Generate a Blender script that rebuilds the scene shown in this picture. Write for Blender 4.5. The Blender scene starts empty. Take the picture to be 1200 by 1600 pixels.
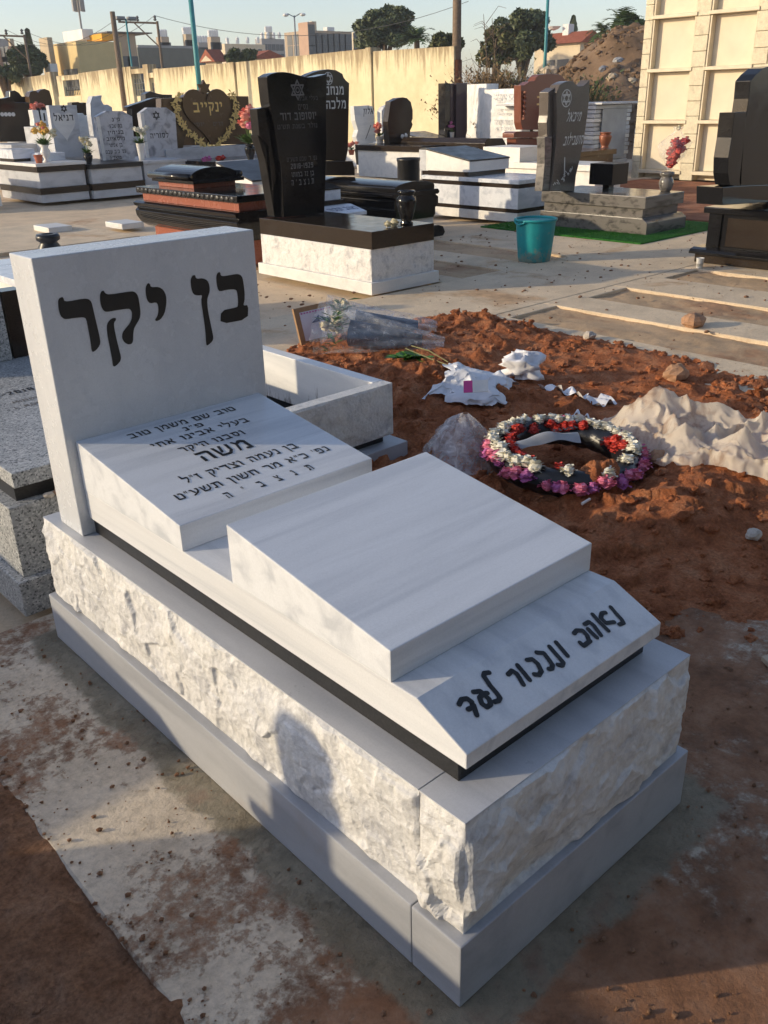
import bpy, bmesh, math, random
import numpy as np
from mathutils import Vector, Matrix
from mathutils.geometry import tessellate_polygon

# ------------------------------------------------------------------ camera, sky, sun, exposure
scn = bpy.context.scene
COL = scn.collection
R = math.radians
CAM = Vector((-0.9667, -0.8771, 1.8034))
RIGHT = Vector((0.73848, -0.673861, -0.023632))
UP = Vector((0.300024, 0.297003, 0.906518))
FWD = Vector((0.603848, 0.676536, -0.421506))
FPX = 1385.3
cam = bpy.data.cameras.new("camera")
cam.sensor_fit = 'VERTICAL'
cam.sensor_height = 32.0
cam.lens = 32.0 * FPX / 1600.0
cam.clip_start = 0.05
cam.clip_end = 3000
camo = bpy.data.objects.new("camera", cam)
COL.objects.link(camo)
camo.matrix_world = Matrix(((RIGHT.x, UP.x, -FWD.x, CAM.x), (RIGHT.y, UP.y, -FWD.y, CAM.y), (RIGHT.z, UP.z, -FWD.z, CAM.z), (0, 0, 0, 1)))
scn.camera = camo

SUN_EL, SUN_AZ = R(14.4), math.atan2(0.566, -0.824)   # direction towards the sun in plan
world = bpy.data.worlds.new("World")
scn.world = world
world.use_nodes = True
wn = world.node_tree.nodes
wl = world.node_tree.links
for n_ in list(wn):
    wn.remove(n_)
sky = wn.new('ShaderNodeTexSky')
sky.sky_type = 'NISHITA'
sky.sun_disc = False
sky.sun_elevation = SUN_EL
sky.sun_rotation = math.pi / 2 - SUN_AZ
sky.air_density = 1.0
sky.dust_density = 0.7
sky.ozone_density = 1.0
hs = wn.new('ShaderNodeHueSaturation')
hs.inputs['Saturation'].default_value = 0.85
bg = wn.new('ShaderNodeBackground')
bg.inputs['Strength'].default_value = 0.15
wo = wn.new('ShaderNodeOutputWorld')
wl.new(sky.outputs[0], hs.inputs['Color'])
wb = wn.new('ShaderNodeMix')
wb.data_type = 'RGBA'; wb.blend_type = 'MULTIPLY'
wb.inputs[0].default_value = 1.0
wb.inputs[7].default_value = (0.975, 0.97, 1.075, 1)
wl.new(hs.outputs[0], wb.inputs[6])
wl.new(wb.outputs[2], bg.inputs['Color'])
wl.new(bg.outputs[0], wo.inputs['Surface'])

sun = bpy.data.lights.new("sun", 'SUN')
sun.energy = 3.0
sun.angle = R(0.9)
sun.color = (1.0, 0.82, 0.55)
suno = bpy.data.objects.new("sun", sun)
COL.objects.link(suno)
sd = Vector((math.cos(SUN_AZ) * math.cos(SUN_EL), math.sin(SUN_AZ) * math.cos(SUN_EL), math.sin(SUN_EL)))
suno.rotation_euler = sd.to_track_quat('Z', 'Y').to_euler()
suno.location = sd * 60

scn.view_settings.view_transform = 'Standard'
scn.view_settings.look = 'None'
scn.view_settings.exposure = 0.46
scn.view_settings.gamma = 1.0
scn.view_settings.use_curve_mapping = False
scn.render.engine = 'CYCLES'
scn.cycles.max_bounces = 5
scn.cycles.diffuse_bounces = 3
scn.cycles.glossy_bounces = 3
scn.cycles.volume_bounces = 0
scn.cycles.transparent_max_bounces = 8
scn.cycles.use_adaptive_sampling = True
scn.cycles.adaptive_threshold = 0.025

rng = random.Random(7)
nrg = np.random.default_rng(11)

def W(px, py, axis, val):
    """measured point: where the sight line through a photo pixel meets the plane axis=val"""
    d = FWD * FPX + RIGHT * (px - 600) - UP * (py - 800)
    t = (val - CAM[axis]) / d[axis]
    return CAM + d * t

def P_at(px, dist, z=0.0):
    """plan position at a horizontal distance in the direction of a photo column near the horizon"""
    d = FWD * FPX + RIGHT * (px - 600) - UP * (150 - 800)
    h = math.hypot(d.x, d.y)
    return Vector((CAM.x + d.x / h * dist, CAM.y + d.y / h * dist, z))

# ------------------------------------------------------------------ numpy noise
def _hash(ix, iy, s):
    h = (ix * 374761393 + iy * 668265263 + s * 1442695041) & 0xffffffff
    h = ((h ^ (h >> 13)) * 1274126177) & 0xffffffff
    return ((h ^ (h >> 16)) & 0xffffff) / float(0xffffff)

def vnoise(x, y, s=0):
    x = np.asarray(x, float); y = np.asarray(y, float)
    ix = np.floor(x).astype(np.int64); iy = np.floor(y).astype(np.int64)
    fx = x - ix; fy = y - iy
    fx = fx * fx * (3 - 2 * fx); fy = fy * fy * (3 - 2 * fy)
    a = _hash(ix, iy, s); b = _hash(ix + 1, iy, s); c = _hash(ix, iy + 1, s); d = _hash(ix + 1, iy + 1, s)
    return (a * (1 - fx) + b * fx) * (1 - fy) + (c * (1 - fx) + d * fx) * fy

def fbm(x, y, s=0, oct=5, g=0.5):
    r = 0; a = 1; t = 0
    for i in range(oct):
        r = r + a * vnoise(x * 2 ** i + 17.3 * i, y * 2 ** i - 9.1 * i, s + i); t += a; a *= g
    return r / t

def facets(x, y, s=0):
    """chipped planes: every random cell gets its own tilt"""
    x = np.asarray(x, float); y = np.asarray(y, float)
    ix = np.floor(x).astype(np.int64); iy = np.floor(y).astype(np.int64)
    best = np.full(x.shape, 1e9); val = np.zeros(x.shape)
    for dx in (-1, 0, 1):
        for dy in (-1, 0, 1):
            cx = ix + dx; cy = iy + dy
            qx = cx + _hash(cx, cy, s); qy = cy + _hash(cx, cy, s + 5)
            d = np.hypot(x - qx, y - qy)
            h = _hash(cx, cy, s + 9) + (x - qx) * (_hash(cx, cy, s + 13) - .5) * 1.6 + (y - qy) * (_hash(cx, cy, s + 17) - .5) * 1.6
            m = d < best
            best = np.where(m, d, best); val = np.where(m, h, val)
    return val

# ------------------------------------------------------------------ mesh helpers
def smooth(me, on=True):
    for p in me.polygons:
        p.use_smooth = on

class MB:
    """collects geometry in world coordinates"""
    def __init__(s):
        s.v = []; s.f = []
    def add(s, vs, fs):
        o = len(s.v)
        s.v += [tuple(v) for v in vs]
        s.f += [tuple(i + o for i in f) for f in fs]
        return s
    def box(s, x0, y0, z0, x1, y1, z1):
        return s.add([(x0, y0, z0), (x1, y0, z0), (x1, y1, z0), (x0, y1, z0), (x0, y0, z1), (x1, y0, z1), (x1, y1, z1), (x0, y1, z1)],
                     [(3, 2, 1, 0), (4, 5, 6, 7), (0, 1, 5, 4), (1, 2, 6, 5), (2, 3, 7, 6), (3, 0, 4, 7)])
    def prism(s, prof, a0, a1, axis='y'):
        """polygon profile in (x,z) swept along y, in (y,z) swept along x, or in (x,y) swept along z"""
        n = len(prof)
        def P(p, a):
            return (p[0], a, p[1]) if axis == 'y' else ((a, p[0], p[1]) if axis == 'x' else (p[0], p[1], a))
        vs = [P(p, a0) for p in prof] + [P(p, a1) for p in prof]
        fs = [(i, (i + 1) % n, n + (i + 1) % n, n + i) for i in range(n)] + [tuple(range(n - 1, -1, -1)), tuple(range(n, 2 * n))]
        return s.add(vs, fs)
    def tube(s, pts, r, n=8, cap=True):
        pts = [Vector(p) for p in pts]
        rs = r if isinstance(r, (list, tuple)) else [r] * len(pts)
        vs = []; fs = []
        up = None
        for i, p in enumerate(pts):
            d = (pts[min(i + 1, len(pts) - 1)] - pts[max(i - 1, 0)])
            d = d.normalized() if d.length > 1e-9 else Vector((0, 0, 1))
            a = Vector((0, 0, 1)) if abs(d.z) < .9 else Vector((1, 0, 0))
            if up is not None: a = up
            e1 = d.cross(a).normalized(); e2 = e1.cross(d).normalized(); up = e2
            for k in range(n):
                t = 2 * math.pi * k / n
                vs.append(p + (e1 * math.cos(t) + e2 * math.sin(t)) * rs[i])
        for i in range(len(pts) - 1):
            for k in range(n):
                k2 = (k + 1) % n
                fs.append((i * n + k, i * n + k2, (i + 1) * n + k2, (i + 1) * n + k))
        if cap:
            fs.append(tuple(range(n - 1, -1, -1))); fs.append(tuple((len(pts) - 1) * n + k for k in range(n)))
        return s.add(vs, fs)
    def lathe(s, prof, c, n=24):
        """prof: (r,z) from bottom to top, about the vertical through c"""
        vs = []; fs = []
        for (r, z) in prof:
            for k in range(n):
                t = 2 * math.pi * k / n
                vs.append((c[0] + r * math.cos(t), c[1] + r * math.sin(t), c[2] + z))
        m = len(prof)
        for i in range(m - 1):
            for k in range(n):
                k2 = (k + 1) % n
                fs.append((i * n + k, i * n + k2, (i + 1) * n + k2, (i + 1) * n + k))
        fs.append(tuple(range(n - 1, -1, -1)))
        fs.append(tuple((m - 1) * n + k for k in range(n)))
        return s.add(vs, fs)
    def blob(s, c, r, sx=1, sy=1, sz=1, seed=0, n=8, m=6, rough=.35):
        rr = random.Random(seed)
        vs = [(c[0], c[1], c[2] - r * sz)]; fs = []
        for i in range(1, m):
            ph = math.pi * i / m
            for k in range(n):
                t = 2 * math.pi * k / n
                q = r * (1 + rr.uniform(-rough, rough))
                vs.append((c[0] + q * sx * math.sin(ph) * math.cos(t), c[1] + q * sy * math.sin(ph) * math.sin(t), c[2] - q * sz * math.cos(ph)))
        vs.append((c[0], c[1], c[2] + r * sz))
        top = len(vs) - 1
        for k in range(n):
            k2 = (k + 1) % n
            fs.append((0, 1 + k2, 1 + k))
            for i in range(m - 2):
                fs.append((1 + i * n + k, 1 + i * n + k2, 1 + (i + 1) * n + k2, 1 + (i + 1) * n + k))
            fs.append((1 + (m - 2) * n + k, 1 + (m - 2) * n + k2, top))
        return s.add(vs, fs)
    def grid(s, Pts):
        """Pts: array (m,n,3)"""
        m, n = Pts.shape[:2]
        o = len(s.v)
        s.v += [tuple(map(float, q)) for q in Pts.reshape(-1, 3)]
        for i in range(m - 1):
            b = o + i * n
            s.f += [(b + j, b + j + 1, b + n + j + 1, b + n + j) for j in range(n - 1)]
        return s

ORG = {}
def obj(name, g, m, parent=None, sm=False, bevel=0.0, seg=2, loc=None):
    """link a mesh object; geometry is in world coordinates, the origin goes to loc or to the parent's base"""
    me = bpy.data.meshes.new(name)
    if isinstance(g, MB):
        me.from_pydata(g.v, [], g.f)
        me.validate()
    else:
        me = g
    o = bpy.data.objects.new(name, me)
    COL.objects.link(o)
    if bevel > 0:
        bm = bmesh.new(); bm.from_mesh(me)
        bmesh.ops.remove_doubles(bm, verts=bm.verts, dist=1e-5)
        bmesh.ops.recalc_face_normals(bm, faces=bm.faces)
        es = [e for e in bm.edges if len(e.link_faces) == 2 and e.calc_face_angle(0) > 0.5]
        bmesh.ops.bevel(bm, geom=es, offset=bevel, segments=seg, affect='EDGES', profile=0.6, clamp_overlap=True)
        bm.to_mesh(me); bm.free()
    base = Vector(loc) if loc is not None else (ORG[parent.name] if parent is not None else Vector((0, 0, 0)))
    if base.length > 0:
        me.transform(Matrix.Translation(-base))
    if parent is not None:
        o.parent = parent
        o.location = base - ORG[parent.name]
    else:
        o.location = base
    ORG[o.name] = base
    if m is not None:
        me.materials.append(m)
    if sm:
        smooth(me)
    return o

def thing(name, label, cat, loc, group=None):
    o = bpy.data.objects.new(name, None)
    o.empty_display_size = .1
    COL.objects.link(o)
    o.location = loc
    ORG[o.name] = Vector(loc)
    return tag(o, label, cat, group)

def tag(o, label=None, cat=None, group=None, kind=None):
    if label: o["label"] = label
    if cat: o["category"] = cat
    if group: o["group"] = group
    if kind: o["kind"] = kind
    return o

def bxo(name, m, parent, x0, y0, z0, x1, y1, z1, bevel=.004, seg=1):
    return obj(name, MB().box(x0, y0, z0, x1, y1, z1), m, parent, bevel=bevel, seg=seg)

# ------------------------------------------------------------------ materials
def newmat(name):
    m = bpy.data.materials.new(name)
    m.use_nodes = True
    nt = m.node_tree
    b = nt.nodes['Principled BSDF']
    return m, nt, b

def coords(nt, kind='Object', scale=(1, 1, 1), rot=(0, 0, 0), loc=(0, 0, 0)):
    if kind == 'World':
        g = nt.nodes.new('ShaderNodeNewGeometry'); out = g.outputs['Position']
    else:
        t = nt.nodes.new('ShaderNodeTexCoord'); out = t.outputs[kind]
    mp = nt.nodes.new('ShaderNodeMapping')
    mp.inputs['Scale'].default_value = scale
    mp.inputs['Rotation'].default_value = rot
    mp.inputs['Location'].default_value = loc
    nt.links.new(out, mp.inputs['Vector'])
    return mp.outputs[0]

def noise(nt, vec, scale, detail=6, rough=.55, dist=0.0):
    n = nt.nodes.new('ShaderNodeTexNoise')
    n.inputs['Scale'].default_value = scale
    n.inputs['Detail'].default_value = detail
    n.inputs['Roughness'].default_value = rough
    n.inputs['Distortion'].default_value = dist
    nt.links.new(vec, n.inputs['Vector'])
    return n.outputs['Fac']

def ramp(nt, fac, stops):
    r = nt.nodes.new('ShaderNodeValToRGB')
    el = r.color_ramp.elements
    while len(el) < len(stops):
        el.new(.5)
    for e, (p, c) in zip(el, stops):
        e.position = p
        e.color = (c[0], c[1], c[2], 1) if isinstance(c, (tuple, list)) else (c, c, c, 1)
    nt.links.new(fac, r.inputs['Fac'])
    return r.outputs['Color']

def mix(nt, fac, a, b, mode='MIX'):
    m = nt.nodes.new('ShaderNodeMix')
    m.data_type = 'RGBA'; m.blend_type = mode
    for s_, v in ((0, fac), (6, a), (7, b)):
        if hasattr(v, 'links') or isinstance(v, bpy.types.NodeSocket):
            nt.links.new(v, m.inputs[s_])
        elif s_ == 0:
            m.inputs[0].default_value = v
        else:
            m.inputs[s_].default_value = (v[0], v[1], v[2], 1)
    return m.outputs[2]

def bump(nt, b, h, strength=.3, dist=.01, prev=None):
    n = nt.nodes.new('ShaderNodeBump')
    n.inputs['Strength'].default_value = strength
    n.inputs['Distance'].default_value = dist
    nt.links.new(h, n.inputs['Height'])
    if prev is not None:
        nt.links.new(prev, n.inputs['Normal'])
    nt.links.new(n.outputs[0], b.inputs['Normal'])
    return n.outputs[0]

def m_plain(name, c, rough=.5, spec=.5, var=.12, scale=6., bmp=0.0, metal=0.0, sub=0.0, bscale=None):
    m, nt, b = newmat(name)
    v = coords(nt)
    f = noise(nt, v, scale)
    c1 = tuple(x * (1 - var) for x in c); c2 = tuple(min(1, x * (1 + var)) for x in c)
    nt.links.new(ramp(nt, f, [(.3, c1), (.7, c2)]), b.inputs['Base Color'])
    b.inputs['Roughness'].default_value = rough
    b.inputs['Specular IOR Level'].default_value = spec
    b.inputs['Metallic'].default_value = metal
    if bmp: bump(nt, b, noise(nt, v, bscale or scale * 4), bmp, .01)
    if sub:
        b.inputs['Subsurface Weight'].default_value = sub
        b.inputs['Subsurface Radius'].default_value = (.02, .018, .015)
    return m

def m_marble(name, base, vein, scale=(1.1, 7, 9), rot=(0, 0, 0), rough=.3, streak=.55, dirt=None, detail=5):
    m, nt, b = newmat(name)
    v = coords(nt, scale=scale, rot=rot)
    f = noise(nt, v, 1.6, detail, .5, .5)
    col = ramp(nt, f, [(.30, tuple(x * streak + y * (1 - streak) for x, y in zip(vein, base))), (.5, base), (.62, tuple(min(1, x * 1.05) for x in base)), (.8, tuple(x * .93 for x in base))])
    f2 = noise(nt, v, 4.5, 6, .65, 1.2)
    thin = ramp(nt, f2, [(.485, (1, 1, 1)), (.5, (.78, .79, .81)), (.515, (1, 1, 1))])
    col = mix(nt, .22, col, mix(nt, 1.0, col, thin, 'MULTIPLY'))
    gr = noise(nt, coords(nt), 190, 2, .5)
    col = mix(nt, .12, col, ramp(nt, gr, [(.3, .45), (.7, 1.0)]), 'MULTIPLY')
    if dirt is not None:
        w = noise(nt, coords(nt, loc=(3, 1, 2)), 3.2, 7, .7)
        col = mix(nt, ramp(nt, w, [(.56, 0.), (.74, .75)]), col, dirt)
    nt.links.new(col, b.inputs['Base Color'])
    rr = noise(nt, coords(nt), 9, 5, .6)
    nt.links.new(ramp(nt, rr, [(.3, rough * .8), (.7, rough * 1.35)]), b.inputs['Roughness'])
    bump(nt, b, gr, .02, .002)
    return m

def m_rough(name, base, dark, scale=14., warm=None):
    m, nt, b = newmat(name)
    v = coords(nt)
    f = noise(nt, v, scale, 8, .65, .4)
    col = ramp(nt, f, [(.3, dark), (.47, base), (.62, tuple(min(1, x * 1.08) for x in base)), (.75, tuple(x * .88 for x in base))])
    if warm is not None:
        f3 = noise(nt, v, 5, 5, .6)
        col = mix(nt, ramp(nt, f3, [(.45, 0.), (.7, .55)]), col, warm)
    f2 = noise(nt, v, scale * 5, 6, .7)
    col = mix(nt, .5, col, ramp(nt, f2, [(.25, .55), (.6, 1.)]), 'MULTIPLY')
    nt.links.new(col, b.inputs['Base Color'])
    b.inputs['Roughness'].default_value = .72
    st = noise(nt, coords(nt, scale=(5, 5, .8)), scale * 1.2, 6, .6)
    n1 = bump(nt, b, f2, .35, .008)
    n1 = bump(nt, b, st, .15, .012, n1)
    vo = nt.nodes.new('ShaderNodeTexVoronoi'); vo.inputs['Scale'].default_value = scale * 4.5
    nt.links.new(v, vo.inputs['Vector'])
    n1 = bump(nt, b, vo.outputs['Distance'], .25, .008, n1)
    bump(nt, b, noise(nt, v, scale * 2.2, 8, .7), .45, .02, n1)
    return m

def m_polish(name, c, c2=None, scale=160., rough=.06, var=.5, spec=.36):
    """polished granite: fine grain under a mirror finish"""
    m, nt, b = newmat(name)
    v = coords(nt)
    f = noise(nt, v, scale, 3, .6)
    c2 = c2 or tuple(x * (1 + var) + .004 for x in c)
    col = ramp(nt, f, [(.38, c), (.62, c2)])
    big = noise(nt, v, 3., 4)
    col = mix(nt, .35, col, ramp(nt, big, [(.3, .75), (.7, 1.)]), 'MULTIPLY')
    nt.links.new(col, b.inputs['Base Color'])
    d = noise(nt, v, 5, 7, .65)
    nt.links.new(ramp(nt, d, [(.35, rough), (.75, rough + .16)]), b.inputs['Roughness'])
    b.inputs['Specular IOR Level'].default_value = spec
    return m

def m_granite(name, a, bcol, c, scale=120., rough=.4):
    m, nt, b = newmat(name)
    v = coords(nt)
    vo = nt.nodes.new('ShaderNodeTexVoronoi')
    vo.inputs['Scale'].default_value = scale
    nt.links.new(v, vo.inputs['Vector'])
    sep = nt.nodes.new('ShaderNodeSeparateColor')
    nt.links.new(vo.outputs['Color'], sep.inputs[0])
    col = ramp(nt, sep.outputs[0], [(0., a), (.33, bcol), (.72, bcol), (.9, c)])
    nt.nodes[-1]
    f = noise(nt, v, 7, 6)
    col = mix(nt, .5, col, ramp(nt, f, [(.3, .7), (.7, 1.)]), 'MULTIPLY')
    nt.links.new(col, b.inputs['Base Color'])
    b.inputs['Roughness'].default_value = rough
    return m

def m_film(name, tint=(.9, .92, .95), alpha=.35, rough=.15):
    """thin clear plastic: mostly see-through, shiny on the folds"""
    m, nt, b = newmat(name)
    v = coords(nt)
    b.inputs['Base Color'].default_value = (*tint, 1)
    b.inputs['Roughness'].default_value = rough
    b.inputs['Specular IOR Level'].default_value = .8
    f = noise(nt, v, 18, 5, .6, .8)
    nt.links.new(ramp(nt, f, [(.35, alpha * .35), (.6, alpha), (.75, min(1, alpha * 2.2))]), b.inputs['Alpha'])
    bump(nt, b, noise(nt, v, 26, 4, .6, 1.), .6, .02)
    return m

def m_leaf(name, a, b_, rough=.55):
    m, nt, b = newmat(name)
    f = noise(nt, coords(nt), 1.4, 4)
    oi = nt.nodes.new('ShaderNodeNewGeometry')
    r = nt.nodes.new('ShaderNodeMath'); r.operation = 'ADD'
    nt.links.new(oi.outputs['Random Per Island'], r.inputs[0]); nt.links.new(f, r.inputs[1])
    h = nt.nodes.new('ShaderNodeMath'); h.operation = 'MULTIPLY'; h.inputs[1].default_value = .5
    nt.links.new(r.outputs[0], h.inputs[0])
    nt.links.new(ramp(nt, h.outputs[0], [(.2, a), (.8, b_)]), b.inputs['Base Color'])
    b.inputs['Roughness'].default_value = rough
    b.inputs['Specular IOR Level'].default_value = .25
    return m

WM = (.74, .735, .72)
M = {}
M['marble'] = m_marble('hero_marble', (.69, .705, .725), (.39, .415, .46), scale=(.55, 7, 9), rot=(0, 0, R(9)), rough=.2)
M['marble_long'] = m_marble('marble_streaked_along', (.66, .665, .67), (.40, .42, .455), scale=(9, .5, 12), rough=.2)
M['marble_head'] = m_marble('marble_headstone', (.57, .585, .605), (.44, .46, .495), scale=(2.0, 5, .6), streak=.4, rough=.24, detail=3)
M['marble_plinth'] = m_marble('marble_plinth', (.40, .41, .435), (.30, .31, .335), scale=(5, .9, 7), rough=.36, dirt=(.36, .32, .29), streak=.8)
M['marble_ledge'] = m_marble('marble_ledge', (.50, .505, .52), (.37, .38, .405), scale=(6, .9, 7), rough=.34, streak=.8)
M['marble_blue'] = m_marble('marble_blue_veined', (.70, .72, .76), (.36, .40, .47), scale=(1.6, 5, 6), rough=.22)
M['white_marble'] = m_marble('white_marble', (.72, .705, .67), (.55, .55, .55), scale=(1.2, 4, 5), rough=.35, dirt=(.62, .55, .46))
M['grey_marble'] = m_marble('grey_marble', (.52, .53, .55), (.3, .31, .33), scale=(2, 2, 4), rough=.35)
M['cloud_marble'] = m_marble('cloud_marble', (.50, .505, .53), (.16, .165, .19), scale=(3.5, 3.5, 3.5), rough=.3, streak=.9)
M['rough_marble'] = m_rough('hewn_marble', (.67, .66, .645), (.42, .42, .44), 13., (.76, .73, .66))
M['rough_white'] = m_rough('hewn_white_marble', (.71, .69, .66), (.42, .42, .43), 10.)
M['black'] = m_polish('black_granite', (.006, .006, .007), (.017, .016, .016), 220., .05)
M['black_matt'] = m_polish('black_stone_strip', (.014, .014, .015), (.025, .025, .026), 120., .28)
M['brownblack'] = m_polish('brown_black_granite', (.018, .013, .010), (.040, .028, .020), 140., .10)
M['brown'] = m_polish('brown_granite', (.055, .032, .018), (.10, .058, .030), 120., .16)
M['redbrown'] = m_polish('red_brown_granite', (.16, .055, .035), (.25, .09, .055), 120., .14)
M['purple'] = m_polish('purple_brown_granite', (.045, .030, .035), (.08, .052, .058), 120., .12)
M['red'] = m_polish('red_granite', (.26, .075, .045), (.36, .12, .075), 90., .2)
M['greygranite'] = m_granite('grey_speckled_granite', (.07, .075, .08), (.36, .37, .37), (.55, .55, .54), 150., .45)
M['veingranite'] = m_marble('veined_dark_granite', (.17, .155, .14), (.045, .042, .04), scale=(2.2, 5, 9), rot=(R(30), R(20), 0), rough=.16, streak=1.0)
M['veingranite_head'] = m_polish('taupe_granite', (.085, .070, .060), (.15, .125, .105), 150., .13)
M['paint_black'] = m_plain('black_letter_paint', (.012, .012, .013), .45, .4, .3)
M['paint_blue'] = m_plain('blue_letter_paint', (.04, .05, .13), .5)
M['paint_white'] = m_plain('white_letter_paint', (.62, .61, .58), .6)
M['paint_grey'] = m_plain('grey_letter_etching', (.15, .14, .13), .6)
M['paint_faint'] = m_plain('faint_grey_etching', (.06, .056, .052), .5)
M['paint_gold'] = m_plain('gold_letter_paint', (.72, .50, .16), .45, .5)
M['pebble'] = m_plain('pebble_stone', (.50, .44, .37), .8, .3, .25, 20, .4)
M['redstone'] = m_plain('red_clay_stone', (.42, .24, .14), .9, .2, .3, 14, .5)
# ------------------------------------------------------------------ ground materials
def m_concrete(name, base=(.47, .42, .36), soil=(.20, .085, .045), amount=.5, wet=None, sscale=1.1, soft=.09):
    """dusty concrete with red earth trodden into it"""
    m, nt, b = newmat(name)
    v = coords(nt, 'World')
    f = noise(nt, v, 2.2, 8, .62)
    col = ramp(nt, f, [(.3, tuple(x * .80 for x in base)), (.55, base), (.75, tuple(min(1, x * 1.12) for x in base))])
    g = noise(nt, v, 55, 5, .7)
    col = mix(nt, .4, col, ramp(nt, g, [(.3, .6), (.65, 1.)]), 'MULTIPLY')
    s1 = noise(nt, coords(nt, 'World', loc=(7.3, 2.2, 0)), sscale, 9, .68, .35)
    msk = ramp(nt, s1, [(1 - amount - soft, 0.), (1 - amount, .82), (min(1, 1 - amount + .15), 1.)])
    s2 = noise(nt, coords(nt, 'World', loc=(1.3, 5.2, 0), scale=(1, 1.6, 1)), 9, 8, .72, .6)
    spots = ramp(nt, s2, [(.60, 0.), (.68, .8)])
    sc = ramp(nt, noise(nt, v, 6, 6, .6), [(.3, tuple(x * .55 for x in soil)), (.6, soil), (.8, tuple(x * 1.5 for x in soil))])
    col = mix(nt, spots, col, sc)
    col = mix(nt, msk, col, sc)
    nt.links.new(col, b.inputs['Base Color'])
    b.inputs['Roughness'].default_value = .9 if wet is None else wet
    b.inputs['Specular IOR Level'].default_value = .3
    n1 = bump(nt, b, g, .25, .01)
    bump(nt, b, s2, .5, .02, n1)
    return m

def m_soil(name, a, c, hi, rough=.95, scale=7.):
    m, nt, b = newmat(name)
    v = coords(nt, 'World')
    f = noise(nt, v, scale, 9, .68, .3)
    col = ramp(nt, f, [(.28, a), (.5, c), (.72, hi)])
    f2 = noise(nt, v, 70, 6, .7)
    col = mix(nt, .75, col, ramp(nt, f2, [(.32, .35), (.62, 1.)]), 'MULTIPLY')
    nt.links.new(col, b.inputs['Base Color'])
    b.inputs['Roughness'].default_value = rough
    b.inputs['Specular IOR Level'].default_value = .15
    n1 = bump(nt, b, f2, .7, .02)
    bump(nt, b, noise(nt, v, 24, 8, .7), .7, .05, n1)
    return m

M['sand'] = m_concrete('sandy_earth', (.74, .57, .385), (.58, .35, .20), .34, None, .55)
M['concrete'] = m_concrete('dusty_concrete', (.74, .59, .41), (.56, .36, .20), .36, None, .9)
M['concrete_apron'] = m_concrete('apron_concrete', (.52, .49, .455), (.20, .095, .055), .37, None, 1.7, .05)
M['concrete_dirty'] = m_concrete('earthy_concrete', (.34, .29, .25), (.13, .062, .038), .54, None, 1.3, .14)
def mth(nt, op, a, b=None, c=None):
    n = nt.nodes.new('ShaderNodeMath'); n.operation = op
    for i, v in enumerate((a, b, c)):
        if v is None: continue
        if isinstance(v, (int, float)): n.inputs[i].default_value = v
        else: nt.links.new(v, n.inputs[i])
    return n.outputs[0]
def smap(nt, v, a, b, lo=0., hi=1.):
    n = nt.nodes.new('ShaderNodeMapRange'); n.interpolation_type = 'SMOOTHSTEP'
    for k, x in (('From Min', a), ('From Max', b), ('To Min', lo), ('To Max', hi)): n.inputs[k].default_value = x
    nt.links.new(v, n.inputs['Value']); return n.outputs[0]
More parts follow.
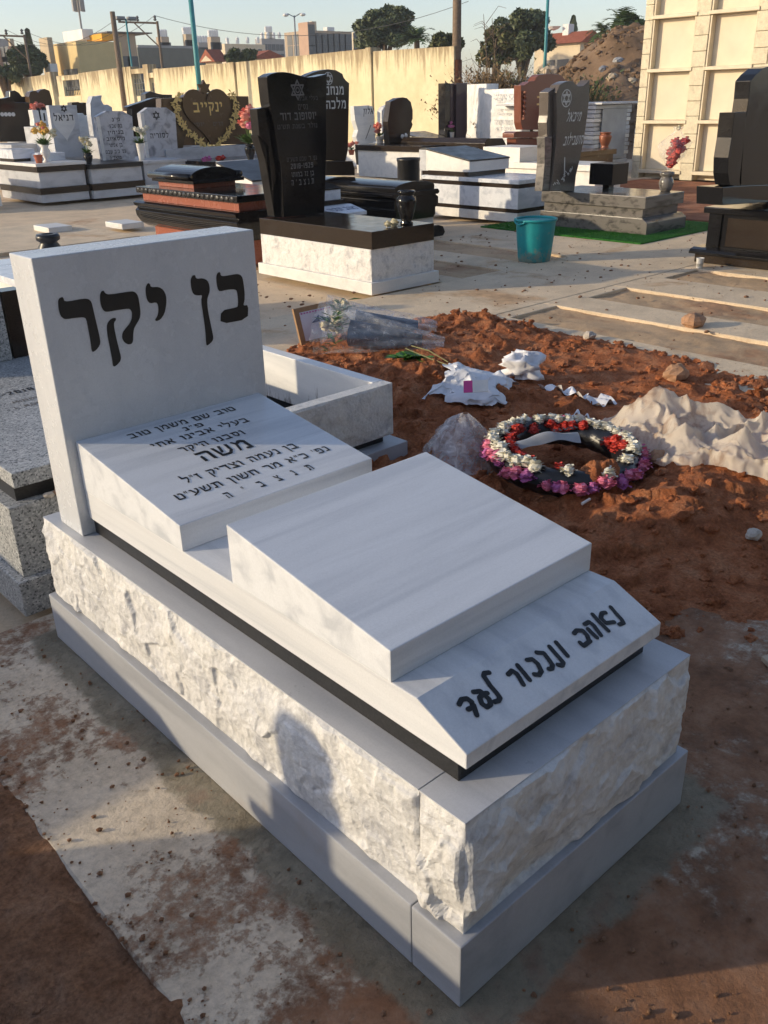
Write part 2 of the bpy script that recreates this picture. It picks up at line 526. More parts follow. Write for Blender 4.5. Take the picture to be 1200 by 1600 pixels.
def m_apron():
    m, nt, b = newmat('apron_concrete_with_earth')
    v = coords(nt, 'World')
    xyz = nt.nodes.new('ShaderNodeSeparateXYZ'); nt.links.new(v, xyz.inputs[0])
    x, y = xyz.outputs[0], xyz.outputs[1]
    f = noise(nt, v, 2.4, 9, .65)
    col = ramp(nt, f, [(.3, (.54, .45, .34)), (.5, (.72, .61, .475)), (.75, (.83, .72, .57))])
    gr = noise(nt, v, 60, 5, .7)
    col = mix(nt, .35, col, ramp(nt, gr, [(.3, .6), (.65, 1.)]), 'MULTIPLY')
    # earth trodden over it: much in front of and right of the grave, patches on the left
    frontm = smap(nt, mth(nt, 'ADD', y, mth(nt, 'MULTIPLY', x, .35)), .55, -.15, 0., .19)
    rightm = smap(nt, x, .92, 1.25, 0., .17)
    s1 = noise(nt, coords(nt, 'World', loc=(7.3, 2.2, 0)), 2.0, 9, .66, .4)
    fine = noise(nt, coords(nt, 'World', loc=(2, 3, 0)), 22, 7, .75)
    t = mth(nt, 'ADD', mth(nt, 'ADD', s1, mth(nt, 'MAXIMUM', frontm, rightm)), mth(nt, 'MULTIPLY', mth(nt, 'SUBTRACT', fine, .5), .62))
    em = ramp(nt, t, [(.52, 0.), (.57, .55), (.64, .92), (.75, 1.)])
    ec = ramp(nt, noise(nt, v, 5, 8, .65), [(.3, (.14, .062, .030)), (.52, (.30, .145, .075)), (.75, (.45, .26, .16))])
    col = mix(nt, em, col, ec)
    # damp mortar squeezed out along the foot of the grave
    dx = mth(nt, 'SUBTRACT', mth(nt, 'ABSOLUTE', mth(nt, 'SUBTRACT', x, .45)), .45)
    dy = mth(nt, 'SUBTRACT', mth(nt, 'ABSOLUTE', mth(nt, 'SUBTRACT', y, 1.035)), 1.035)
    d = mth(nt, 'MAXIMUM', dx, dy)
    w1 = noise(nt, coords(nt, 'World', loc=(4, 1, 0)), 3.4, 7, .6)
    d2 = mth(nt, 'ADD', d, mth(nt, 'MULTIPLY', mth(nt, 'SUBTRACT', w1, .5), .20))
    d2 = mth(nt, 'ADD', d2, mth(nt, 'MULTIPLY', mth(nt, 'SUBTRACT', fine, .5), .05))
    wet = smap(nt, d2, .115, .08, 0., 1.)
    wc_ = ramp(nt, noise(nt, v, 7, 7, .6), [(.35, (.19, .16, .105)), (.55, (.28, .24, .165)), (.75, (.26, .155, .10))])
    col = mix(nt, mth(nt, 'MULTIPLY', wet, .9), col, wc_)
    col = mix(nt, .6, col, ramp(nt, noise(nt, v, 38, 8, .75), [(.32, .45), (.5, .85), (.66, 1.)]), 'MULTIPLY')
    nt.links.new(col, b.inputs['Base Color'])
    nt.links.new(smap(nt, wet, 0., 1., .9, .5), b.inputs['Roughness'])
    b.inputs['Specular IOR Level'].default_value = .35
    n1 = bump(nt, b, gr, .25, .008)
    n1 = bump(nt, b, em, .35, .012, n1)
    bump(nt, b, fine, .6, .014, n1)
    return m
M['apron'] = m_apron()
M['plot_earth'] = m_concrete('plot_earth', (.56, .39, .235), (.42, .23, .125), .40, None, .8)
M['wet'] = m_concrete('wet_mortar', (.125, .105, .07), (.10, .055, .035), .40, .55, 2.0, .1)
M['soil_red'] = m_soil('red_soil', (.27, .085, .034), (.54, .19, .08), (.68, .32, .165))
M['soil_dark'] = m_soil('brown_soil', (.22, .105, .055), (.40, .215, .125), (.54, .33, .21))
M['dirt'] = m_soil('heap_dirt', (.13, .085, .05), (.30, .195, .12), (.42, .30, .20), scale=.8)

# ------------------------------------------------------------------ the ground sheet and pavement
g = MB()
g.add([(-900, -900, -.07), (900, -900, -.07), (900, 900, -.07), (-900, 900, -.07)], [(0, 1, 2, 3)])
tag(obj('ground', g, M['sand']), kind='structure')

def slab(x0, y0, x1, y1, z=0.0, m='concrete', name='pavement', t=.09):
    o = obj(name, MB().box(x0, y0, z - t, x1, y1, z), M[m], None, bevel=.006, seg=1, loc=(x0, y0, z - t))
    return tag(o, kind='structure')

slab(-.458, -2.6, 2.35, 2.26, -.002, 'apron')   # apron round the new grave
slab(-4.2, 4.47, 16.2, 5.93, -.004)                                                   # cross path
for (a, b_) in ((4.55, 5.24), (5.92, 6.42), (7.08, 7.78), (8.48, 10.6)):
    slab(a, -3.0, b_, 4.466, -.006)
slab(5.24, 4.30, 8.48, 4.466, -.008)
for (a, b_) in ((6.06, 6.36), (7.05, 7.62), (8.3, 10.25)):
    slab(a, 5.934, b_, 8.3, -.006)
slab(-4.2, 12.2, 5.8, 15.2, -.012)
slab(11.5, 5.934, 14.2, 9.4, -.01)
M['paver'] = m_soil('red_paver', (.20, .085, .05), (.42, .19, .115), (.50, .26, .17), scale=3)
slab(12.2, 5.0, 18.05, 11.2, .012, 'paver', 'paved_terrace', .08)

# ------------------------------------------------------------------ loose earth (height fields)
def sstep(a, b_, x):
    t = np.clip((x - a) / (b_ - a), 0, 1)
    return t * t * (3 - 2 * t)

def soil_height(X, Y):
    big = fbm(X * .8, Y * .8, 3, 4)
    med = fbm(X * 3.2, Y * 3.2, 21, 5, .55)
    fin = fbm(X * 14, Y * 14, 40, 4, .6)
    clod = np.maximum(0, facets(X * 9, Y * 9, 60) - .45)
    bx = sstep(1.02, 1.75, X) * (1 - sstep(4.6, 5.75, X + .5 * (big - .5)))
    by = sstep(-1.3, .5, Y + .3 * (big - .5)) * (1 - sstep(4.55, 5.35, Y + .5 * (med - .5)))
    m = bx * by
    mound = .12 * np.exp(-(((X - 2.75) / .75) ** 2 + ((Y - 1.08) / .36) ** 2)) + .05 * np.exp(-(((X - 2.2) / .5) ** 2 + ((Y - 1.75) / .5) ** 2)) \
        + .16 * np.exp(-(((X - 3.05) / .55) ** 2 + ((Y - 3.0) / .55) ** 2)) + .12 * np.exp(-(((X - 4.3) / .75) ** 2 + ((Y - 4.1) / .6) ** 2)) \
        + .06 * np.exp(-(((X - 4.9) / .35) ** 2 + ((Y - 3.0) / .9) ** 2)) + .07 * np.exp(-(((X - 3.5) / .5) ** 2 + ((Y - 4.6) / .35) ** 2))
    flat = .5 * np.exp(-(((X - 4.2) / .55) ** 2 + ((Y - 2.4) / .9) ** 2))
    amp = (1 - flat) * (1 - .6 * np.exp(-(((X - 2.55) / .48) ** 2 + ((Y - 1.66) / .45) ** 2))) * (.5 + .5 * sstep(.42, .60, fbm(X * 1.15 + 4, Y * 1.15, 91, 3)))
    # the quiet dark earth right beside the grave is trodden flat
    tread = 1 - .75 * (1 - sstep(.4, 1.3, Y)) 
    h = -.085 + m * (.085 + .05 * (big - .45) + mound * amp + amp * tread * (.115 * (med - .46) + .035 * (fin - .5) + .07 * clod))
    return h

X, Y = np.meshgrid(np.arange(.93, 5.9, .017), np.arange(-1.6, 5.45, .017), indexing='ij')
Z = soil_height(X, Y)
mb = MB().grid(np.stack([X, Y, Z], -1))
o = obj('soil', mb, M['soil_red'], sm=True)
tag(o, kind='structure')

X, Y = np.meshgrid(np.arange(-3.2, -.34, .015), np.arange(-1.6, 2.25, .015), indexing='ij')
Z = -.022 + .035 * (fbm(X * 2.5, Y * 2.5, 77, 5, .55) - .4) + .014 * fbm(X * 20, Y * 20, 78, 3) + .012 * np.maximum(0, facets(X * 16, Y * 16, 79) - .55)
Z = np.where(X > -.54, np.interp(X, [-.54, -.46, -.36], [0, 1, 0]) * 0 + Z + sstep(-.54, -.46, X) * (.0 + .012 * (fbm(X * 6, Y * 6, 55, 5, .65) - .5)) - sstep(-.46, -.37, X) * .035, Z)
tag(obj('soil', MB().grid(np.stack([X, Y, Z], -1)), M['soil_dark'], sm=True), kind='structure')

# earth plots between the concrete strips
for k, (a, b_, c, d) in enumerate(((5.22, 5.94, -2.9, 4.32), (6.40, 7.10, -2.9, 4.32), (7.76, 8.50, -2.9, 4.32), (6.34, 7.07, 5.92, 8.3), (7.60, 8.32, 5.92, 8.3))):
    X, Y = np.meshgrid(np.arange(a, b_ + .03, .03), np.arange(c, d + .03, .03), indexing='ij')
    Z = -.058 + .035 * fbm(X * 4, Y * 4, 90 + k, 4) + .01 * fbm(X * 17, Y * 17, 95 + k, 3)
    tag(obj('earth_plot', MB().grid(np.stack([X, Y, Z], -1)), M['plot_earth'], sm=True), kind='structure')

# small clods and crumbs: nobody could count them
mb = MB()
for i in range(4600):
    x = rng.uniform(1.1, 5.6); y = rng.uniform(-1.0, 5.1)
    zz = float(soil_height(np.array(x), np.array(y)))
    if zz < -.012: continue
    r = .005 + .032 * rng.random() ** 4
    mb.blob((x, y, zz + r * .05), r, 1.25, 1, .75, i, 7, 5, .35)
tag(obj('soil_clods', mb, M['soil_red']), 'red crumbs and small clods scattered over the loose earth', kind='stuff')
mb = MB()
for i in range(4200):
    x = rng.uniform(-1.6, 1.6) if i % 2 else rng.uniform(-1.1, -.4); y = rng.uniform(-1.0, 2.2)
    if 0 < x < .9 and y > -.02: continue
    r = .002 + .006 * rng.random() ** 3
    mb.blob((x, y, (-.022 if x < -.47 else .0) + r * .5), r, 1.2, 1, .7, i, 5, 4, .3)
tag(obj('grit', mb, M['soil_dark']), 'fine dark grit on the concrete round the new grave', kind='stuff')
mb = MB()
for i in range(900):
    x = rng.uniform(3.4, 14); y = rng.uniform(4.3, 8.4) if rng.random() < .7 else rng.uniform(2.5, 4.4)
    r = .005 + .016 * rng.random() ** 4
    mb.blob((x, y, -.003 + r * .3), r, 1.5, 1, .6, i, 5, 4, .3)
tag(obj('soil_clods', mb, M['soil_dark']), 'dark crumbs of earth scattered on the concrete path', kind='stuff')

def soil_z(x, y):
    return max(-.002, float(soil_height(np.array(x), np.array(y))))

# ------------------------------------------------------------------ Hebrew letters as outlines (unit 100 = letter height)
GL = {
 'א': (86, [[(6,104),(22,98),(82,10),(74,0),(60,6),(4,92)], [(58,104),(74,104),(78,84),(70,58),(56,46),(50,56),(62,70)], [(6,0),(26,0),(24,18),(34,54),(24,64),(8,40)]]),
 'ב': (84, [[(4,82),(4,104),(12,100),(58,100),(70,90),(70,18),(53,18),(53,80),(12,80)], [(2,0),(80,0),(80,20),(2,20)]]),
 'ד': (80, [[(2,80),(2,104),(10,100),(78,100),(78,80)], [(54,80),(72,80),(72,0),(56,6)]]),
 'ה': (78, [[(2,80),(2,104),(10,100),(62,100),(74,90),(74,0),(57,5),(57,80)], [(8,0),(25,4),(25,62),(10,56)]]),
 'ו': (38, [[(2,80),(2,104),(10,100),(24,100),(34,90),(34,0),(17,5),(17,80)]]),
 'ז': (46, [[(2,80),(2,104),(12,98),(42,104),(42,84),(32,80),(34,0),(18,5),(18,80)]]),
 'ח': (82, [[(4,80),(4,104),(12,100),(66,100),(78,90),(78,0),(61,5),(61,80)], [(9,0),(26,4),(26,82),(9,82)]]),
 'ט': (78, [[(4,104),(21,98),(21,0),(10,0),(4,10)], [(12,0),(66,0),(74,14),(12,20)], [(57,12),(74,12),(74,84),(57,100)], [(36,104),(36,82),(60,80),(72,86),(60,100)]]),
 'י': (38, [[(2,80),(2,104),(10,100),(24,100),(35,88),(31,55),(16,45),(18,80)]]),
 'כ': (74, [[(4,82),(4,104),(12,100),(54,100),(69,86),(69,14),(54,0),(4,0),(4,20),(50,20),(52,24),(52,76),(48,80),(10,80)]]),
 'ל': (72, [[(6,145),(21,138),(23,100),(60,100),(70,90),(62,50),(36,0),(20,6),(48,50),(53,80),(6,80)]]),
 'ם': (82, [[(4,80),(4,104),(12,100),(77,100),(77,80)], [(60,0),(77,0),(77,82),(60,82)], [(9,0),(26,0),(26,82),(9,82)], [(9,0),(77,0),(77,18),(9,18)]]),
 'מ': (84, [[(4,100),(16,106),(32,76),(15,6),(1,0),(17,72)], [(26,84),(46,104),(64,100),(78,86),(78,0),(60,0),(60,72),(50,80),(34,68)], [(40,0),(78,0),(78,18),(44,18)]]),
 'ן': (38, [[(2,80),(2,104),(10,100),(24,100),(34,90),(34,-38),(20,-30),(17,80)]]),
 'נ': (48, [[(6,82),(6,104),(14,100),(30,100),(43,90),(43,0),(2,0),(2,20),(26,20),(26,80)]]),
 'ס': (84, [[(4,82),(4,104),(12,100),(70,100),(80,84),(80,80)], [(63,82),(80,82),(76,30),(56,0),(48,18),(62,40)], [(10,82),(27,82),(29,40),(48,18),(40,0),(17,26)], [(36,0),(58,0),(58,18),(36,18)]]),
 'ע': (84, [[(56,82),(56,104),(66,100),(78,100),(81,84),(74,40),(52,14),(6,-12),(4,6),(42,28),(62,56),(64,80)], [(4,82),(4,104),(12,100),(24,100),(31,84),(44,34),(30,26),(14,80)]]),
 'פ': (76, [[(4,0),(4,20),(50,20),(54,24),(54,76),(50,80),(6,80),(4,104),(12,100),(56,100),(71,86),(71,14),(56,0)], [(6,42),(6,82),(22,82),(22,60),(38,60),(36,44)]]),
 'צ': (76, [[(50,82),(50,104),(58,100),(70,100),(74,84),(42,48),(32,58),(58,80)], [(4,104),(20,98),(74,18),(74,0),(2,0),(2,20),(48,20),(6,84)]]),
 'ק': (76, [[(4,82),(4,104),(12,100),(60,100),(75,86),(70,50),(48,8),(34,14),(54,56),(57,80)], [(10,56),(26,62),(28,-34),(12,-40)]]),
 'ר': (72, [[(4,82),(4,104),(12,100),(54,100),(69,86),(69,0),(51,6),(51,80)]]),
 'ש': (94, [[(2,104),(18,98),(24,16),(10,0)], [(40,104),(54,100),(40,40),(24,30)], [(76,104),(92,98),(85,30),(62,0),(58,20),(72,40)], [(10,0),(64,0),(72,18),(20,20)]]),
 'ת': (86, [[(4,80),(4,104),(12,100),(68,100),(81,90),(81,0),(64,5),(64,80)], [(20,82),(36,82),(36,16),(28,0),(2,0),(2,18),(20,22)]]),
 '״': (34, [[(4,106),(15,106),(11,68),(6,68)], [(20,106),(31,106),(27,68),(22,68)]]),
 '׳': (18, [[(4,106),(15,106),(11,68),(6,68)]]),
 ' ': (46, []),
 '-': (40, [[(4,40),(36,40),(36,56),(4,56)]]),
 '0': (60, [[(8,0),(52,0),(52,18),(8,18)], [(8,82),(52,82),(52,100),(8,100)], [(6,4),(22,4),(22,96),(6,96)], [(38,4),(54,4),(54,96),(38,96)]]),
 '1': (34, [[(12,0),(28,0),(28,100),(12,96)], [(2,84),(14,84),(14,98)]]),
 '2': (60, [[(6,0),(54,0),(54,18),(6,18)], [(6,14),(22,14),(54,60),(40,66)], [(38,58),(54,58),(54,94),(38,94)], [(8,82),(52,82),(52,100),(8,100)]]),
 '7': (56, [[(4,82),(54,82),(54,100),(4,100)], [(36,84),(54,84),(30,0),(12,0)]]),
 '8': (60, [[(8,0),(52,0),(52,16),(8,16)], [(8,84),(52,84),(52,100),(8,100)], [(8,43),(52,43),(52,58),(8,58)], [(4,4),(20,4),(20,96),(4,96)], [(40,4),(56,4),(56,96),(40,96)]]),
 '9': (60, [[(8,0),(52,0),(52,16),(8,16)], [(8,84),(52,84),(52,100),(8,100)], [(8,43),(52,43),(52,58),(8,58)], [(4,48),(20,48),(20,96),(4,96)], [(40,4),(56,4),(56,96),(40,96)]]),
 'M': (84, [[(4,0),(20,0),(20,100),(4,100)], [(64,0),(80,0),(80,100),(64,100)], [(4,100),(22,100),(46,30),(36,22)], [(80,100),(62,100),(36,30),(46,22)]]),
 'I': (24, [[(4,0),(20,0),(20,100),(4,100)]]),
 'N': (76, [[(4,0),(20,0),(20,100),(4,100)], [(56,0),(72,0),(72,100),(56,100)], [(4,100),(22,100),(72,0),(54,0)]]),
 'D': (70, [[(4,0),(20,0),(20,100),(4,100)], [(4,0),(46,0),(52,16),(4,16)], [(4,84),(52,84),(46,100),(4,100)], [(46,0),(66,24),(66,76),(46,100),(48,70),(48,30)]]),
 'O': (74, [[(10,0),(62,0),(62,16),(10,16)], [(10,84),(62,84),(62,100),(10,100)], [(4,8),(20,8),(20,92),(4,92)], [(52,8),(68,8),(68,92),(52,92)]]),
 'L': (56, [[(4,0),(20,0),(20,100),(4,100)], [(4,0),(54,0),(54,16),(4,16)]]),
 'R': (70, [[(4,0),(20,0),(20,100),(4,100)], [(4,84),(58,84),(58,100),(4,100)], [(46,50),(62,50),(62,96),(46,96)], [(4,44),(58,44),(58,60),(4,60)], [(34,46),(50,46),(68,0),(50,0)]]),
 'B': (70, [[(4,0),(20,0),(20,100),(4,100)], [(4,0),(60,0),(60,16),(4,16)], [(4,84),(58,84),(58,100),(4,100)], [(4,43),(60,43),(60,58),(4,58)], [(46,8),(64,8),(64,92),(46,92)]]),
 'E': (60, [[(4,0),(20,0),(20,100),(4,100)], [(4,0),(56,0),(56,16),(4,16)], [(4,84),(56,84),(56,100),(4,100)], [(4,43),(48,43),(48,58),(4,58)]]),
}
LTR = set('0123456789MINDOLRBE-')

def text_polys(txt, gap=12):
    """list of polygons laid out from the left, for a right-to-left (or Latin) string; returns polys, width"""
    seq = txt if all((c in LTR or c == ' ') for c in txt) else txt[::-1]
    x = 0; out = []
    for c in seq:
        w, ps = GL[c]
        out += [[(p[0] + x, p[1]) for p in q] for q in ps]
        x += w + gap
    return out, x - gap

def lift(mb, polys, fn, depth=.0012):
    """polygons in plane coordinates -> faces; fn maps (u,v,w) to the world"""
    for i, q in enumerate(polys):
        w = depth + .00012 * (i % 7)
        tri = tessellate_polygon([[Vector((a, b_, 0)) for a, b_ in q]])
        vs = [fn(a, b_, w) for a, b_ in q]
        mb.add(vs, [tuple(t) for t in tri])
    return mb

def write(txt, m, parent, fn, u, v, h, width=None, align='c', name='inscription', depth=.0012, slant=0.0, gap=12):
    """one line of lettering; fn maps plane coordinates in metres (u right, v up, w out)"""
    ps, wd = text_polys(txt, gap)
    sy = h / 100.0
    sx = width / wd if width else sy
    off = -wd * sx / 2 if align == 'c' else (0 if align == 'l' else -wd * sx)
    seq = txt if all((c in LTR or c == ' ') for c in txt) else txt[::-1]
    x = 0
    for c in seq:
        w, ps = GL[c]
        if ps:
            qs = [[(u + off + (a + x) * sx + slant * b_ * sy, v + b_ * sy) for a, b_ in q] for q in ps]
            obj('letter', lift(MB(), qs, fn, depth), m, parent)
        x += w + gap

def front(y):            # plane facing -y
    return lambda a, b_, w: (a, y - w, b_)
def flat(z):             # plane facing up
    return lambda a, b_, w: (a, b_, z + w)

def ring_poly(cx, cy, r, t, n=28):
    out = []
    for k in range(n):
        a = 2 * math.pi * k / n; b_ = 2 * math.pi * (k + 1) / n
        out.append([(cx + r * math.cos(a), cy + r * math.sin(a)), (cx + r * math.cos(b_), cy + r * math.sin(b_)), (cx + (r - t) * math.cos(b_), cy + (r - t) * math.sin(b_)), (cx + (r - t) * math.cos(a), cy + (r - t) * math.sin(a))])
    return out

def stroke_polys(pts, t, close=False):
    out = []
    n = len(pts)
    for i in range(n if close else n - 1):
        a = Vector(pts[i]); b_ = Vector(pts[(i + 1) % n])
        d = (b_ - a)
        if d.length < 1e-6: continue
        d.normalize(); e = Vector((-d.y, d.x)) * t / 2
        out.append([tuple(a + e), tuple(a - e), tuple(b_ - e), tuple(b_ + e)])
        out.append([(b_.x + t / 2 * math.cos(k * math.pi / 5), b_.y + t / 2 * math.sin(k * math.pi / 5)) for k in range(10)])
        if i == 0:
            out.append([(a.x + t / 2 * math.cos(k * math.pi / 5), a.y + t / 2 * math.sin(k * math.pi / 5)) for k in range(10)])
    return out

def star_polys(cx, cy, r, t):
    out = []
    for s_ in (1, -1):
        tri = [(cx + r * math.sin(2 * math.pi * k / 3), cy + s_ * r * math.cos(2 * math.pi * k / 3)) for k in range(3)]
        out += stroke_polys(tri, t, True)
    return out

# ------------------------------------------------------------------ hewn stone
def hewn(name, m, parent, x0, y0, z0, x1, y1, z1, faces, res=.009, amp=.016, seed=1, fade=.014, belly=.008, chip=.4):
    """block whose listed faces ('-x','+x','-y','+y') are split rough, the others sawn flat"""
    mb = MB()
    nz = max(4, int((z1 - z0) / res))
    zz = np.linspace(z0, z1, nz + 1)
    for k, fc in enumerate(('-x', '+x', '-y', '+y')):
        a0, a1 = (y0, y1) if fc[1] == 'x' else (x0, x1)
        if fc in faces:
            na = max(4, int((a1 - a0) / res))
            aa = np.linspace(a0, a1, na + 1)
            A, Zz = np.meshgrid(aa, zz, indexing='ij')
            s_ = seed * 31 + k * 7
            top_wob = .006 * (fbm(A * 9, A * 0 + s_, s_ + 3, 4) - .5)
            ed = np.minimum.reduce([np.clip((z1 + top_wob - Zz) / (fade * .55), 0, 1), np.clip((Zz - z0) / fade, 0, 1), np.clip((A - a0) / fade, 0, 1), np.clip((a1 - A) / fade, 0, 1)])
            ed = np.maximum(ed, 0)
            d = amp * (1.4 * (fbm(A * 4, Zz * 4, s_, 4, .5) - .42) + .8 * (fbm(A * 13, Zz * 11, s_ + 70, 5, .6) - .5) + chip * (facets(A * 7 + .5 * fbm(A * 6, Zz * 6, s_ + 2, 3), Zz * 9 + .5 * fbm(A * 6, Zz * 6, s_ + 4, 3), s_ + 40) - .45) + .3 * chip * (facets(A * 19, Zz * 21, s_ + 44) - .45) + .4 * (fbm(A * 17, Zz * 13, s_ + 50, 4) - .5) + .14 * (fbm(A * 60, Zz * 30, s_ + 9, 3) - .5))
            for _ in range(1):
                dp = np.pad(d, 1, mode='edge')
                d = (dp[:-2, 1:-1] + dp[2:, 1:-1] + dp[1:-1, :-2] + dp[1:-1, 2:] + 2 * dp[1:-1, 1:-1]) / 6
            d = (d + belly * np.sin(np.pi * (Zz - z0) / (z1 - z0))) * ed - .0012 * (1 - ed)
            d = np.where((Zz >= z1 - 1e-6) | (Zz <= z0 + 1e-6), np.minimum(d, 0), d)
            if fc == '-x': Pn = np.stack([x0 - d, A, Zz], -1)[::-1]
            elif fc == '+x': Pn = np.stack([x1 + d, A, Zz], -1)
            elif fc == '-y': Pn = np.stack([A, y0 - d, Zz], -1)
            else: Pn = np.stack([A, y1 + d, Zz], -1)[::-1]
            mb.grid(Pn)
        else:
            q = {'-x': [(x0, y1, z0), (x0, y0, z0), (x0, y0, z1), (x0, y1, z1)], '+x': [(x1, y0, z0), (x1, y1, z0), (x1, y1, z1), (x1, y0, z1)],
                 '-y': [(x0, y0, z0), (x1, y0, z0), (x1, y0, z1), (x0, y0, z1)], '+y': [(x1, y1, z0), (x0, y1, z0), (x0, y1, z1), (x1, y1, z1)]}[fc]
            mb.add(q, [(0, 1, 2, 3)])
    mb.add([(x0, y0, z1), (x1, y0, z1), (x1, y1, z1), (x0, y1, z1)], [(0, 1, 2, 3)])
    mb.add([(x0, y0, z0), (x1, y0, z0), (x1, y1, z0), (x0, y1, z0)], [(3, 2, 1, 0)])
    return obj(name, mb, m, parent, sm=False)

# ------------------------------------------------------------------ the new grave in the foreground
hero = thing('gravestone', 'new white marble grave with blank sloping cover and rough-hewn sides in the foreground', 'gravestone', (.45, 1.03, 0))
# low plinth, in four lengths with open joints
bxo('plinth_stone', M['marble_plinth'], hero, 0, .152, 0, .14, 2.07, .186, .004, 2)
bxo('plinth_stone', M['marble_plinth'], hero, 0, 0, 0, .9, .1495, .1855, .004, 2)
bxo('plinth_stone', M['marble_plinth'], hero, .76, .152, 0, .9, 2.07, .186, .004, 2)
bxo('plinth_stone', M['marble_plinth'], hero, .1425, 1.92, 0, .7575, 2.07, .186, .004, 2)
# hewn walls with sawn tops
hewn('hewn_panel', M['rough_marble'], hero, .029, .1508, .1865, .15, 2.046, .4955, ('-x',), .0055, .020, 1, .008, .006, .62)
hewn('hewn_panel', M['rough_marble'], hero, .029, .020, .1865, .871, .150, .4955, ('-x', '-y', '+x'), .0055, .024, 2, .008, .012, .72)
hewn('hewn_panel', M['rough_marble'], hero, .75, .1525, .1865, .871, 2.046, .4955, ('+x',), .012, .021, 3)
hewn('hewn_panel', M['rough_marble'], hero, .1525, 1.92, .1865, .7475, 2.046, .4955, ('+y',), .015, .021, 4)
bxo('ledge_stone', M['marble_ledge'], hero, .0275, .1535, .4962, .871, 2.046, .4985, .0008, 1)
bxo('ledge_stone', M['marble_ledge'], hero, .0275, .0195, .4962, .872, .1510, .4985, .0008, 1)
bxo('black_strip', M['black_matt'], hero, .105, .110, .4988, .795, 1.79, .5585, .002, 1)
# ledger slab with a chamfered foot
mb = MB().prism([(.0775, .559), (1.79, .559), (1.79, .6605), (.222, .6605), (.0775, .5975)], .092, .808, 'x')
ledger = obj('ledger_slab', mb, M['marble_long'], hero, bevel=.003, seg=2)
mb = MB().prism([(.299, .6608), (.913, .6608), (.913, .832), (.299, .7415)], .0905, .8085, 'x')
obj('cover_block', mb, M['marble'], hero, bevel=.003, seg=2)
mb = MB().prism([(1.163, .6608), (1.7895, .6608), (1.7895, .8305), (1.163, .742)], .0905, .8075, 'x')
plaque = obj('inscribed_block', mb, M['marble'], hero, bevel=.003, seg=2)
head = obj('headstone', MB().box(.058, 1.79, .4988, .843, 1.96, 1.4075), M['marble_head'], hero, bevel=.005, seg=3)

# big letters, outlined on the stone itself
def HP(pts, sc, ox, oy):
    out = []
    for (a, b_) in pts:
        q = W(ox + a / sc, oy + b_ / sc, 1, 1.79)
        out.append((q.x, q.z))
    return out
BIG = [
 ([(452,650),(460,630),(485,618),(497,632),(500,650),(530,655),(650,632),(690,635),(712,655),(722,690),(735,750),(785,960),(778,1000),(750,1035),(725,1050),(715,1040),(705,960),(690,880),(672,790),(650,778),(600,782),(520,793),(495,790),(470,765),(455,710)], 5, 0, 340),
 ([(780,600),(790,575),(810,568),(820,590),(850,602),(1000,578),(1040,575),(1065,590),(1080,620),(1090,680),(1098,745),(1090,790),(1060,840),(1045,870),(1040,910),(1040,960),(1030,985),(1000,992),(970,975),(952,940),(955,900),(975,870),(1010,830),(1028,790),(1030,745),(1020,720),(1000,710),(900,725),(830,738),(805,725),(788,690),(780,640)], 5, 0, 340),
 ([(832,850),(840,820),(860,795),(885,782),(905,785),(905,800),(890,820),(890,850),(905,930),(925,1010),(946,1090),(940,1120),(915,1150),(890,1165),(880,1155),(875,1110),(860,1030),(840,930)], 5, 0, 340),
 ([(606,290),(615,272),(624,275),(628,290),(660,288),(680,300),(692,325),(693,360),(685,400),(668,425),(650,432),(645,425),(655,410),(660,390),(658,365),(650,352),(625,358),(612,345),(606,315)], 2.6667, 0, 340),
 ([(793,260),(800,242),(812,238),(817,255),(845,252),(865,262),(873,285),(873,310),(867,325),(862,345),(866,390),(880,455),(889,500),(885,515),(862,535),(858,525),(855,470),(845,400),(837,345),(842,322),(825,325),(805,320),(796,295)], 2.6667, 0, 340),
 ([(200,500),(205,470),(222,452),(235,458),(240,485),(270,487),(370,468),(400,475),(420,500),(430,560),(438,630),(437,690),(425,733),(468,728),(463,845),(235,888),(240,775),(365,748),(380,740),(383,700),(378,640),(370,605),(345,597),(290,600),(230,615),(215,600),(205,560)], 5.333, 300, 340),
]
for q in BIG:
    pts = HP(*q)
    # round the outline off by one corner-cutting pass
    rp = []
    for i in range(len(pts)):
        a = Vector(pts[i]); b_ = Vector(pts[(i + 1) % len(pts)])
        rp += [tuple(a * .78 + b_ * .22), tuple(a * .22 + b_ * .78)]
    obj('letter', lift(MB(), [rp], front(1.79), .0012), M['paint_black'], head)

# lines on the sloping block
pv = Vector((0, .6265, .0885)).normalized(); pn = Vector((0, -pv.z, pv.y))
def slope_fn(a, b_, w):
    q = Vector((0, 1.163, .742)) + pv * b_ + pn * w
    return (a, q.y, q.z)
for txt, u0, u1, v, h in (('טוב שם משמן טוב', .242, .654, .550, .034), ('פ״נ', .417, .494, .503, .027), ('בעלי אבינו אחי', .269, .641, .447, .034), ('וסבנו היקר', .326, .573, .374, .034),
                          ('משה', .349, .543, .281, .066), ('בן נעמה וצדיק ז״ל', .23, .66, .194, .037), ('נפ׳ כ״א מר חשון תשע״ט', .161, .734, .120, .035), ('ת   נ   צ   ב   ״   ה', .284, .609, .047, .036)):
    write(txt, M['paint_black'], plaque, slope_fn, (u0 + u1) / 2, v, h, u1 - u0)

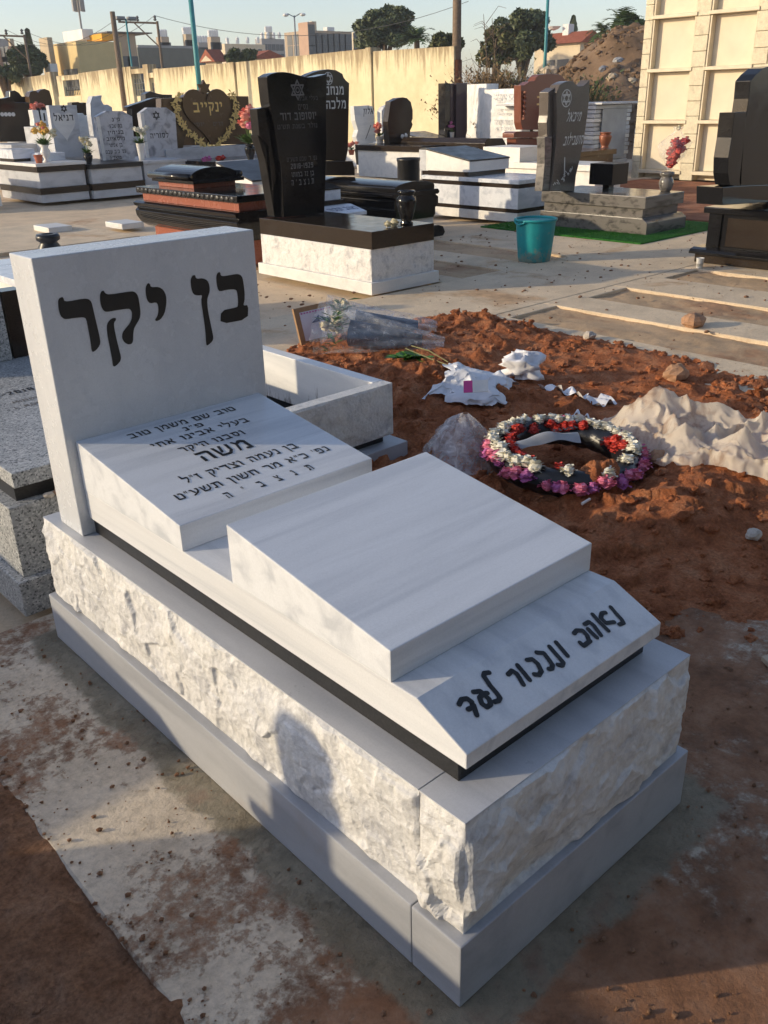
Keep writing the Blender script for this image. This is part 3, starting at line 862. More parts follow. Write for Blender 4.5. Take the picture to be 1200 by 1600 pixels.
# rounded script on the chamfered foot, one stroke at a time
bv = Vector((0, .1445, .063)).normalized(); bn = Vector((0, -bv.z, bv.y)); b0 = Vector((0, .0775, .5975))
def foot_fn(a, b_, w):
    q = b0 + bv * b_ + bn * w
    return (a, q.y, q.z)
def foot_uv(zx, zy):
    d = FWD * FPX + RIGHT * (600 + zx / 2.4 - 600) - UP * (850 + zy / 2.4 - 800)
    t = (b0 - CAM).dot(bn) / d.dot(bn)
    q = CAM + d * t
    return (q.x, (q - b0).dot(bv))
SCRIPT = [[[(850,238),(870,262),(890,284),(897,297),(882,303)]],
 [[(782,265),(808,295),(840,326)], [(830,258),(816,261),(812,278),(832,298),(862,294)]],
 [[(752,302),(768,293),(785,306),(812,343)], [(765,320),(778,334),(797,352)]],
 [[(712,336),(722,325),(744,326),(762,345),(768,364)], [(734,371),(748,383),(772,365)]],
 [[(645,370),(660,388),(687,420)]],
 [[(620,386),(645,415),(671,445),(667,457),(652,454)]],
 [[(572,408),(598,410),(615,432),(631,455),(629,468),(618,470)]],
 [[(536,436),(555,433),(575,450),(589,478),(581,492),(563,490)]],
 [[(500,456),(520,480),(545,511)]],
 [[(465,490),(479,476),(496,487),(510,508),(522,528)]],
 [[(393,483),(376,485),(373,497),(395,529),(420,558),(434,578),(428,590),(414,593)]],
 [[(335,556),(360,553),(393,583),(399,603),(385,613),(366,600),(358,577),(373,562),(386,560)]],
 [[(281,602),(290,584),(310,581),(328,594),(334,613),(315,621)], [(335,606),(347,643)]]]
for let in SCRIPT:
    qs = []
    for st in let:
        qs += stroke_polys([foot_uv(*s_) for s_ in st], .0125)
    obj('letter', lift(MB(), qs, foot_fn, .0012), M['paint_black'], ledger)
# ------------------------------------------------------------------ helpers for the other graves
def tomb(label, x0, y0, x1, y1, tiers, group=None, name='gravestone', cat='gravestone'):
    t = thing(name, label, cat, ((x0 + x1) / 2, (y0 + y1) / 2, 0), group)
    for (nm, ins, z0, z1, mk, bv) in tiers:
        if mk.startswith('rough'):
            hewn(nm, M[mk], t, x0 + ins, y0 + ins, z0, x1 - ins, y1 - ins, z1, ('-x', '-y'), .02, .02, int(x0 * 7), .02, .006)
        else:
            bxo(nm, M[mk], t, x0 + ins, y0 + ins, z0, x1 - ins, y1 - ins, z1, bv, 2)
    return t

def FP(pts, ox, oy, sc, Y):
    """outline measured in a crop of the photo, on the plane y=Y -> (x,z)"""
    out = []
    for a, b_ in pts:
        q = W(ox + a / sc, oy + b_ / sc, 1, Y)
        out.append((q.x, q.z))
    return out

def prof_clean(pr):
    # counter-clockwise in x,z
    a = sum(pr[i][0] * pr[(i + 1) % len(pr)][1] - pr[(i + 1) % len(pr)][0] * pr[i][1] for i in range(len(pr)))
    return pr if a > 0 else pr[::-1]

def stone(parent, prof, Y, th, mk, name='headstone', bevel=.008):
    return obj(name, MB().prism(prof_clean(prof), Y, Y + th, 'y'), M[mk], parent, bevel=bevel, seg=2)

def vase(label, c, h, r, mk, shape='urn', grp=None, flowers=None, cat='vase', name='vase'):
    t = thing(name, label, cat, c, grp)
    if shape == 'urn':
        pr = [(r * .62, 0), (r * .66, h * .05), (r * .5, h * .1), (r * .62, h * .2), (r * .86, h * .45), (r * .97, h * .68), (r * .95, h * .78), (r * .72, h * .85), (r * .70, h * .88), (r * .84, h * .92), (r * .9, h * .97), (r * .84, h), (r * .6, h), (r * .55, h * .93)]
    elif shape == 'bulb':
        pr = [(r * .6, 0), (r * .8, h * .12), (r, h * .4), (r * .92, h * .6), (r * .72, h * .72), (r * .72, h * .76), (r * .97, h * .82), (r * .98, h * .92), (r * .9, h), (r * .5, h), (r * .45, h * .9)]
    elif shape == 'cone':
        pr = [(r * .62, 0), (r * .7, h * .3), (r * .92, h * .95), (r, h), (r * .85, h), (r * .8, h * .9)]
    else:
        pr = [(r * .75, 0), (r * .78, h * .06), (r * .45, h * .14), (r * .5, h * .24), (r * .9, h * .5), (r * .95, h * .62), (r * .6, h * .84), (r * .85, h * .98), (r * .85, h), (r * .5, h), (r * .45, h * .9)]
    obj('vase_body', MB().lathe(pr, c, 28), M[mk], t, sm=True)
    return t

def petal_ball(mb, c, r, n, seed, cup=.8):
    """ruffled bloom of many small petals"""
    q = random.Random(seed)
    c = Vector(c)
    mb.blob(c, r * .62, 1, 1, .9, seed, 8, 5, .15)
    for i in range(n):
        z = q.uniform(-.25, 1); a = q.uniform(0, 2 * math.pi)
        d = Vector((math.cos(a) * math.sqrt(max(0, 1 - z * z)), math.sin(a) * math.sqrt(max(0, 1 - z * z)), z * .8))
        rr = r * q.uniform(.55, 1.0)
        e1 = d.cross(Vector((.3, .2, 1))).normalized(); e2 = d.cross(e1)
        w = r * .45
        p = c + d * rr
        mb.add([c + d * rr * .35, p + e1 * w * .7 - d * w * .2, p + d * w * .18 + e2 * w * .25, p - e1 * w * .7 - d * w * .2], [(0, 1, 2), (0, 2, 3)])
    return mb

def leaf_spray(mb, c, n, ln, seed, up=.7, wid=.18):
    q = random.Random(seed)
    c = Vector(c)
    for i in range(n):
        a = q.uniform(0, 2 * math.pi)
        d = Vector((math.cos(a), math.sin(a), q.uniform(up * .3, up * 1.6))).normalized()
        l = ln * q.uniform(.6, 1.1)
        e = d.cross(Vector((0, 0, 1))).normalized() * l * wid
        m1 = c + d * l * .5
        t1 = c + d * l + Vector((0, 0, -l * .12))
        mb.add([c, m1 + e, t1, m1 - e], [(0, 1, 2), (0, 2, 3)])
    return mb

M['petal_white'] = m_leaf('white_petals', (.62, .60, .50), (.78, .76, .68))
M['petal_pink'] = m_leaf('pink_petals', (.62, .13, .25), (.80, .30, .42))
M['petal_mauve'] = m_leaf('mauve_petals', (.42, .10, .30), (.60, .22, .45))
M['petal_red'] = m_leaf('red_petals', (.45, .03, .03), (.65, .09, .06))
M['petal_coral'] = m_leaf('coral_petals', (.72, .22, .18), (.85, .40, .30))
M['petal_yellow'] = m_leaf('yellow_petals', (.75, .42, .05), (.85, .62, .22))
M['petal_cream'] = m_leaf('cream_petals', (.62, .56, .40), (.75, .70, .52))
M['leaf'] = m_leaf('flower_leaves', (.035, .085, .02), (.09, .16, .04))
M['stemgreen'] = m_leaf('flower_stems', (.10, .20, .04), (.22, .34, .10))
M['white_ceramic'] = m_plain('white_ceramic', (.72, .70, .66), .35)
M['terracotta'] = m_plain('terracotta', (.42, .12, .06), .7)
M['copper'] = m_plain('copper_vase', (.24, .085, .045), .4, metal=.2)

def bouquet(t, c, spread, hgt, blooms, seed, leaves=26, ll=.16):
    """blooms: list of (material, count, radius); parts of the vase thing t"""
    q = random.Random(seed)
    obj('foliage', leaf_spray(MB(), c, leaves, ll, seed, .7), M['leaf'], t)
    for mk, n, r in blooms:
        for i in range(n):
            a = q.uniform(0, 2 * math.pi); rr = spread * math.sqrt(q.random())
            p = (c[0] + rr * math.cos(a), c[1] + rr * math.sin(a), c[2] + hgt * q.uniform(.45, 1.0))
            fl = obj('bloom', petal_ball(MB(), p, r * q.uniform(.85, 1.1), 34, seed * 50 + i), M[mk], t)
            obj('stem', MB().tube([(c[0], c[1], c[2] - .03), p], .004, 4), M['stemgreen'], t)

# ------------------------------------------------------------------ open unfinished grave behind on the right
ob = thing('grave_surround', 'open unfinished white marble grave surround with rough front beside the loose earth', 'grave surround', (1.72, 3.45, 0))
M['marble_stained'] = m_marble('stained_white_marble', (.78, .775, .76), (.5, .52, .54), scale=(3, 1, 5), rough=.4)
nt = M['marble_stained'].node_tree
b_ = nt.nodes['Principled BSDF']
src = b_.inputs['Base Color'].links[0].from_socket
drip = noise(nt, coords(nt, scale=(9, 9, 1.6)), 3.0, 7, .75, .5)
hgt = nt.nodes.new('ShaderNodeSeparateXYZ'); nt.links.new(coords(nt), hgt.inputs[0])
hm = nt.nodes.new('ShaderNodeMapRange')
hm.inputs['From Min'].default_value = .12; hm.inputs['From Max'].default_value = .40; hm.inputs['To Min'].default_value = .12; hm.inputs['To Max'].default_value = -.08
nt.links.new(hgt.outputs[2], hm.inputs['Value'])
ad = nt.nodes.new('ShaderNodeMath'); nt.links.new(drip, ad.inputs[0]); nt.links.new(hm.outputs[0], ad.inputs[1])
nt.links.new(mix(nt, ramp(nt, ad.outputs[0], [(.62, 0.), (.70, .9)]), src, (.10, .075, .055)), b_.inputs['Base Color'])
bx0, bx1, by0, by1 = 1.26, 2.20, 2.46, 4.50
for q in ((bx0, by0, bx1, by0 + .16), (bx0, by0 + .163, bx0 + .16, by1), (bx1 - .16, by0 + .163, bx1, by1), (bx0 + .163, by1 - .16, bx1 - .163, by1)):
    bxo('plinth_stone', M['marble_plinth'], ob, q[0], q[1], -.002, q[2], q[3], .095, .004, 2)
for q in ((bx0 + .10, by0 + .09, bx1 - .10, by0 + .13), (bx0 + .10, by0 + .133, bx0 + .13, by1 - .1), (bx1 - .13, by0 + .133, bx1 - .10, by1 - .1), (bx0 + .133, by1 - .13, bx1 - .133, by1 - .1)):
    bxo('black_strip', M['black_matt'], ob, q[0], q[1], .0955, q[2], q[3], .1405, .001, 1)
hewn('hewn_panel', M['rough_marble'], ob, bx0 + .06, by0 + .05, .141, bx1 - .06, by0 + .125, .4285, ('-y',), .011, .014, 12)
bxo('side_panel', M['marble_stained'], ob, bx1 - .135, by0 + .127, .141, bx1 - .06, by1 - .06, .43, .004, 2)
bxo('side_panel', M['marble_stained'], ob, bx0 + .06, by0 + .127, .141, bx0 + .135, by1 - .06, .43, .004, 2)
bxo('end_panel', M['marble_stained'], ob, bx0 + .138, by1 - .135, .141, bx1 - .138, by1 - .06, .429, .004, 2)
mb = MB()
X, Y = np.meshgrid(np.linspace(bx0 + .17, bx1 - .17, 40), np.linspace(by0 + .17, by1 - .17, 90), indexing='ij')
mb.grid(np.stack([X, Y, .07 + .10 * fbm(X * 5, Y * 5, 3, 5, .6)], -1))
M['fill'] = m_soil('grave_fill', (.05, .045, .03), (.11, .095, .06), (.2, .17, .11), scale=14)
tag(obj('earth_fill', mb, M['fill'], ob, sm=True), 'dark leafy earth lying in the open surround')

# ------------------------------------------------------------------ grey granite grave at the left edge
t = tomb('grey speckled granite grave with pebbles, partly cut off at the left edge', -.03, 2.29, .92, 4.35, [
    ('plinth', 0, 0, .15, 'greygranite', .006), ('body', .035, .15, .445, 'greygranite', .005), ('black_strip', .085, .445, .51, 'black_matt', .002)])
sl = bxo('slab', M['greygranite'], t, .045, 2.335, .511, .86, 4.30, .572, .004, 2)
for txt, yy in (('2-2018', 3.34), ):
    write(txt, M['paint_black'], sl, flat(.572), .46, yy, .052, None, 'c')
for txt, yy, xx in (('MINDO', 3.19, .46), ('L ROBER', 3.10, .46)):
    write(txt, M['paint_grey'], sl, flat(.572), xx, yy, .036, None, 'c')
bxo('headstone', M['greygranite'], t, .07, 3.98, .5725, .70, 4.11, 1.16, .006, 2)
bxo('side_column', M['brownblack'], t, .715, 4.0, .5725, .83, 4.12, .93, .004, 2)
for i, (x, y, r, mk) in enumerate(((.16, 2.318, .017, 'pebble'), (.20, 2.322, .020, 'redstone'), (.245, 2.320, .018, 'pebble'), (.27, 2.318, .013, 'redstone'))):
    tag(obj('pebble', MB().blob((x, y, .445 + r * .62), r, 1.25, .85, .7, i + 3, 9, 6, .22), M[mk], None, loc=(x, y, .446)),
        ('pale', 'brown', 'white', 'small reddish')[i] + ' pebble laid on the ledge of the grey granite grave', 'pebble', 'pebbles on the granite ledge')

# white grave hidden behind the headstone, with a dark vase on it
t = tomb('low white tiled grave mostly hidden behind the big headstone', 1.75, 5.99, 2.75, 7.9, [
    ('plinth', 0, 0, .16, 'white_marble', .005), ('body', .05, .16, .47, 'white_marble', .005), ('slab', .02, .47, .53, 'marble_blue', .004)])
vase('dark grey stone vase peeping over the top of the big headstone', (2.30, 7.15, .53), .27, .105, 'black_matt', 'bulb')

# ------------------------------------------------------------------ graves standing beyond the left edge of the picture (their shade falls on the new one)
t = tomb('low grey marble grave with sloping plaque left of the new grave, behind', -2.45, 2.32, -1.52, 4.35, [
    ('plinth', 0, 0, .15, 'grey_marble', .005), ('body', .04, .15, .50, 'grey_marble', .005)])
obj('cover_block', MB().prism([(2.34, .5005), (4.30, .5005), (4.30, .70), (2.34, .555)], -2.42, -1.53, 'x'), M['grey_marble'], t, bevel=.004)
t = tomb('low grey marble grave with narrow round-topped headstone left of the new grave', -2.45, -.9, -1.52, 1.86, [
    ('plinth', 0, 0, .15, 'grey_marble', .005), ('body', .04, .15, .50, 'grey_marble', .005), ('slab', .01, .5005, .548, 'marble_blue', .004)])
pr = [(-1.87, .5485), (-1.62, .5485), (-1.64, .80)] + [(-1.745 + .10 * math.cos(a), .88 + .12 * math.sin(a)) for a in np.linspace(.1, math.pi - .1, 12)] + [(-1.86, .80)]
stone(t, pr, 1.71, .10, 'grey_marble')

# ------------------------------------------------------------------ black grave on hewn white base (centre)
A = thing('gravestone', 'tall black polished headstone with wavy top on a rough white stone base', 'gravestone', (5.53, 6.9, 0))
bxo('plinth', M['white_marble'], A, 5.05, 5.96, 0, 6.02, 7.95, .122, .005, 2)
hewn('hewn_panel', M['rough_white'], A, 5.09, 6.0, .1225, 5.98, 7.91, .4425, ('-x', '-y'), .012, .014, 15, .014, .002)
bxo('slab', M['brownblack'], A, 5.095, 5.99, .443, 5.975, 7.92, .615, .004, 2)
pr = FP([(238,935),(222,640),(182,400),(152,260),(137,112),(170,93),(205,85),(240,84),(285,91),(330,104),(380,115),(425,112),(460,103),(492,95),(487,300),(490,500),(476,912)], 380, 90, 3.75, 7.62)
hA = stone(A, [(x, max(z, .6155)) for x, z in pr], 7.62, .17, 'black', bevel=.006)
w1 = FP([(175,780),(150,520),(95,455),(80,300),(150,288),(178,400),(215,640)], 380, 90, 3.75, 7.68)
stone(A, w1, 7.68, .14, 'black', 'side_wing', .005)
w2 = FP([(185,935),(130,600),(85,455),(150,432),(178,560),(215,690),(230,935)], 380, 90, 3.75, 7.71)
stone(A, [(x, max(z, .6155)) for x, z in w2], 7.71, .14, 'black', 'side_wing', .005)
def fpt(X_, Y_): 
    q = W(380 + X_ / 3.75, 90 + Y_ / 3.75, 1, 7.62); return q.x, q.z
c = fpt(318, 190)
obj('star_emblem', lift(MB(), star_polys(c[0], c[1], .095, .016) + ring_poly(c[0], c[1], .03, .012, 14), front(7.62)), M['paint_grey'], hA)
for txt, X_, Y_, h, wd, mk in (('בעלי אבינו', 380, 250, .04, .28, 'paint_faint'), ('נסים', 350, 305, .055, .14, 'paint_faint'), ('יוסופוב דוד', 325, 365, .075, .5, 'paint_grey'), ('נולד בשנת תש״ט', 320, 415, .045, .55, 'paint_faint'), ('נפ׳ ד׳ שבט תשע״ט', 345, 605, .045, .42, 'paint_faint'), ('2018-1929', 345, 648, .055, .32, 'paint_grey'), ('בן 27 במותו', 350, 695, .05, .32, 'paint_grey'), ('ת נ צ ב ״ ה', 350, 745, .06, .32, 'paint_grey')):
    q = fpt(X_, Y_)
    write(txt, M[mk], hA, front(7.62), q[0], q[1], h, wd)
vase('black polished stone vase standing on the corner of the black grave slab', (5.72, 6.14, .615), .335, .105, 'black', 'urn')
for i, (x, y) in enumerate(((5.43, 6.12), (5.53, 6.13))):
    tt = thing('dried_flower', ('left', 'right')[i] + ' small dried cream flower head lying on the black slab beside the vase', 'flower', (x, y, .615), 'dried flowers on the black slab')
    obj('bloom', petal_ball(MB(), (x, y, .645), .05 + .012 * i, 60, 91 + i), M['petal_cream'], tt)
    obj('stem', MB().tube([(x, y, .625), (x + .07, y - .02, .622)], .005, 5), M['petal_cream'], tt)

# ------------------------------------------------------------------ second dark headstone and sloping white plaques right behind
B = thing('gravestone', 'dark arched headstone with carved words above stepped white plaque with blue lettering', 'gravestone', (6.85, 9.4, 0))
bxo('plinth', M['white_marble'], B, 6.35, 8.46, 0, 7.25, 10.45, .20, .005, 2)
bxo('body', M['black'], B, 6.42, 8.52, .2005, 7.2, 10.42, .42, .004, 2)
fp = obj('foot_plate', MB().prism([(8.46, .425), (8.85, .425), (8.85, .54), (8.78, .54), (8.46, .47)], 6.38, 7.20, 'x'), M['marble_blue'], B, bevel=.004)
sv = Vector((0, .32, .07)).normalized(); sn = Vector((0, -sv.z, sv.y))
def fpf(a, b2, w):
    q = Vector((0, 8.46, .47)) + sv * b2 + sn * w
    return (a, q.y, q.z)
write('נאהב ונזכור לעד', M['paint_blue'], fp, fpf, 6.82, .11, .12, .68)
bxo('riser', M['black'], B, 6.42, 8.85, .4205, 7.16, 10.42, .60, .004, 2)
bxo('plaque_block', M['marble_blue'], B, 6.44, 8.87, .6005, 7.10, 9.5, .73, .004, 2)
obj('plaque_top', MB().prism([(8.86, .7305), (9.52, .7305), (9.52, .86), (8.86, .755)], 6.43, 7.11, 'x'), M['black'], B, bevel=.003)
pr = FP([(370,600),(365,110),(400,92),(450,75),(500,68),(545,74),(582,95),(590,118),(604,135),(622,150),(617,420),(614,545),(600,606)], 380, 90, 3.75, 10.0)
hB = stone(B, pr, 10.0, .16, 'brownblack', bevel=.006)
pd = FP([(360,690),(360,606),(640,606),(652,655),(652,690)], 380, 90, 3.75, 9.98)
zb = max(.6005, .6005)
stone(B, [(x, z if z > .72 else .6005) for x, z in pd], 9.97, .22, 'brownblack', 'pedestal', .006)
for txt, X_, Y_, h, wd in (('מנחם', 535, 218, .11, .36), ('מלכה', 545, 300, .11, .38)):
    q = W(380 + X_ / 3.75, 90 + Y_ / 3.75, 1, 10.0)
    write(txt, M['paint_white'], hB, front(10.0), q.x, q.z, h, wd)
q = W(380 + 498 / 3.75, 90 + 123 / 3.75, 1, 10.0)
obj('star_emblem', lift(MB(), star_polys(q.x, q.z, .07, .013) + ring_poly(q.x, q.z, .085, .01, 20), front(10.0)), M['paint_white'], hB)

# ------------------------------------------------------------------ black chest-shaped grave
Cc = thing('gravestone', 'black polished chest-shaped grave with domed lid and moulded edges', 'gravestone', (8.12, 9.45, 0))
obj('foot', MB().prism([(7.62, 0), (8.62, 0), (8.66, .05), (8.62, .13), (8.52, .16), (7.72, .16), (7.62, .13), (7.58, .05)], 8.42, 10.45, 'y'), M['black'], Cc, bevel=.006)
bxo('base_block', M['white_marble'], Cc, 7.74, 8.5, .1605, 8.5, 10.4, .27, .004, 1)
obj('chest', MB().prism([(7.78, .2705), (8.46, .2705), (8.50, .31), (8.50, .40), (8.56, .44), (8.56, .54), (8.50, .58), (7.74, .58), (7.70, .54), (7.70, .44), (7.74, .40), (7.74, .31)], 8.46, 10.42, 'y'), M['black'], Cc, bevel=.006)
obj('moulding', MB().prism([(7.68, .5805), (8.52, .5805), (8.55, .60), (8.55, .625), (8.52, .65), (7.68, .65), (7.65, .625), (7.65, .60)], 8.43, 10.44, 'y'), M['black'], Cc, bevel=.004)
pr = [(7.72, .6505), (8.48, .6505)] + [(8.10 + .38 * math.cos(a), .70 + .075 * math.sin(a)) for a in np.linspace(0, math.pi, 16)]
obj('lid', MB().prism(pr, 8.46, 10.40, 'y'), M['black'], Cc, bevel=.003)
# black cylinder planter behind it
t = thing('planter', 'tall black cylindrical planter standing behind the chest-shaped grave', 'planter', (9.55, 10.1, 0))
obj('cylinder', MB().lathe([(.175, 0), (.18, .03), (.18, .90), (.19, .92), (.19, .955), (.165, .955), (.16, .86)], (9.55, 10.1, 0), 32), M['black_matt'], t, sm=True)

# ------------------------------------------------------------------ carved black and red grave (left of centre)
F = thing('gravestone', 'carved black and red granite grave with scroll-shaped top left of centre', 'gravestone', (5.68, 9.6, 0))
bxo('red_base', M['red'], F, 5.28, 8.5, 0, 6.1, 10.72, .30, .004, 1)
pf = [(5.26, .3005), (5.16, .36), (5.10, .45), (5.09, .52), (5.13, .555), (5.09, .58), (5.07, .62), (5.12, .64), (6.24, .64), (6.29, .62), (6.27, .58), (6.23, .555), (6.27, .52), (6.26, .45), (6.2, .36), (6.1, .3005)]
belly = obj('carved_belly', MB().prism(pf[::-1], 8.38, 10.86, 'y'), M['black'], F, bevel=.005)
for k in range(7):
    z = .375 + k * .022
    obj('carved_line', MB().tube([(5.10 - .012 + .05 * abs(.47 - z) / .1 * .4, y, z - .03 * math.sin((y - 8.4) / 2.4 * math.pi)) for y in np.linspace(8.5, 10.75, 14)], .004, 5), M['black_matt'], belly)
bxo('red_band', M['red'], F, 5.19, 8.46, .6405, 6.17, 10.78, .74, .004, 1)
bxo('slab', M['black'], F, 5.13, 8.40, .7405, 6.23, 10.84, .82, .008, 2)
for k in range(22):
    obj('carved_leaf', MB().blob((5.128, 8.5 + k * .108, .78), .036, .35, 1.2, .8, k, 8, 5, .1), M['black_matt'], F)
bxo('red_pedestal', M['red'], F, 5.36, 9.72, .8205, 6.0, 10.62, .885, .004, 1)
bxo('pedestal_top', M['black'], F, 5.30, 9.62, .8855, 6.08, 10.68, .925, .004, 1)
pr = [(5.28, .9255), (6.02, .9255), (6.02, .97)] + [(5.65 + .35 * math.cos(a), .965 + .11 * math.sin(a)) for a in np.linspace(.1, math.pi - .1, 14)] + [(5.28, .97)]
sc = obj('scroll', MB().prism(pr, 9.66, 10.64, 'y'), M['black'], F, bevel=.004)
for x in (5.27, 6.03):
    obj('scroll_roll', MB().tube([(x, 9.64, .965), (x, 10.66, .965)], .042, 14), M['black'], F, sm=True)

# grave with a dark sloping plaque behind the carved one
t = tomb('low white grave with dark slate-topped sloping plaque behind the carved grave', 7.55, 11.6, 8.55, 13.6, [
    ('plinth', 0, 0, .15, 'white_marble', .005), ('body', .04, .15, .48, 'grey_marble', .005), ('slab', .0, .4805, .54, 'grey_marble', .004)])
obj('plaque', MB().prism([(11.7, .5405), (12.7, .5405), (12.7, .90), (11.7, .66)], 7.62, 8.48, 'x'), M['white_marble'], t, bevel=.004)
obj('plaque_face', MB().prism([(11.69, .6635), (12.71, .908), (12.71, .93), (11.69, .685)], 7.61, 8.49, 'x'), M['black_matt'], t, bevel=.002)
# ------------------------------------------------------------------ white and black banded grave (right of centre)
E_ = tomb('white and black banded marble grave with blue-topped sloping plaque behind the bucket', 10.37, 8.5, 11.47, 10.62, [
    ('plinth', 0, 0, .135, 'white_marble', .005), ('black_band', .02, .1355, .195, 'brownblack', .002), ('body', .005, .1955, .50, 'marble_blue', .005),
    ('black_band', .03, .5005, .565, 'brownblack', .002), ('slab', -.01, .5655, .625, 'marble_blue', .005)])
bxo('black_band', M['brownblack'], E_, 10.44, 9.62, .6255, 11.36, 10.55, .70, .002, 1)
obj('plaque', MB().prism([(9.58, .7005), (10.58, .7005), (10.58, 1.02), (9.58, .86)], 10.42, 11.40, 'x'), M['white_marble'], E_, bevel=.004)
obj('plaque_face', MB().prism([(9.57, .862), (10.59, 1.0245), (10.59, 1.045), (9.57, .884)], 10.41, 11.41, 'x'), M['black_matt'], E_, bevel=.002)

# ------------------------------------------------------------------ teal bucket
M['teal'] = m_plain('teal_plastic', (.012, .27, .29), .5, .4, .14, 5, .05)
nt = M['teal'].node_tree; bb = nt.nodes['Principled BSDF']
src = bb.inputs['Base Color'].links[0].from_socket
hz = nt.nodes.new('ShaderNodeSeparateXYZ'); nt.links.new(coords(nt), hz.inputs[0])
mr = nt.nodes.new('ShaderNodeMapRange'); mr.inputs['From Min'].default_value = .0; mr.inputs['From Max'].default_value = .22; mr.inputs['To Min'].default_value = .2; mr.inputs['To Max'].default_value = -.05
nt.links.new(hz.outputs[2], mr.inputs['Value'])
ad = nt.nodes.new('ShaderNodeMath'); nt.links.new(noise(nt, coords(nt), 12, 6, .7), ad.inputs[0]); nt.links.new(mr.outputs[0], ad.inputs[1])
nt.links.new(mix(nt, ramp(nt, ad.outputs[0], [(.56, 0.), (.72, .6)]), src, (.30, .23, .16)), bb.inputs['Base Color'])
bc = (7.775, 6.07, -.004)
bk = thing('bucket', 'tall teal plastic bucket with a rolled rim standing on the concrete path', 'bucket', bc)
mb = MB(); n = 60; prof = [(.185, 0), (.19, .012), (.196, .04), (.214, .22), (.232, .42), (.236, .475)]
vs = []; fs = []
for (r, z) in prof:
    for k in range(n):
        a = 2 * math.pi * k / n
        rr = r * (1 + (.012 if (k % 5 == 0 and .03 < z < .44) else 0))
        vs.append((bc[0] + rr * math.cos(a), bc[1] + rr * math.sin(a), bc[2] + z))
for i in range(len(prof) - 1):
    for k in range(n):
        fs.append((i * n + k, i * n + (k + 1) % n, (i + 1) * n + (k + 1) % n, (i + 1) * n + k))
fs.append(tuple(range(n - 1, -1, -1)))
obj('bucket_wall', mb.add(vs, fs), M['teal'], bk, sm=True)
obj('bucket_lining', MB().lathe([(.18, .015), (.206, .2), (.226, .44), (.228, .47)], bc, 48), M['teal'], bk, sm=True).data.polygons[-1].use_smooth = False
me = bk.children[-1].data
bm = bmesh.new(); bm.from_mesh(me); bm.faces.ensure_lookup_table()
tf = max(bm.faces, key=lambda f: f.calc_center_median().z if len(f.verts) > 4 else -9)
bmesh.ops.delete(bm, geom=[tf], context='FACES'); bm.to_mesh(me); bm.free()
obj('rim', MB().tube([(bc[0] + .242 * math.cos(a), bc[1] + .242 * math.sin(a), bc[2] + .478) for a in np.linspace(0, 2 * math.pi, 49)], .016, 10, False), M['teal'], bk, sm=True)
for a0 in (2.9, 2.9 + math.pi):
    obj('handle', MB().tube([(bc[0] + .252 * math.cos(a0 + s_), bc[1] + .252 * math.sin(a0 + s_), bc[2] + .478 - .045 * math.cos(s_ * 3.3)) for s_ in np.linspace(-.42, .42, 12)], .013, 8), M['teal'], bk, sm=True)

# ------------------------------------------------------------------ veined granite grave with artificial grass
C_ = thing('gravestone', 'taupe granite headstone with white script and star on stepped veined granite base', 'gravestone', (10.81, 7.05, 0))
obj('plinth', MB().prism([(6.14, 0), (8.0, 0), (8.0, .225), (6.22, .225), (6.14, .17)], 10.3, 11.32, 'x'), M['veingranite'], C_, bevel=.008)
obj('step', MB().box(10.36, 6.26, .2255, 11.26, 7.98, .35), M['veingranite'], C_, bevel=.006)
slC = obj('slab', MB().box(10.31, 6.20, .3505, 11.30, 8.0, .51), M['veingranite'], C_, bevel=.008)
pr = FP([(432,1085),(452,980),(468,840),(482,700),(490,600),(492,480),(488,300),(490,240),(520,175),(555,155),(590,145),(625,150),(655,175),(680,190),(720,185),(750,160),(772,135),(768,300),(745,480),(722,650),(690,800),(655,950),(640,1085)], 780, 100, 5.4545, 7.50)
hC = stone(C_, [(x, max(z, .5105)) for x, z in pr], 7.50, .16, 'veingranite_head', bevel=.006)
w1 = FP([(400,1000),(425,800),(410,620),(405,500),(415,440),(420,240),(480,200),(486,300),(490,480),(488,600),(470,840),(452,980),(440,1060)], 780, 100, 5.4545, 7.56)
stone(C_, [(x, max(z, .5105)) for x, z in w1], 7.56, .16, 'veingranite_head', 'side_wing', .005)
w2 = FP([(368,1085),(390,850),(392,700),(388,622),(452,618),(448,760),(440,900),(428,1085)], 780, 100, 5.4545, 7.52)
stone(C_, [(x, max(z, .5105)) for x, z in w2], 7.525, .14, 'veingranite', 'side_column', .005)
def cpt(X_, Y_):
    q = W(780 + X_ / 5.4545, 100 + Y_ / 5.4545, 1, 7.5); return q.x, q.z
c = cpt(573, 292)
obj('star_emblem', lift(MB(), star_polys(c[0], c[1], .085, .018) + ring_poly(c[0], c[1], .115, .014, 24), front(7.5)), M['paint_white'], hC)
for txt, X_, Y_, h, wd in (('מיכאל', 628, 490, .12, .34), ('סושבילוב', 625, 690, .12, .46)):
    q = cpt(X_, Y_); write(txt, M['paint_white'], hC, front(7.5), q[0], q[1], h, wd, slant=.35)
qs = []
for k in range(26):
    a = cpt(478 + k * 6 + rng.uniform(-14, 14), 1030 - k * 5.2 + rng.uniform(-16, 16)); an = rng.uniform(0, 6.28)
    qs += stroke_polys([a, (a[0] + .035 * math.cos(an), a[1] + .035 * math.sin(an))], .012)
a = cpt(555, 940); b2 = cpt(558, 800); qs += stroke_polys([a, b2], .022)
tag(obj('candle_motif', lift(MB(), qs, front(7.5)), M['paint_white'], hC), kind='stuff')
lt = thing('memorial_lamp_box', 'black stone memorial box on a short foot beside the taupe headstone', 'memorial box', (10.93, 7.25, .5105))
bxo('foot', M['black'], lt, 10.86, 7.19, .5105, 10.99, 7.30, .595, .003, 1)
bxo('box', M['black'], lt, 10.68, 7.02, .5955, 11.08, 7.42, .885, .006, 2)
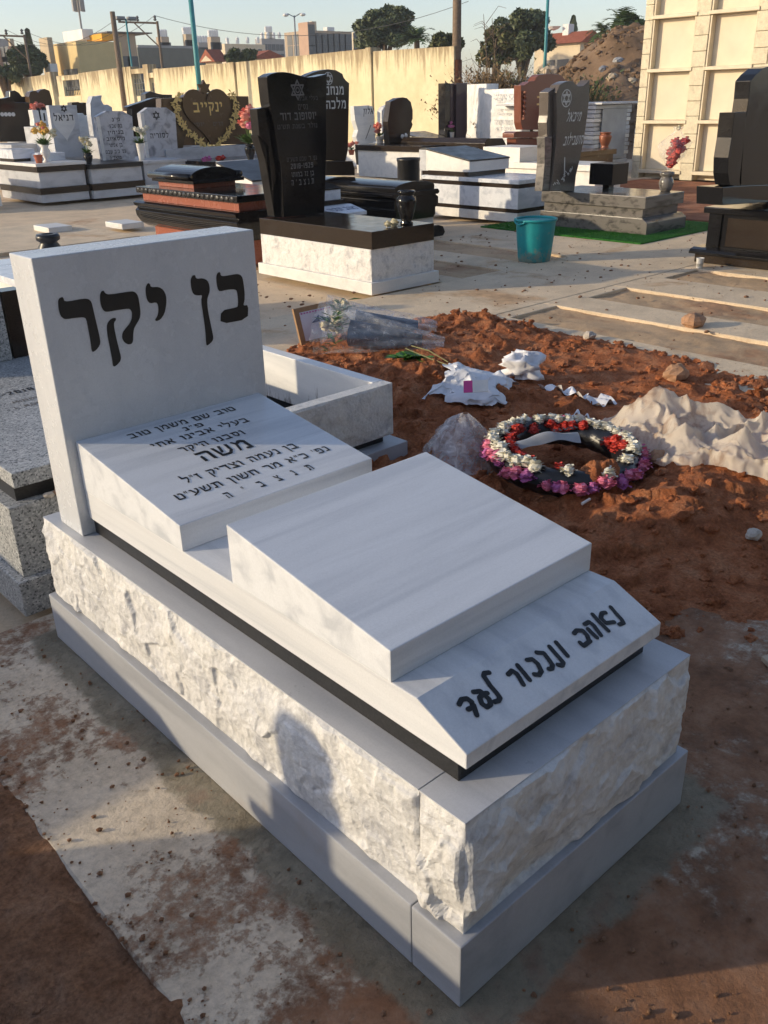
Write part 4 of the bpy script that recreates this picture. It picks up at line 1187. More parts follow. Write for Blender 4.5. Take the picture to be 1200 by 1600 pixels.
v = vase('round dark grey stone vase holding red flowers wrapped in clear plastic', (11.12, 6.40, .51), .27, .105, 'veingranite', 'bulb')
mb = MB()
for i in range(26):
    s_ = rng.random()
    petal_ball(mb, (11.12 + .16 * s_ + rng.uniform(-.13, .13) * s_, 6.37 + rng.uniform(-.13, .13) * s_, .80 + .40 * s_), .075, 30, 300 + i)
obj('red_blooms', mb, M['petal_red'], v)
M['film'] = m_film('clear_film', alpha=.15, rough=.08)
M['film_grey'] = m_plain('grey_stretch_film', (.30, .31, .33), .3, .5, .15, 4, .3)
M['film_white'] = m_film('milky_film', (.85, .86, .88), .85, .3)
n = 22; pts = np.zeros((12, n + 1, 3))
for i, (r, z) in enumerate(((.025, .02), (.04, .06), (.06, .10), (.10, .16), (.15, .22), (.18, .28), (.19, .34), (.18, .40), (.13, .46), (.07, .51), (.05, .55), (.07, .60))):
    for k in range(n + 1):
        a = 2 * math.pi * (k % n) / n
        rr = r * (1 + .30 * math.sin(a * 4 + i * .9) * rng.random() + .18 * math.sin(a * 9 - i))
        pts[i, k] = (11.13 + .13 * z / .6 + rr * math.cos(a), 6.38 + rr * math.sin(a), .76 + z)
pts[:, -1] = pts[:, 0]
obj('film_wrap', MB().grid(pts), M['film'], v, sm=True)
obj('bow', petal_ball(MB(), (11.26, 6.38, 1.34), .05, 30, 77), M['petal_cream'], v)
# artificial grass
M['turf'] = m_soil('artificial_turf', (.02, .10, .015), (.04, .20, .03), (.08, .30, .05), .9, 40)
tf = tag(obj('turf_mat', MB().box(9.62, 5.78, -.004, 12.0, 8.6, .016), M['turf'], None, bevel=.004, loc=(10.8, 7.3, 0)), 'bright green artificial grass mat round the veined granite grave', 'grass mat')
mb = MB()
for i in range(9000):
    x = rng.uniform(9.63, 11.98); y = rng.uniform(5.8, 8.58)
    if x > 10.3 and x < 11.32 and y > 6.14: continue
    a = rng.uniform(0, 6.28); l = rng.uniform(.012, .03)
    mb.add([(x - .004, y, .016), (x + .004, y, .016), (x + l * .5 * math.cos(a), y + l * .5 * math.sin(a), .016 + l)], [(0, 1, 2)])
tag(obj('turf_blades', mb, m_leaf('turf_green', (.04, .17, .02), (.08, .28, .045)), tf), kind='stuff')

# ------------------------------------------------------------------ black grave at the right edge
D = thing('gravestone', 'glossy black headstone with curved shoulders on panelled black base at the right edge', 'gravestone', (9.35, 3.6, 0))
obj('plinth', MB().prism([(8.86, 0), (9.95, 0), (9.95, .10), (8.86, .10)], 2.5, 4.57, 'y'), M['brownblack'], D, bevel=.004)
obj('plinth_moulding', MB().prism([(8.80, .1005), (10.0, .1005), (10.0, .125), (9.97, .15), (9.9, .165), (8.90, .165), (8.83, .15), (8.80, .125)], 2.45, 4.62, 'y'), M['black'], D, bevel=.003)
bxo('body', M['black'], D, 8.95, 2.6, .1655, 9.86, 4.5, .54, .004, 1)
for k in range(2):
    bxo('side_panel', M['brownblack'], D, 8.937, 2.72 + k * .82, .19, 8.9495, 3.44 + k * .82, .50, .003, 1)
for yy in (2.6, 3.46, 4.33):
    bxo('pilaster', M['black'], D, 8.925, yy, .167, 8.9495, yy + .07, .538, .003, 1)
bxo('cornice', M['black'], D, 8.90, 2.55, .5405, 9.9, 4.55, .61, .012, 2)
Yd = 4.12
pr = FP([(205,1380/1.0),(205,1380)], 1080, 80, 4.4444, Yd)
hp = [(345,945),(350,800),(362,640),(378,480),(400,330),(412,205),(450,160),(500,118),(540,105),(620,100),(700,118),(760,160),(800,220),(790,400),(770,560),(740,720),(700,860),(690,940)]
hD = stone(D, [(x, max(z, .70)) for x, z in FP(hp, 1080, 80, 4.4444, Yd)], Yd, .17, 'black', bevel=.006)
wp = [(270,930),(258,850),(262,740),(285,600),(305,430),(305,425),(385,420),(383,520),(368,640),(350,800),(340,900),(345,945)]
stone(D, [(x, max(z, .70)) for x, z in FP(wp, 1080, 80, 4.4444, Yd - .04)], Yd - .035, .17, 'black', 'side_wing', .006)
pp = [(215,1070),(218,945),(350,935),(480,930),(720,925),(720,1080)]
stone(D, [(x, .6105 if z < .66 else z) for x, z in FP(pp, 1080, 80, 4.4444, Yd - .1)], Yd - .1, .3, 'black', 'pedestal', .006)
pt_ = thing('paper_cup', 'small white disposable cup standing beside the black plinth at right', 'cup', (8.56, 4.33, -.006))
obj('cup_wall', MB().lathe([(.032, 0), (.034, .004), (.042, .105), (.045, .11), (.041, .11), (.036, .02)], (8.56, 4.33, -.006), 24), M['white_ceramic'], pt_, sm=True)

# ------------------------------------------------------------------ long white tiered grave behind the taupe headstone
t = tomb('white marble tiered grave behind the taupe headstone and memorial box', 14.1, 9.7, 15.05, 12.6, [
    ('plinth', 0, 0, .12, 'white_marble', .006), ('body', .05, .1205, .47, 'white_marble', .006), ('slab', -.02, .4705, .58, 'white_marble', .006)])
bxo('head_block', M['white_marble'], t, 14.12, 11.6, .5805, 15.0, 12.6, .86, .006, 2)
# ------------------------------------------------------------------ brown ornate headstone
t = thing('gravestone', 'ornate red-brown granite headstone with twisted columns and stepped pedestal', 'gravestone', (17.9, 14.4, 0))
Yo = 14.2
FPo = lambda p, Y=Yo: FP(p, 780, 100, 5.4545, Y)
h1 = stone(t, FPo([(200,560),(185,500),(185,180),(215,180),(260,150),(300,145),(320,110),(345,90),(420,82),(480,88),(530,95),(548,120),(600,170),(640,185),(645,500),(625,565)]), Yo, .22, 'redbrown')
stone(t, FPo([(125,630),(125,590),(150,575),(640,575),(660,600),(660,630)], Yo - .06), Yo - .06, .36, 'redbrown', 'moulding')
stone(t, FPo([(145,735),(145,632),(640,632),(640,735)], Yo - .02), Yo - .02, .3, 'redbrown', 'pedestal')
stone(t, [(x, z) for x, z in FPo([(115,850),(115,737),(660,737),(660,850)], Yo - .08)], Yo - .08, .42, 'redbrown', 'step')
q = FPo([(145,860), (640, 860)], Yo - .04)
bxo('base', M['brownblack'], t, q[0][0], Yo - .04, 0, q[1][0], Yo + .3, FPo([(145, 851)], Yo - .08)[0][1] - .001, .004, 1)
for X_ in (220,):
    a = FPo([(X_, 250), (X_, 455)], Yo - .03)
    pts = []
    for k in range(40):
        s_ = k / 39.0
        pts.append((a[0][0] + .018 * math.cos(s_ * 30), Yo - .03 + .018 * math.sin(s_ * 30), a[0][1] * (1 - s_) + a[1][1] * s_))
    obj('twisted_column', MB().tube(pts, .032, 8), M['redbrown'], t, sm=True)
    bxo('capital', M['redbrown'], t, a[0][0] - .06, Yo - .09, a[0][1], a[0][0] + .06, Yo, a[0][1] + .05, .004, 1)
    bxo('capital', M['redbrown'], t, a[0][0] - .06, Yo - .09, a[1][1] - .05, a[0][0] + .06, Yo, a[1][1], .004, 1)
q = FPo([(365, 350)])[0]
write('נייב', M['paint_gold'], h1, front(Yo), q[0], q[1], .20, .42)
mb = MB()
petal_ball(mb, (16.8, 14.6, .10), .1, 40, 5); petal_ball(mb, (17.0, 14.5, .08), .09, 40, 6)
tag(obj('fallen_flowers', mb, M['petal_red'], None, loc=(16.9, 14.55, 0)), 'dark red flowers lying at the foot of the ornate headstone', 'flowers')

# ------------------------------------------------------------------ monuments wrapped in white plastic
M['wrap'] = m_plain('white_wrapping', (.80, .79, .77), .45, .4, .08, 9, .5, 0, 0, 22)
def wrapped(label, x0, y0, z0, x1, y1, z1, seed, cat='monument'):
    t = thing('wrapped_monument', label, cat, ((x0 + x1) / 2, (y0 + y1) / 2, z0))
    mb = MB()
    for fc in range(3):
        na, nb = 26, 34
        u = np.linspace(0, 1, na); w = np.linspace(0, 1, nb)
        U, V = np.meshgrid(u, w, indexing='ij')
        d = .05 * (fbm(U * 4 + fc, V * 3, seed + fc, 4) - .5) * np.sin(np.pi * U) ** .5 + .02 * (facets(U * 9, V * 6, seed + 3 + fc) - .5) * np.minimum(1, np.sin(np.pi * U) * 3)
        if fc == 0: Pn = np.stack([x0 + U * (x1 - x0), y0 - d, z0 + V * (z1 - z0)], -1)
        elif fc == 1: Pn = np.stack([x0 - d, y1 + U * (y0 - y1), z0 + V * (z1 - z0)], -1)
        else: Pn = np.stack([x1 + d, y0 + U * (y1 - y0), z0 + V * (z1 - z0)], -1)
        mb.grid(Pn)
    mb.add([(x0, y1, z0), (x1, y1, z0), (x1, y1, z1), (x0, y1, z1)], [(1, 0, 3, 2)])
    nt_ = 20
    U, V = np.meshgrid(np.linspace(0, 1, nt_), np.linspace(0, 1, 6), indexing='ij')
    mb.grid(np.stack([x0 + U * (x1 - x0), y0 + V * (y1 - y0), z1 + .03 * (fbm(U * 5, V * 2, seed + 8, 3) - .5) * np.sin(np.pi * U) * np.sin(np.pi * V)], -1))
    obj('wrapping', mb, M['wrap'], t, sm=True)
    return t
XR = 19.2
q0 = W(757, 140, 0, XR); q1 = W(814, 232, 0, XR)
t = wrapped('white plastic-wrapped monument printed with faint rows of lettering', XR, q1.y, max(0.02, q1.z), XR + .35, q0.y, q0.z, 4)
bxo('pallet', M['sand'], t, XR + .02, q1.y + .05, 0, XR + .33, q0.y - .05, max(.02, q1.z) - .004, .004, 1)
for k, (pyy, wd, h) in enumerate(((152, .42, .10), (158, .36, .07), (171, .2, .05), (177, .26, .05), (192, .40, .10), (201, .34, .07), (213, .3, .04), (218, .36, .04))):
    q = W(787, pyy, 0, XR - .04)
    write(('סבא טוב לב', 'נשמה לא תשכח', 'הורים', 'אבא וסבא', 'משפחה יקרה', 'לעולם לא', 'תהא נשמתו', 'צרורה בצרור')[k], M['grey_marble'], t, (lambda a, b2, w: (XR - .05 - w, -a, b2)), -q.y, q.z - .04, h * 1.2, wd * 1.7, depth=.004)
q0 = W(729, 132, 0, XR + .2); q1 = W(758, 222, 0, XR + .2)
t = wrapped('plain white wrapped slab between the dark columns and the printed monument', XR + .2, max(q1.y, W(757, 140, 0, XR).y + .05), .35, XR + .7, q0.y, q0.z, 9)
bxo('base_block', M['white_marble'], t, XR + .1, max(q1.y, W(757, 140, 0, XR).y + .04), 0, XR + .8, q0.y + .1, .349, .005, 1)

# dark twin-column headstone near the end of the wall
t = thing('gravestone', 'dark purple-brown twin slab headstone near the end of the yellow wall', 'gravestone', (18.3, 17.8, 0))
Yp = 17.6
for nm, pts, mk, dy in (('headstone', [(695,130),(703,130),(703,214),(695,214)], 'black', .0), ('headstone', [(703.5,131),(712,131),(712,216),(703.5,216)], 'purple', .05), ('headstone', [(713,130),(730,129.5),(730,205),(727,216),(713,216)], 'purple', -.02)):
    pr = [(W(a, b2, 1, Yp + dy).x, W(a, b2, 1, Yp + dy).z) for a, b2 in pts]
    stone(t, pr, Yp + dy, .25, mk)
q0 = W(690, 217, 1, Yp - .1); q1 = W(736, 217, 1, Yp - .1)
bxo('base', M['black'], t, q0.x, Yp - .1, 0, q1.x, Yp + .5, q0.z - .01, .006, 2)
q = W(714, 210, 1, Yp - .25)
vv = vase('white cup with a dark flower in front of the purple-brown headstone', (q.x, Yp - .06, q0.z - .009), .16, .07, 'white_ceramic', 'cone')
bouquet(vv, (q.x, Yp - .06, q0.z + .15), .08, .3, [('petal_mauve', 4, .07)], 7, 14, .16)
# black rounded tomb in front of it
q0 = W(757, 258, 0, 15.9)
t = thing('gravestone', 'black rounded barrel-topped grave in front of the wrapped monuments', 'gravestone', (16.4, 15.2, 0))
y0b = W(745, 258, 1, 14.0)
xa = W(757, 240, 1, 14.3); xb = W(790, 240, 1, 14.3)
pr = [(xa.x, 0), (xb.x, 0), (xb.x, W(790, 225, 1, 14.3).z), (xb.x - .12, W(782, 216, 1, 14.3).z), (xa.x + .1, W(765, 216, 1, 14.3).z), (xa.x, W(757, 224, 1, 14.3).z)]
obj('body', MB().prism(prof_clean(pr), 14.3, 17.2, 'y'), M['brownblack'], t, bevel=.01)
# small white plaque grave in front of the barrel one
q0 = W(706, 243, 1, 13.2); q1 = W(749, 232, 1, 13.2)
t = tomb('small white plaque block on a dark ledge near the yellow wall', q0.x, 13.2, q1.x, 14.2, [('dark_base', .05, 0, .36, 'brownblack', .005), ('block', .0, .3605, q1.z, 'grey_marble', .006), ('cap', .01, q1.z + .0005, q1.z + .03, 'black_matt', .003)])

# ------------------------------------------------------------------ oval black headstone on white base
q0 = W(604, 228, 1, 16.9); q1 = W(706, 228, 1, 15.6)
t = thing('gravestone', 'dark oval-topped headstone on a dark slab over a white base by the yellow wall', 'gravestone', (15.6, 16.6, 0))
x0o, x1o = 15.25, 16.3
zs = W(670, 237, 1, 15.6).z
bxo('body', M['white_marble'], t, x0o + .05, 15.65, 0, x1o - .05, 18.0, zs - .001, .006, 1)
bxo('slab', M['brownblack'], t, x0o, 15.6, zs, x1o, 18.05, zs + .13, .006, 2)
pr = FP([(455,640),(440,400),(470,190),(500,180),(545,155),(600,147),(640,155),(680,195),(700,280),(700,370),(688,400),(700,430),(690,460),(675,490),(665,640)], 540, 130, 6.667, 17.4)
stone(t, [(x, max(z, zs + .1305)) for x, z in pr], 17.4, .2, 'brownblack')
for i, (X_, Y_) in enumerate(((600, 555), (637, 543))):
    q = W(540 + X_ / 6.667, 130 + Y_ / 6.667, 1, 17.3)
    obj('stone_flower', MB().blob((q.x, 17.33, q.z), .055, 1, .6, 1, i, 8, 6, .2), M['white_ceramic'], t)
# pale book-shaped plaque grave right of it
t = tomb('pale book-shaped plaque on a low grave under the yellow wall', 17.1, 17.1, 18.1, 19.2, [('body', 0, 0, .55, 'white_marble', .006), ('dark_edge', -.02, .5505, .60, 'brownblack', .003)])
obj('book', MB().prism([(17.3, .6005), (18.3, .6005), (18.3, .95), (17.3, .78)], 17.15, 18.05, 'x'), M['marble_blue'], t, bevel=.005)
obj('book_cover', MB().prism([(17.28, .7825), (18.32, .9545), (18.32, .985), (17.28, .81)], 17.12, 18.08, 'x'), M['brownblack'], t, bevel=.003)
# white scalloped stone with script, and a paler one beside
t = thing('gravestone', 'small white headstone with scalloped sides and slanting black script', 'gravestone', (15.9, 21.3, 0))
pr = FP([(135,640),(110,560),(130,490),(100,390),(85,240),(210,235),(240,230),(285,245),(300,300),(295,400),(320,480),(310,560),(330,620)], 540, 130, 6.667, 21.0)
hw = stone(t, pr, 21.0, .2, 'white_marble')
qq = W(540 + 235 / 6.667, 130 + 325 / 6.667, 1, 21.0)
write('אלון', M['paint_black'], hw, front(21.0), qq.x, qq.z, .16, .42, slant=.2)
qa = W(540 + 210 / 6.667, 130 + 580 / 6.667, 1, 21.0); qb = W(540 + 262 / 6.667, 130 + 440 / 6.667, 1, 21.0)
obj('branch_motif', lift(MB(), stroke_polys([(qa.x, qa.z), (qb.x, qb.z)], .03), front(21.0)), M['paint_grey'], hw)
zz = min(p[1] for p in pr)
bxo('base', M['white_marble'], t, min(p[0] for p in pr) - .1, 19.3, 0, max(p[0] for p in pr) + .1, 21.3, zz - .002, .006, 1)
t = thing('gravestone', 'pale rounded headstone with a column of dark script half hidden by the oval one', 'gravestone', (17.2, 20.8, 0))
pr = FP([(380,590),(375,290),(400,250),(450,225),(560,225),(620,260),(640,300),(640,590)], 540, 130, 6.667, 20.5)
hw = stone(t, pr, 20.5, .2, 'white_marble')
for k in range(4):
    qq = W(540 + 430 / 6.667, 130 + (300 + k * 70) / 6.667, 1, 20.5)
    write(('אנה', 'בת', 'שרה', 'לב')[k] if False else ('אתי', 'בת', 'שרה', 'לב')[k], M['paint_black'], hw, front(20.5), qq.x, qq.z, .1, .2)
zz = min(p[1] for p in pr)
bxo('base', M['white_marble'], t, min(p[0] for p in pr) - .1, 19.2, 0, max(p[0] for p in pr) + .1, 20.8, zz - .002, .006, 1)
# dark flared planter box and small pots
q = W(585, 262, 2, 0.0)
Yb = 18.4
qa = W(571, 258, 1, Yb); qb = W(594, 258, 1, Yb); qc = W(572, 233, 1, Yb)
t = thing('planter', 'black flared square stone planter standing in front of the white scalloped headstone', 'planter', ((qa.x + qb.x) / 2, Yb + .2, 0))
bxo('foot', M['white_marble'], t, qa.x, Yb, 0, qb.x, Yb + .36, qa.z, .004, 1)
obj('tub', MB().prism(prof_clean([(qa.x, qa.z + .001), (qb.x, qb.z + .001), (qb.x + .06, qc.z - .08), (qb.x + .10, qc.z), (qa.x - .05, qc.z), (qa.x - .03, qc.z - .08)]), Yb, Yb + .38, 'y'), M['black_matt'], t, bevel=.006)
q = W(594, 233, 1, 18.2)
vv = vase('pale stone vase of coral flowers behind the black flared planter', (q.x, 18.2, 0), q.z + .32, .12, 'pebble', 'urn')
bouquet(vv, (q.x, 18.2, q.z + .32), .2, .26, [('petal_coral', 6, .11), ('petal_red', 2, .07)], 21, 18, .2)
t = tomb('low white grave with slanted dark top left of the black planter', 12.7, 17.2, 13.9, 19.4, [('body', 0, 0, .50, 'white_marble', .006), ('slab', -.03, .5005, .56, 'brownblack', .003)])
q = W(549, 234, 1, 17.5)
vv = vase('small pot of pinkish red flowers on the low white grave behind', (q.x, 17.5, .56), .12, .09, 'terracotta', 'cone')
bouquet(vv, (q.x, 17.5, .68), .14, .16, [('petal_coral', 5, .09)], 23, 12, .15)

# ------------------------------------------------------------------ stacked slabs, brown low grave with a copper vase
t = thing('slab_stack', 'tall stack of grey stone slabs wrapped in film behind the taupe headstone', 'stone slabs', (20.2, 14.2, 0))
Ys = 13.2
qa = W(926, 232, 1, Ys); qb = W(993, 232, 1, Ys); qt = W(926, 164, 1, Ys)
x0s, x1s = qa.x, qb.x
n = 16
z0 = .0
for k in range(n):
    za = z0 + (qt.z - z0) * k / n; zb2 = z0 + (qt.z - z0) * (k + .86) / n
    dx = rng.uniform(-.03, .03); dy = rng.uniform(-.02, .02)
    bxo('stone_slab', M['grey_marble' if k % 4 else 'white_marble'], t, x0s + dx, Ys + dy, za, x1s - .35 + dx, Ys + 1.9 + dy, zb2, .004, 1)
obj('film_wrap', MB().box(x0s + .25, Ys - .05, .35, x1s - .6, Ys - .035, qt.z - .1), M['film_grey'], t)
for k in range(5):
    bxo('paving_slab', M['grey_marble'], t, x0s - .02 + k * .42, Ys - .2, qt.z + .005, x0s + .38 + k * .42, Ys + 3.2, qt.z + .05, .004, 1)
t = thing('slab_stack', 'short white-topped stack of stone slabs next to the niche building', 'stone slabs', (21.6, 12.9, 0))
for k in range(9):
    bxo('stone_slab', M['white_marble'], t, x1s - .28, 12.5 + rng.uniform(-.03, .03), .11 * k, x1s + .5, 13.1, .11 * k + .1, .004, 1)
t = tomb('low brown granite grave carrying a copper vase near the niche building', 16.3, 11.75, 17.75, 13.1, [('plinth', 0, 0, .12, 'brown', .006), ('body', .05, .1205, .55, 'brown', .006), ('slab', 0, .5505, .66, 'brown', .006)])
q = W(945, 228, 1, 12.2)
vase('copper-coloured vase on the low brown grave', (q.x, 12.2, .66), .34, .15, 'copper', 'urn')
# ------------------------------------------------------------------ left rear row
G3 = tomb('plain white two-step marble grave at the far left edge', 4.9, 18.65, 6.15, 20.8, [('plinth', 0, 0, .30, 'white_marble', .006), ('body', .05, .3005, .62, 'white_marble', .006), ('slab', 0, .6205, .68, 'marble_blue', .006)])
G1 = tomb('white grave with black bands and a grey heart-engraved headstone', 6.95, 18.5, 8.0, 20.7, [
    ('plinth', 0, 0, .165, 'grey_marble', .006), ('black_band', -.02, .1655, .29, 'brownblack', .003), ('body', .02, .2905, .60, 'grey_marble', .006), ('black_band', -.01, .6005, .71, 'brownblack', .003), ('slab', -.03, .7105, .77, 'white_marble', .006)])
F6 = lambda p, Y: FP(p, 0, 120, 6.0, Y)
pr = F6([(540,650),(490,280),(455,268),(720,262),(765,640)], 20.0)
pr = [(x, z) for x, z in F6([(530,760),(455,268),(718,265),(765,660),(770,760)], 20.0)]
hG = stone(G1, [(x, max(z, .7705)) for x, z in pr], 20.0, .16, 'grey_marble')
q = W(605 / 6, 120 + 440 / 6, 1, 20.0)
hc = []
for k in range(40):
    a = 2 * math.pi * k / 40
    hc.append((q.x + .26 * math.sin(a) ** 3, q.z - .02 + .021 * (13 * math.cos(a) - 5 * math.cos(2 * a) - 2 * math.cos(3 * a) - math.cos(4 * a))))
obj('heart_motif', lift(MB(), [hc], front(20.0), .001), M['white_marble'], hG)
write('דניאל', M['paint_black'], hG, front(20.0), q.x, q.z + .06, .12, .46, depth=.003)
q2 = W(598 / 6, 120 + 298 / 6, 1, 20.0)
obj('star_emblem', lift(MB(), star_polys(q2.x, q2.z, .07, .018), front(20.0), .003), M['paint_black'], hG)
bxo('name_block', M['marble_blue'], G1, 7.35, 19.3, .7705, 7.95, 19.95, .93, .005, 1)
q = W(73, 250, 1, 18.9)
vv = vase('white ceramic vase of yellow and cream flowers on the heart-engraved grave', (q.x, 18.9, .77), .34, .11, 'white_ceramic', 'waist')
bouquet(vv, (q.x, 18.9, 1.10), .26, .42, [('petal_yellow', 6, .10), ('petal_cream', 4, .09), ('petal_coral', 4, .06)], 31, 34, .26)
t = thing('name_block', 'small white block with black foot on the left end of the heart-engraved grave', 'stone block', (7.1, 20.2, .77))
bxo('foot', M['brownblack'], t, 6.98, 19.75, .7705, 7.42, 20.55, .83, .003, 1)
bxo('block', M['marble_blue'], t, 6.96, 19.7, .8305, 7.45, 20.6, 1.02, .006, 1)
vase('small terracotta pot next to the white ceramic vase', (7.12, 18.75, .77), .16, .10, 'terracotta', 'cone')
G2 = tomb('grey marble grave with dark bands beside the heart-engraved one', 8.06, 18.4, 9.3, 20.7, [
    ('plinth', 0, 0, .165, 'grey_marble', .006), ('dark_band', -.01, .1655, .30, 'brownblack', .003), ('body', .02, .3005, .60, 'grey_marble', .006), ('slab', -.02, .6005, .69, 'black_matt', .006)])
pr = F6([(975,800),(900,375),(1000,320),(1150,322),(1240,372),(1275,800)], 19.6)
hG = stone(G2, [(x, max(z, .6905)) for x, z in pr], 19.6, .16, 'cloud_marble')
obj('pale_edge', MB().prism(prof_clean([(x, max(z, .6905)) for x, z in F6([(975,800),(900,375),(930,372),(1000,800)], 19.585)]), 19.585, 19.599, 'y'), M['white_marble'], G2)
for k, (txt, wd) in enumerate((('פ״נ', .2), ('בת שבע', .32), ('בנימין', .4), ('מוסאיוב', .46), ('בן אסתר', .34), ('נפ׳ כ״ב סיון', .5) if False else ('נפ׳ כ״ב שבט', .5), ('תנצב״ה', .3))):
    q = W(1085 / 6, 120 + (400 + 60 * k) / 6, 1, 19.6)
    write(txt, M['paint_black'], hG, front(19.6), q.x, q.z - .04, .075, wd)
q = W(875 / 6, 120 + 790 / 6, 1, 18.7)
vv = vase('dark urn with pale yellow flowers between two grey headstones', (8.22, 18.75, .69), .22, .10, 'black_matt', 'urn')
bouquet(vv, (8.22, 18.75, .90), .12, .34, [('petal_cream', 5, .085), ('petal_white', 3, .07)], 35, 20, .2)
G4 = tomb('clouded grey marble headstone with pale edge beside the brown heart monument', 9.36, 18.5, 10.5, 20.7, [('plinth', 0, 0, .2, 'grey_marble', .006), ('body', .03, .2005, .62, 'grey_marble', .006), ('slab', 0, .6205, .68, 'grey_marble', .006)])
S6 = lambda p, Y: FP(p, 180, 120, 5.0, Y)
pr = S6([(250,680),(195,285),(255,240),(400,240),(470,290),(500,680)], 19.8)
hG = stone(G4, [(x, max(z, .6805)) for x, z in pr], 19.8, .16, 'cloud_marble')
obj('pale_edge', MB().prism(prof_clean([(x, max(z, .6805)) for x, z in S6([(250,680),(195,285),(222,280),(275,680)], 19.785)]), 19.785, 19.799, 'y'), M['white_marble'], G4)
q = W(180 + 350 / 5, 120 + 300 / 5, 1, 19.8)
obj('star_emblem', lift(MB(), star_polys(q.x - .1, q.z, .09, .02), front(19.8)), M['paint_black'], hG)
write('לסוריה', M['paint_black'], hG, front(19.8), q.x - .08, q.z - .5, .11, .5)
q = W(180 + 215 / 5, 120 + 690 / 5, 1, 18.9)
vv = vase('tall white vase of white flowers in front of the clouded grey headstone', (q.x, 18.9, .68), .36, .10, 'white_ceramic', 'cone')
bouquet(vv, (q.x, 18.9, 1.03), .2, .36, [('petal_white', 8, .085)], 37, 30, .22)

# brown heart monument
H = thing('gravestone', 'wide brown granite monument with heart, gold leaf wreath and star on top', 'gravestone', (11.9, 20.2, 0))
Yh = 20.0
pr = S6([(365,540),(358,170),(520,160),(560,140),(620,122),(700,135),(770,122),(840,120),(880,150),(1040,152),(1050,300),(1052,525)], Yh)
zb2 = min(p[1] for p in pr)
hH = stone(H, pr, Yh, .25, 'brown', bevel=0)
hc = []
q = W(180 + 715 / 5, 120 + 300 / 5, 1, Yh)
for k in range(48):
    a = 2 * math.pi * k / 48
    hc.append((q.x + .68 * math.sin(a) ** 3, q.z + .07 + .0435 * (13 * math.cos(a) - 5 * math.cos(2 * a) - 2 * math.cos(3 * a) - math.cos(4 * a))))
obj('heart_relief', MB().prism(prof_clean(hc), Yh - .05, Yh - .0005, 'y'), M['brown'], H, bevel=.01)
qs = []
for sgn in (-1, 1):
    for k in range(34):
        s_ = k / 33.0
        a = .36 * math.pi + s_ * .60 * math.pi
        x = q.x + sgn * .86 * math.sin(a) ** 1.7; z = q.z + .0 + .047 * (13 * math.cos(a) - 5 * math.cos(2 * a) - 2 * math.cos(3 * a) - math.cos(4 * a)) - .02
        for m_ in range(5):
            an = rng.uniform(0, 6.28); l = rng.uniform(.07, .14)
            ox, oz = rng.uniform(-.05, .05), rng.uniform(-.05, .05)
            qs.append([(x + ox, z + oz), (x + ox + l * .5 * math.cos(an) - .02 * math.sin(an), z + oz + l * .5 * math.sin(an) + .02 * math.cos(an)), (x + ox + l * math.cos(an), z + oz + l * math.sin(an)), (x + ox + l * .5 * math.cos(an) + .02 * math.sin(an), z + oz + l * .5 * math.sin(an) - .02 * math.cos(an))])
tag(obj('gold_leaf_wreath', lift(MB(), qs, front(Yh - .055), .002), M['paint_gold'], H), kind='stuff')
q2 = W(180 + 728 / 5, 120 + 275 / 5, 1, Yh - .05)
write('ינקייב', M['paint_gold'], H, front(Yh - .05), q2.x, q2.z, .22, .85, depth=.003)
for k, wd in enumerate((.3, .3)):
    write(('יוחנן', 'מרים')[k] if False else ('יוסי', 'מרים')[k], M['paint_faint'], H, front(Yh - .05), q2.x + (-.3, .25)[k], q2.z - .32, .09, wd, depth=.003)
qst = W(180 + 696 / 5, 120 + 90 / 5, 1, Yh + .05)
st = []
for k in range(12):
    a = math.pi / 2 + k * math.pi / 6; r = .19 if k % 2 == 0 else .11
    st.append((qst.x + r * math.cos(a), qst.z + r * math.sin(a)))
obj('star', MB().prism(prof_clean(st), Yh + .03, Yh + .12, 'y'), M['brown'], H)
qp = W(180 + 490 / 5, 120 + 470 / 5, 1, Yh)
obj('etched_portrait', lift(MB(), [[(qp.x + .2 * math.cos(a) * (1 + .15 * math.sin(3 * a)), qp.z + .3 * math.sin(a)) for a in np.linspace(0, 6.0, 20)]], front(Yh), .002), M['brownblack'], hH)
qa = W(180 + 390 / 5, 120 + 640 / 5, 1, Yh - .25); qb = W(180 + 1060 / 5, 120 + 600 / 5, 1, Yh - .25)
qx = W(180 + 455 / 5, 120 + 545 / 5, 1, Yh - .25)
bxo('marble_base', M['grey_marble'], H, pr[0][0] - .05, Yh - .25, .45, pr[-1][0] + .1, Yh + .3, zb2 - .002, .006, 1)
bxo('ledger', M['brownblack'], H, pr[0][0] + .3, 17.9, 0, pr[-1][0] + .1, Yh - .26, .58, .006, 1)
bxo('foundation', M['grey_marble'], H, pr[0][0] - .05, Yh - .24, 0, pr[-1][0] + .1, Yh + .3, .449, .006, 1)
q = W(336, 240, 1, 18.2)
for i, (dx, mk, nm) in enumerate(((-.22, 'petal_mauve', 'mauve'), (.16, 'petal_red', 'red'))):
    tt = thing('fallen_flowers', 'small bunch of %s flowers lying on the dark ledger of the brown heart monument' % nm, 'flowers', (q.x + dx, 18.2, .58))
    for k in range(3):
        obj('bloom', petal_ball(MB(), (q.x + dx + .09 * (k - 1), 18.2 + .04 * k, .65), .09, 40, 60 + i * 9 + k), M[mk], tt)
    obj('foliage', leaf_spray(MB(), (q.x + dx, 18.25, .6), 10, .16, 44 + i, .3), M['leaf'], tt)
q = W(392, 252, 1, 16.6)
vv = vase('dark vase of large pink flowers with green leaves left of the tall black headstone', (q.x, 16.6, max(.3, q.z)), .36, .12, 'black', 'urn')
bouquet(vv, (q.x, 16.6, max(.3, q.z) + .36), .13, .75, [('petal_coral', 4, .17), ('petal_pink', 5, .15), ('petal_cream', 3, .07)], 41, 40, .38)
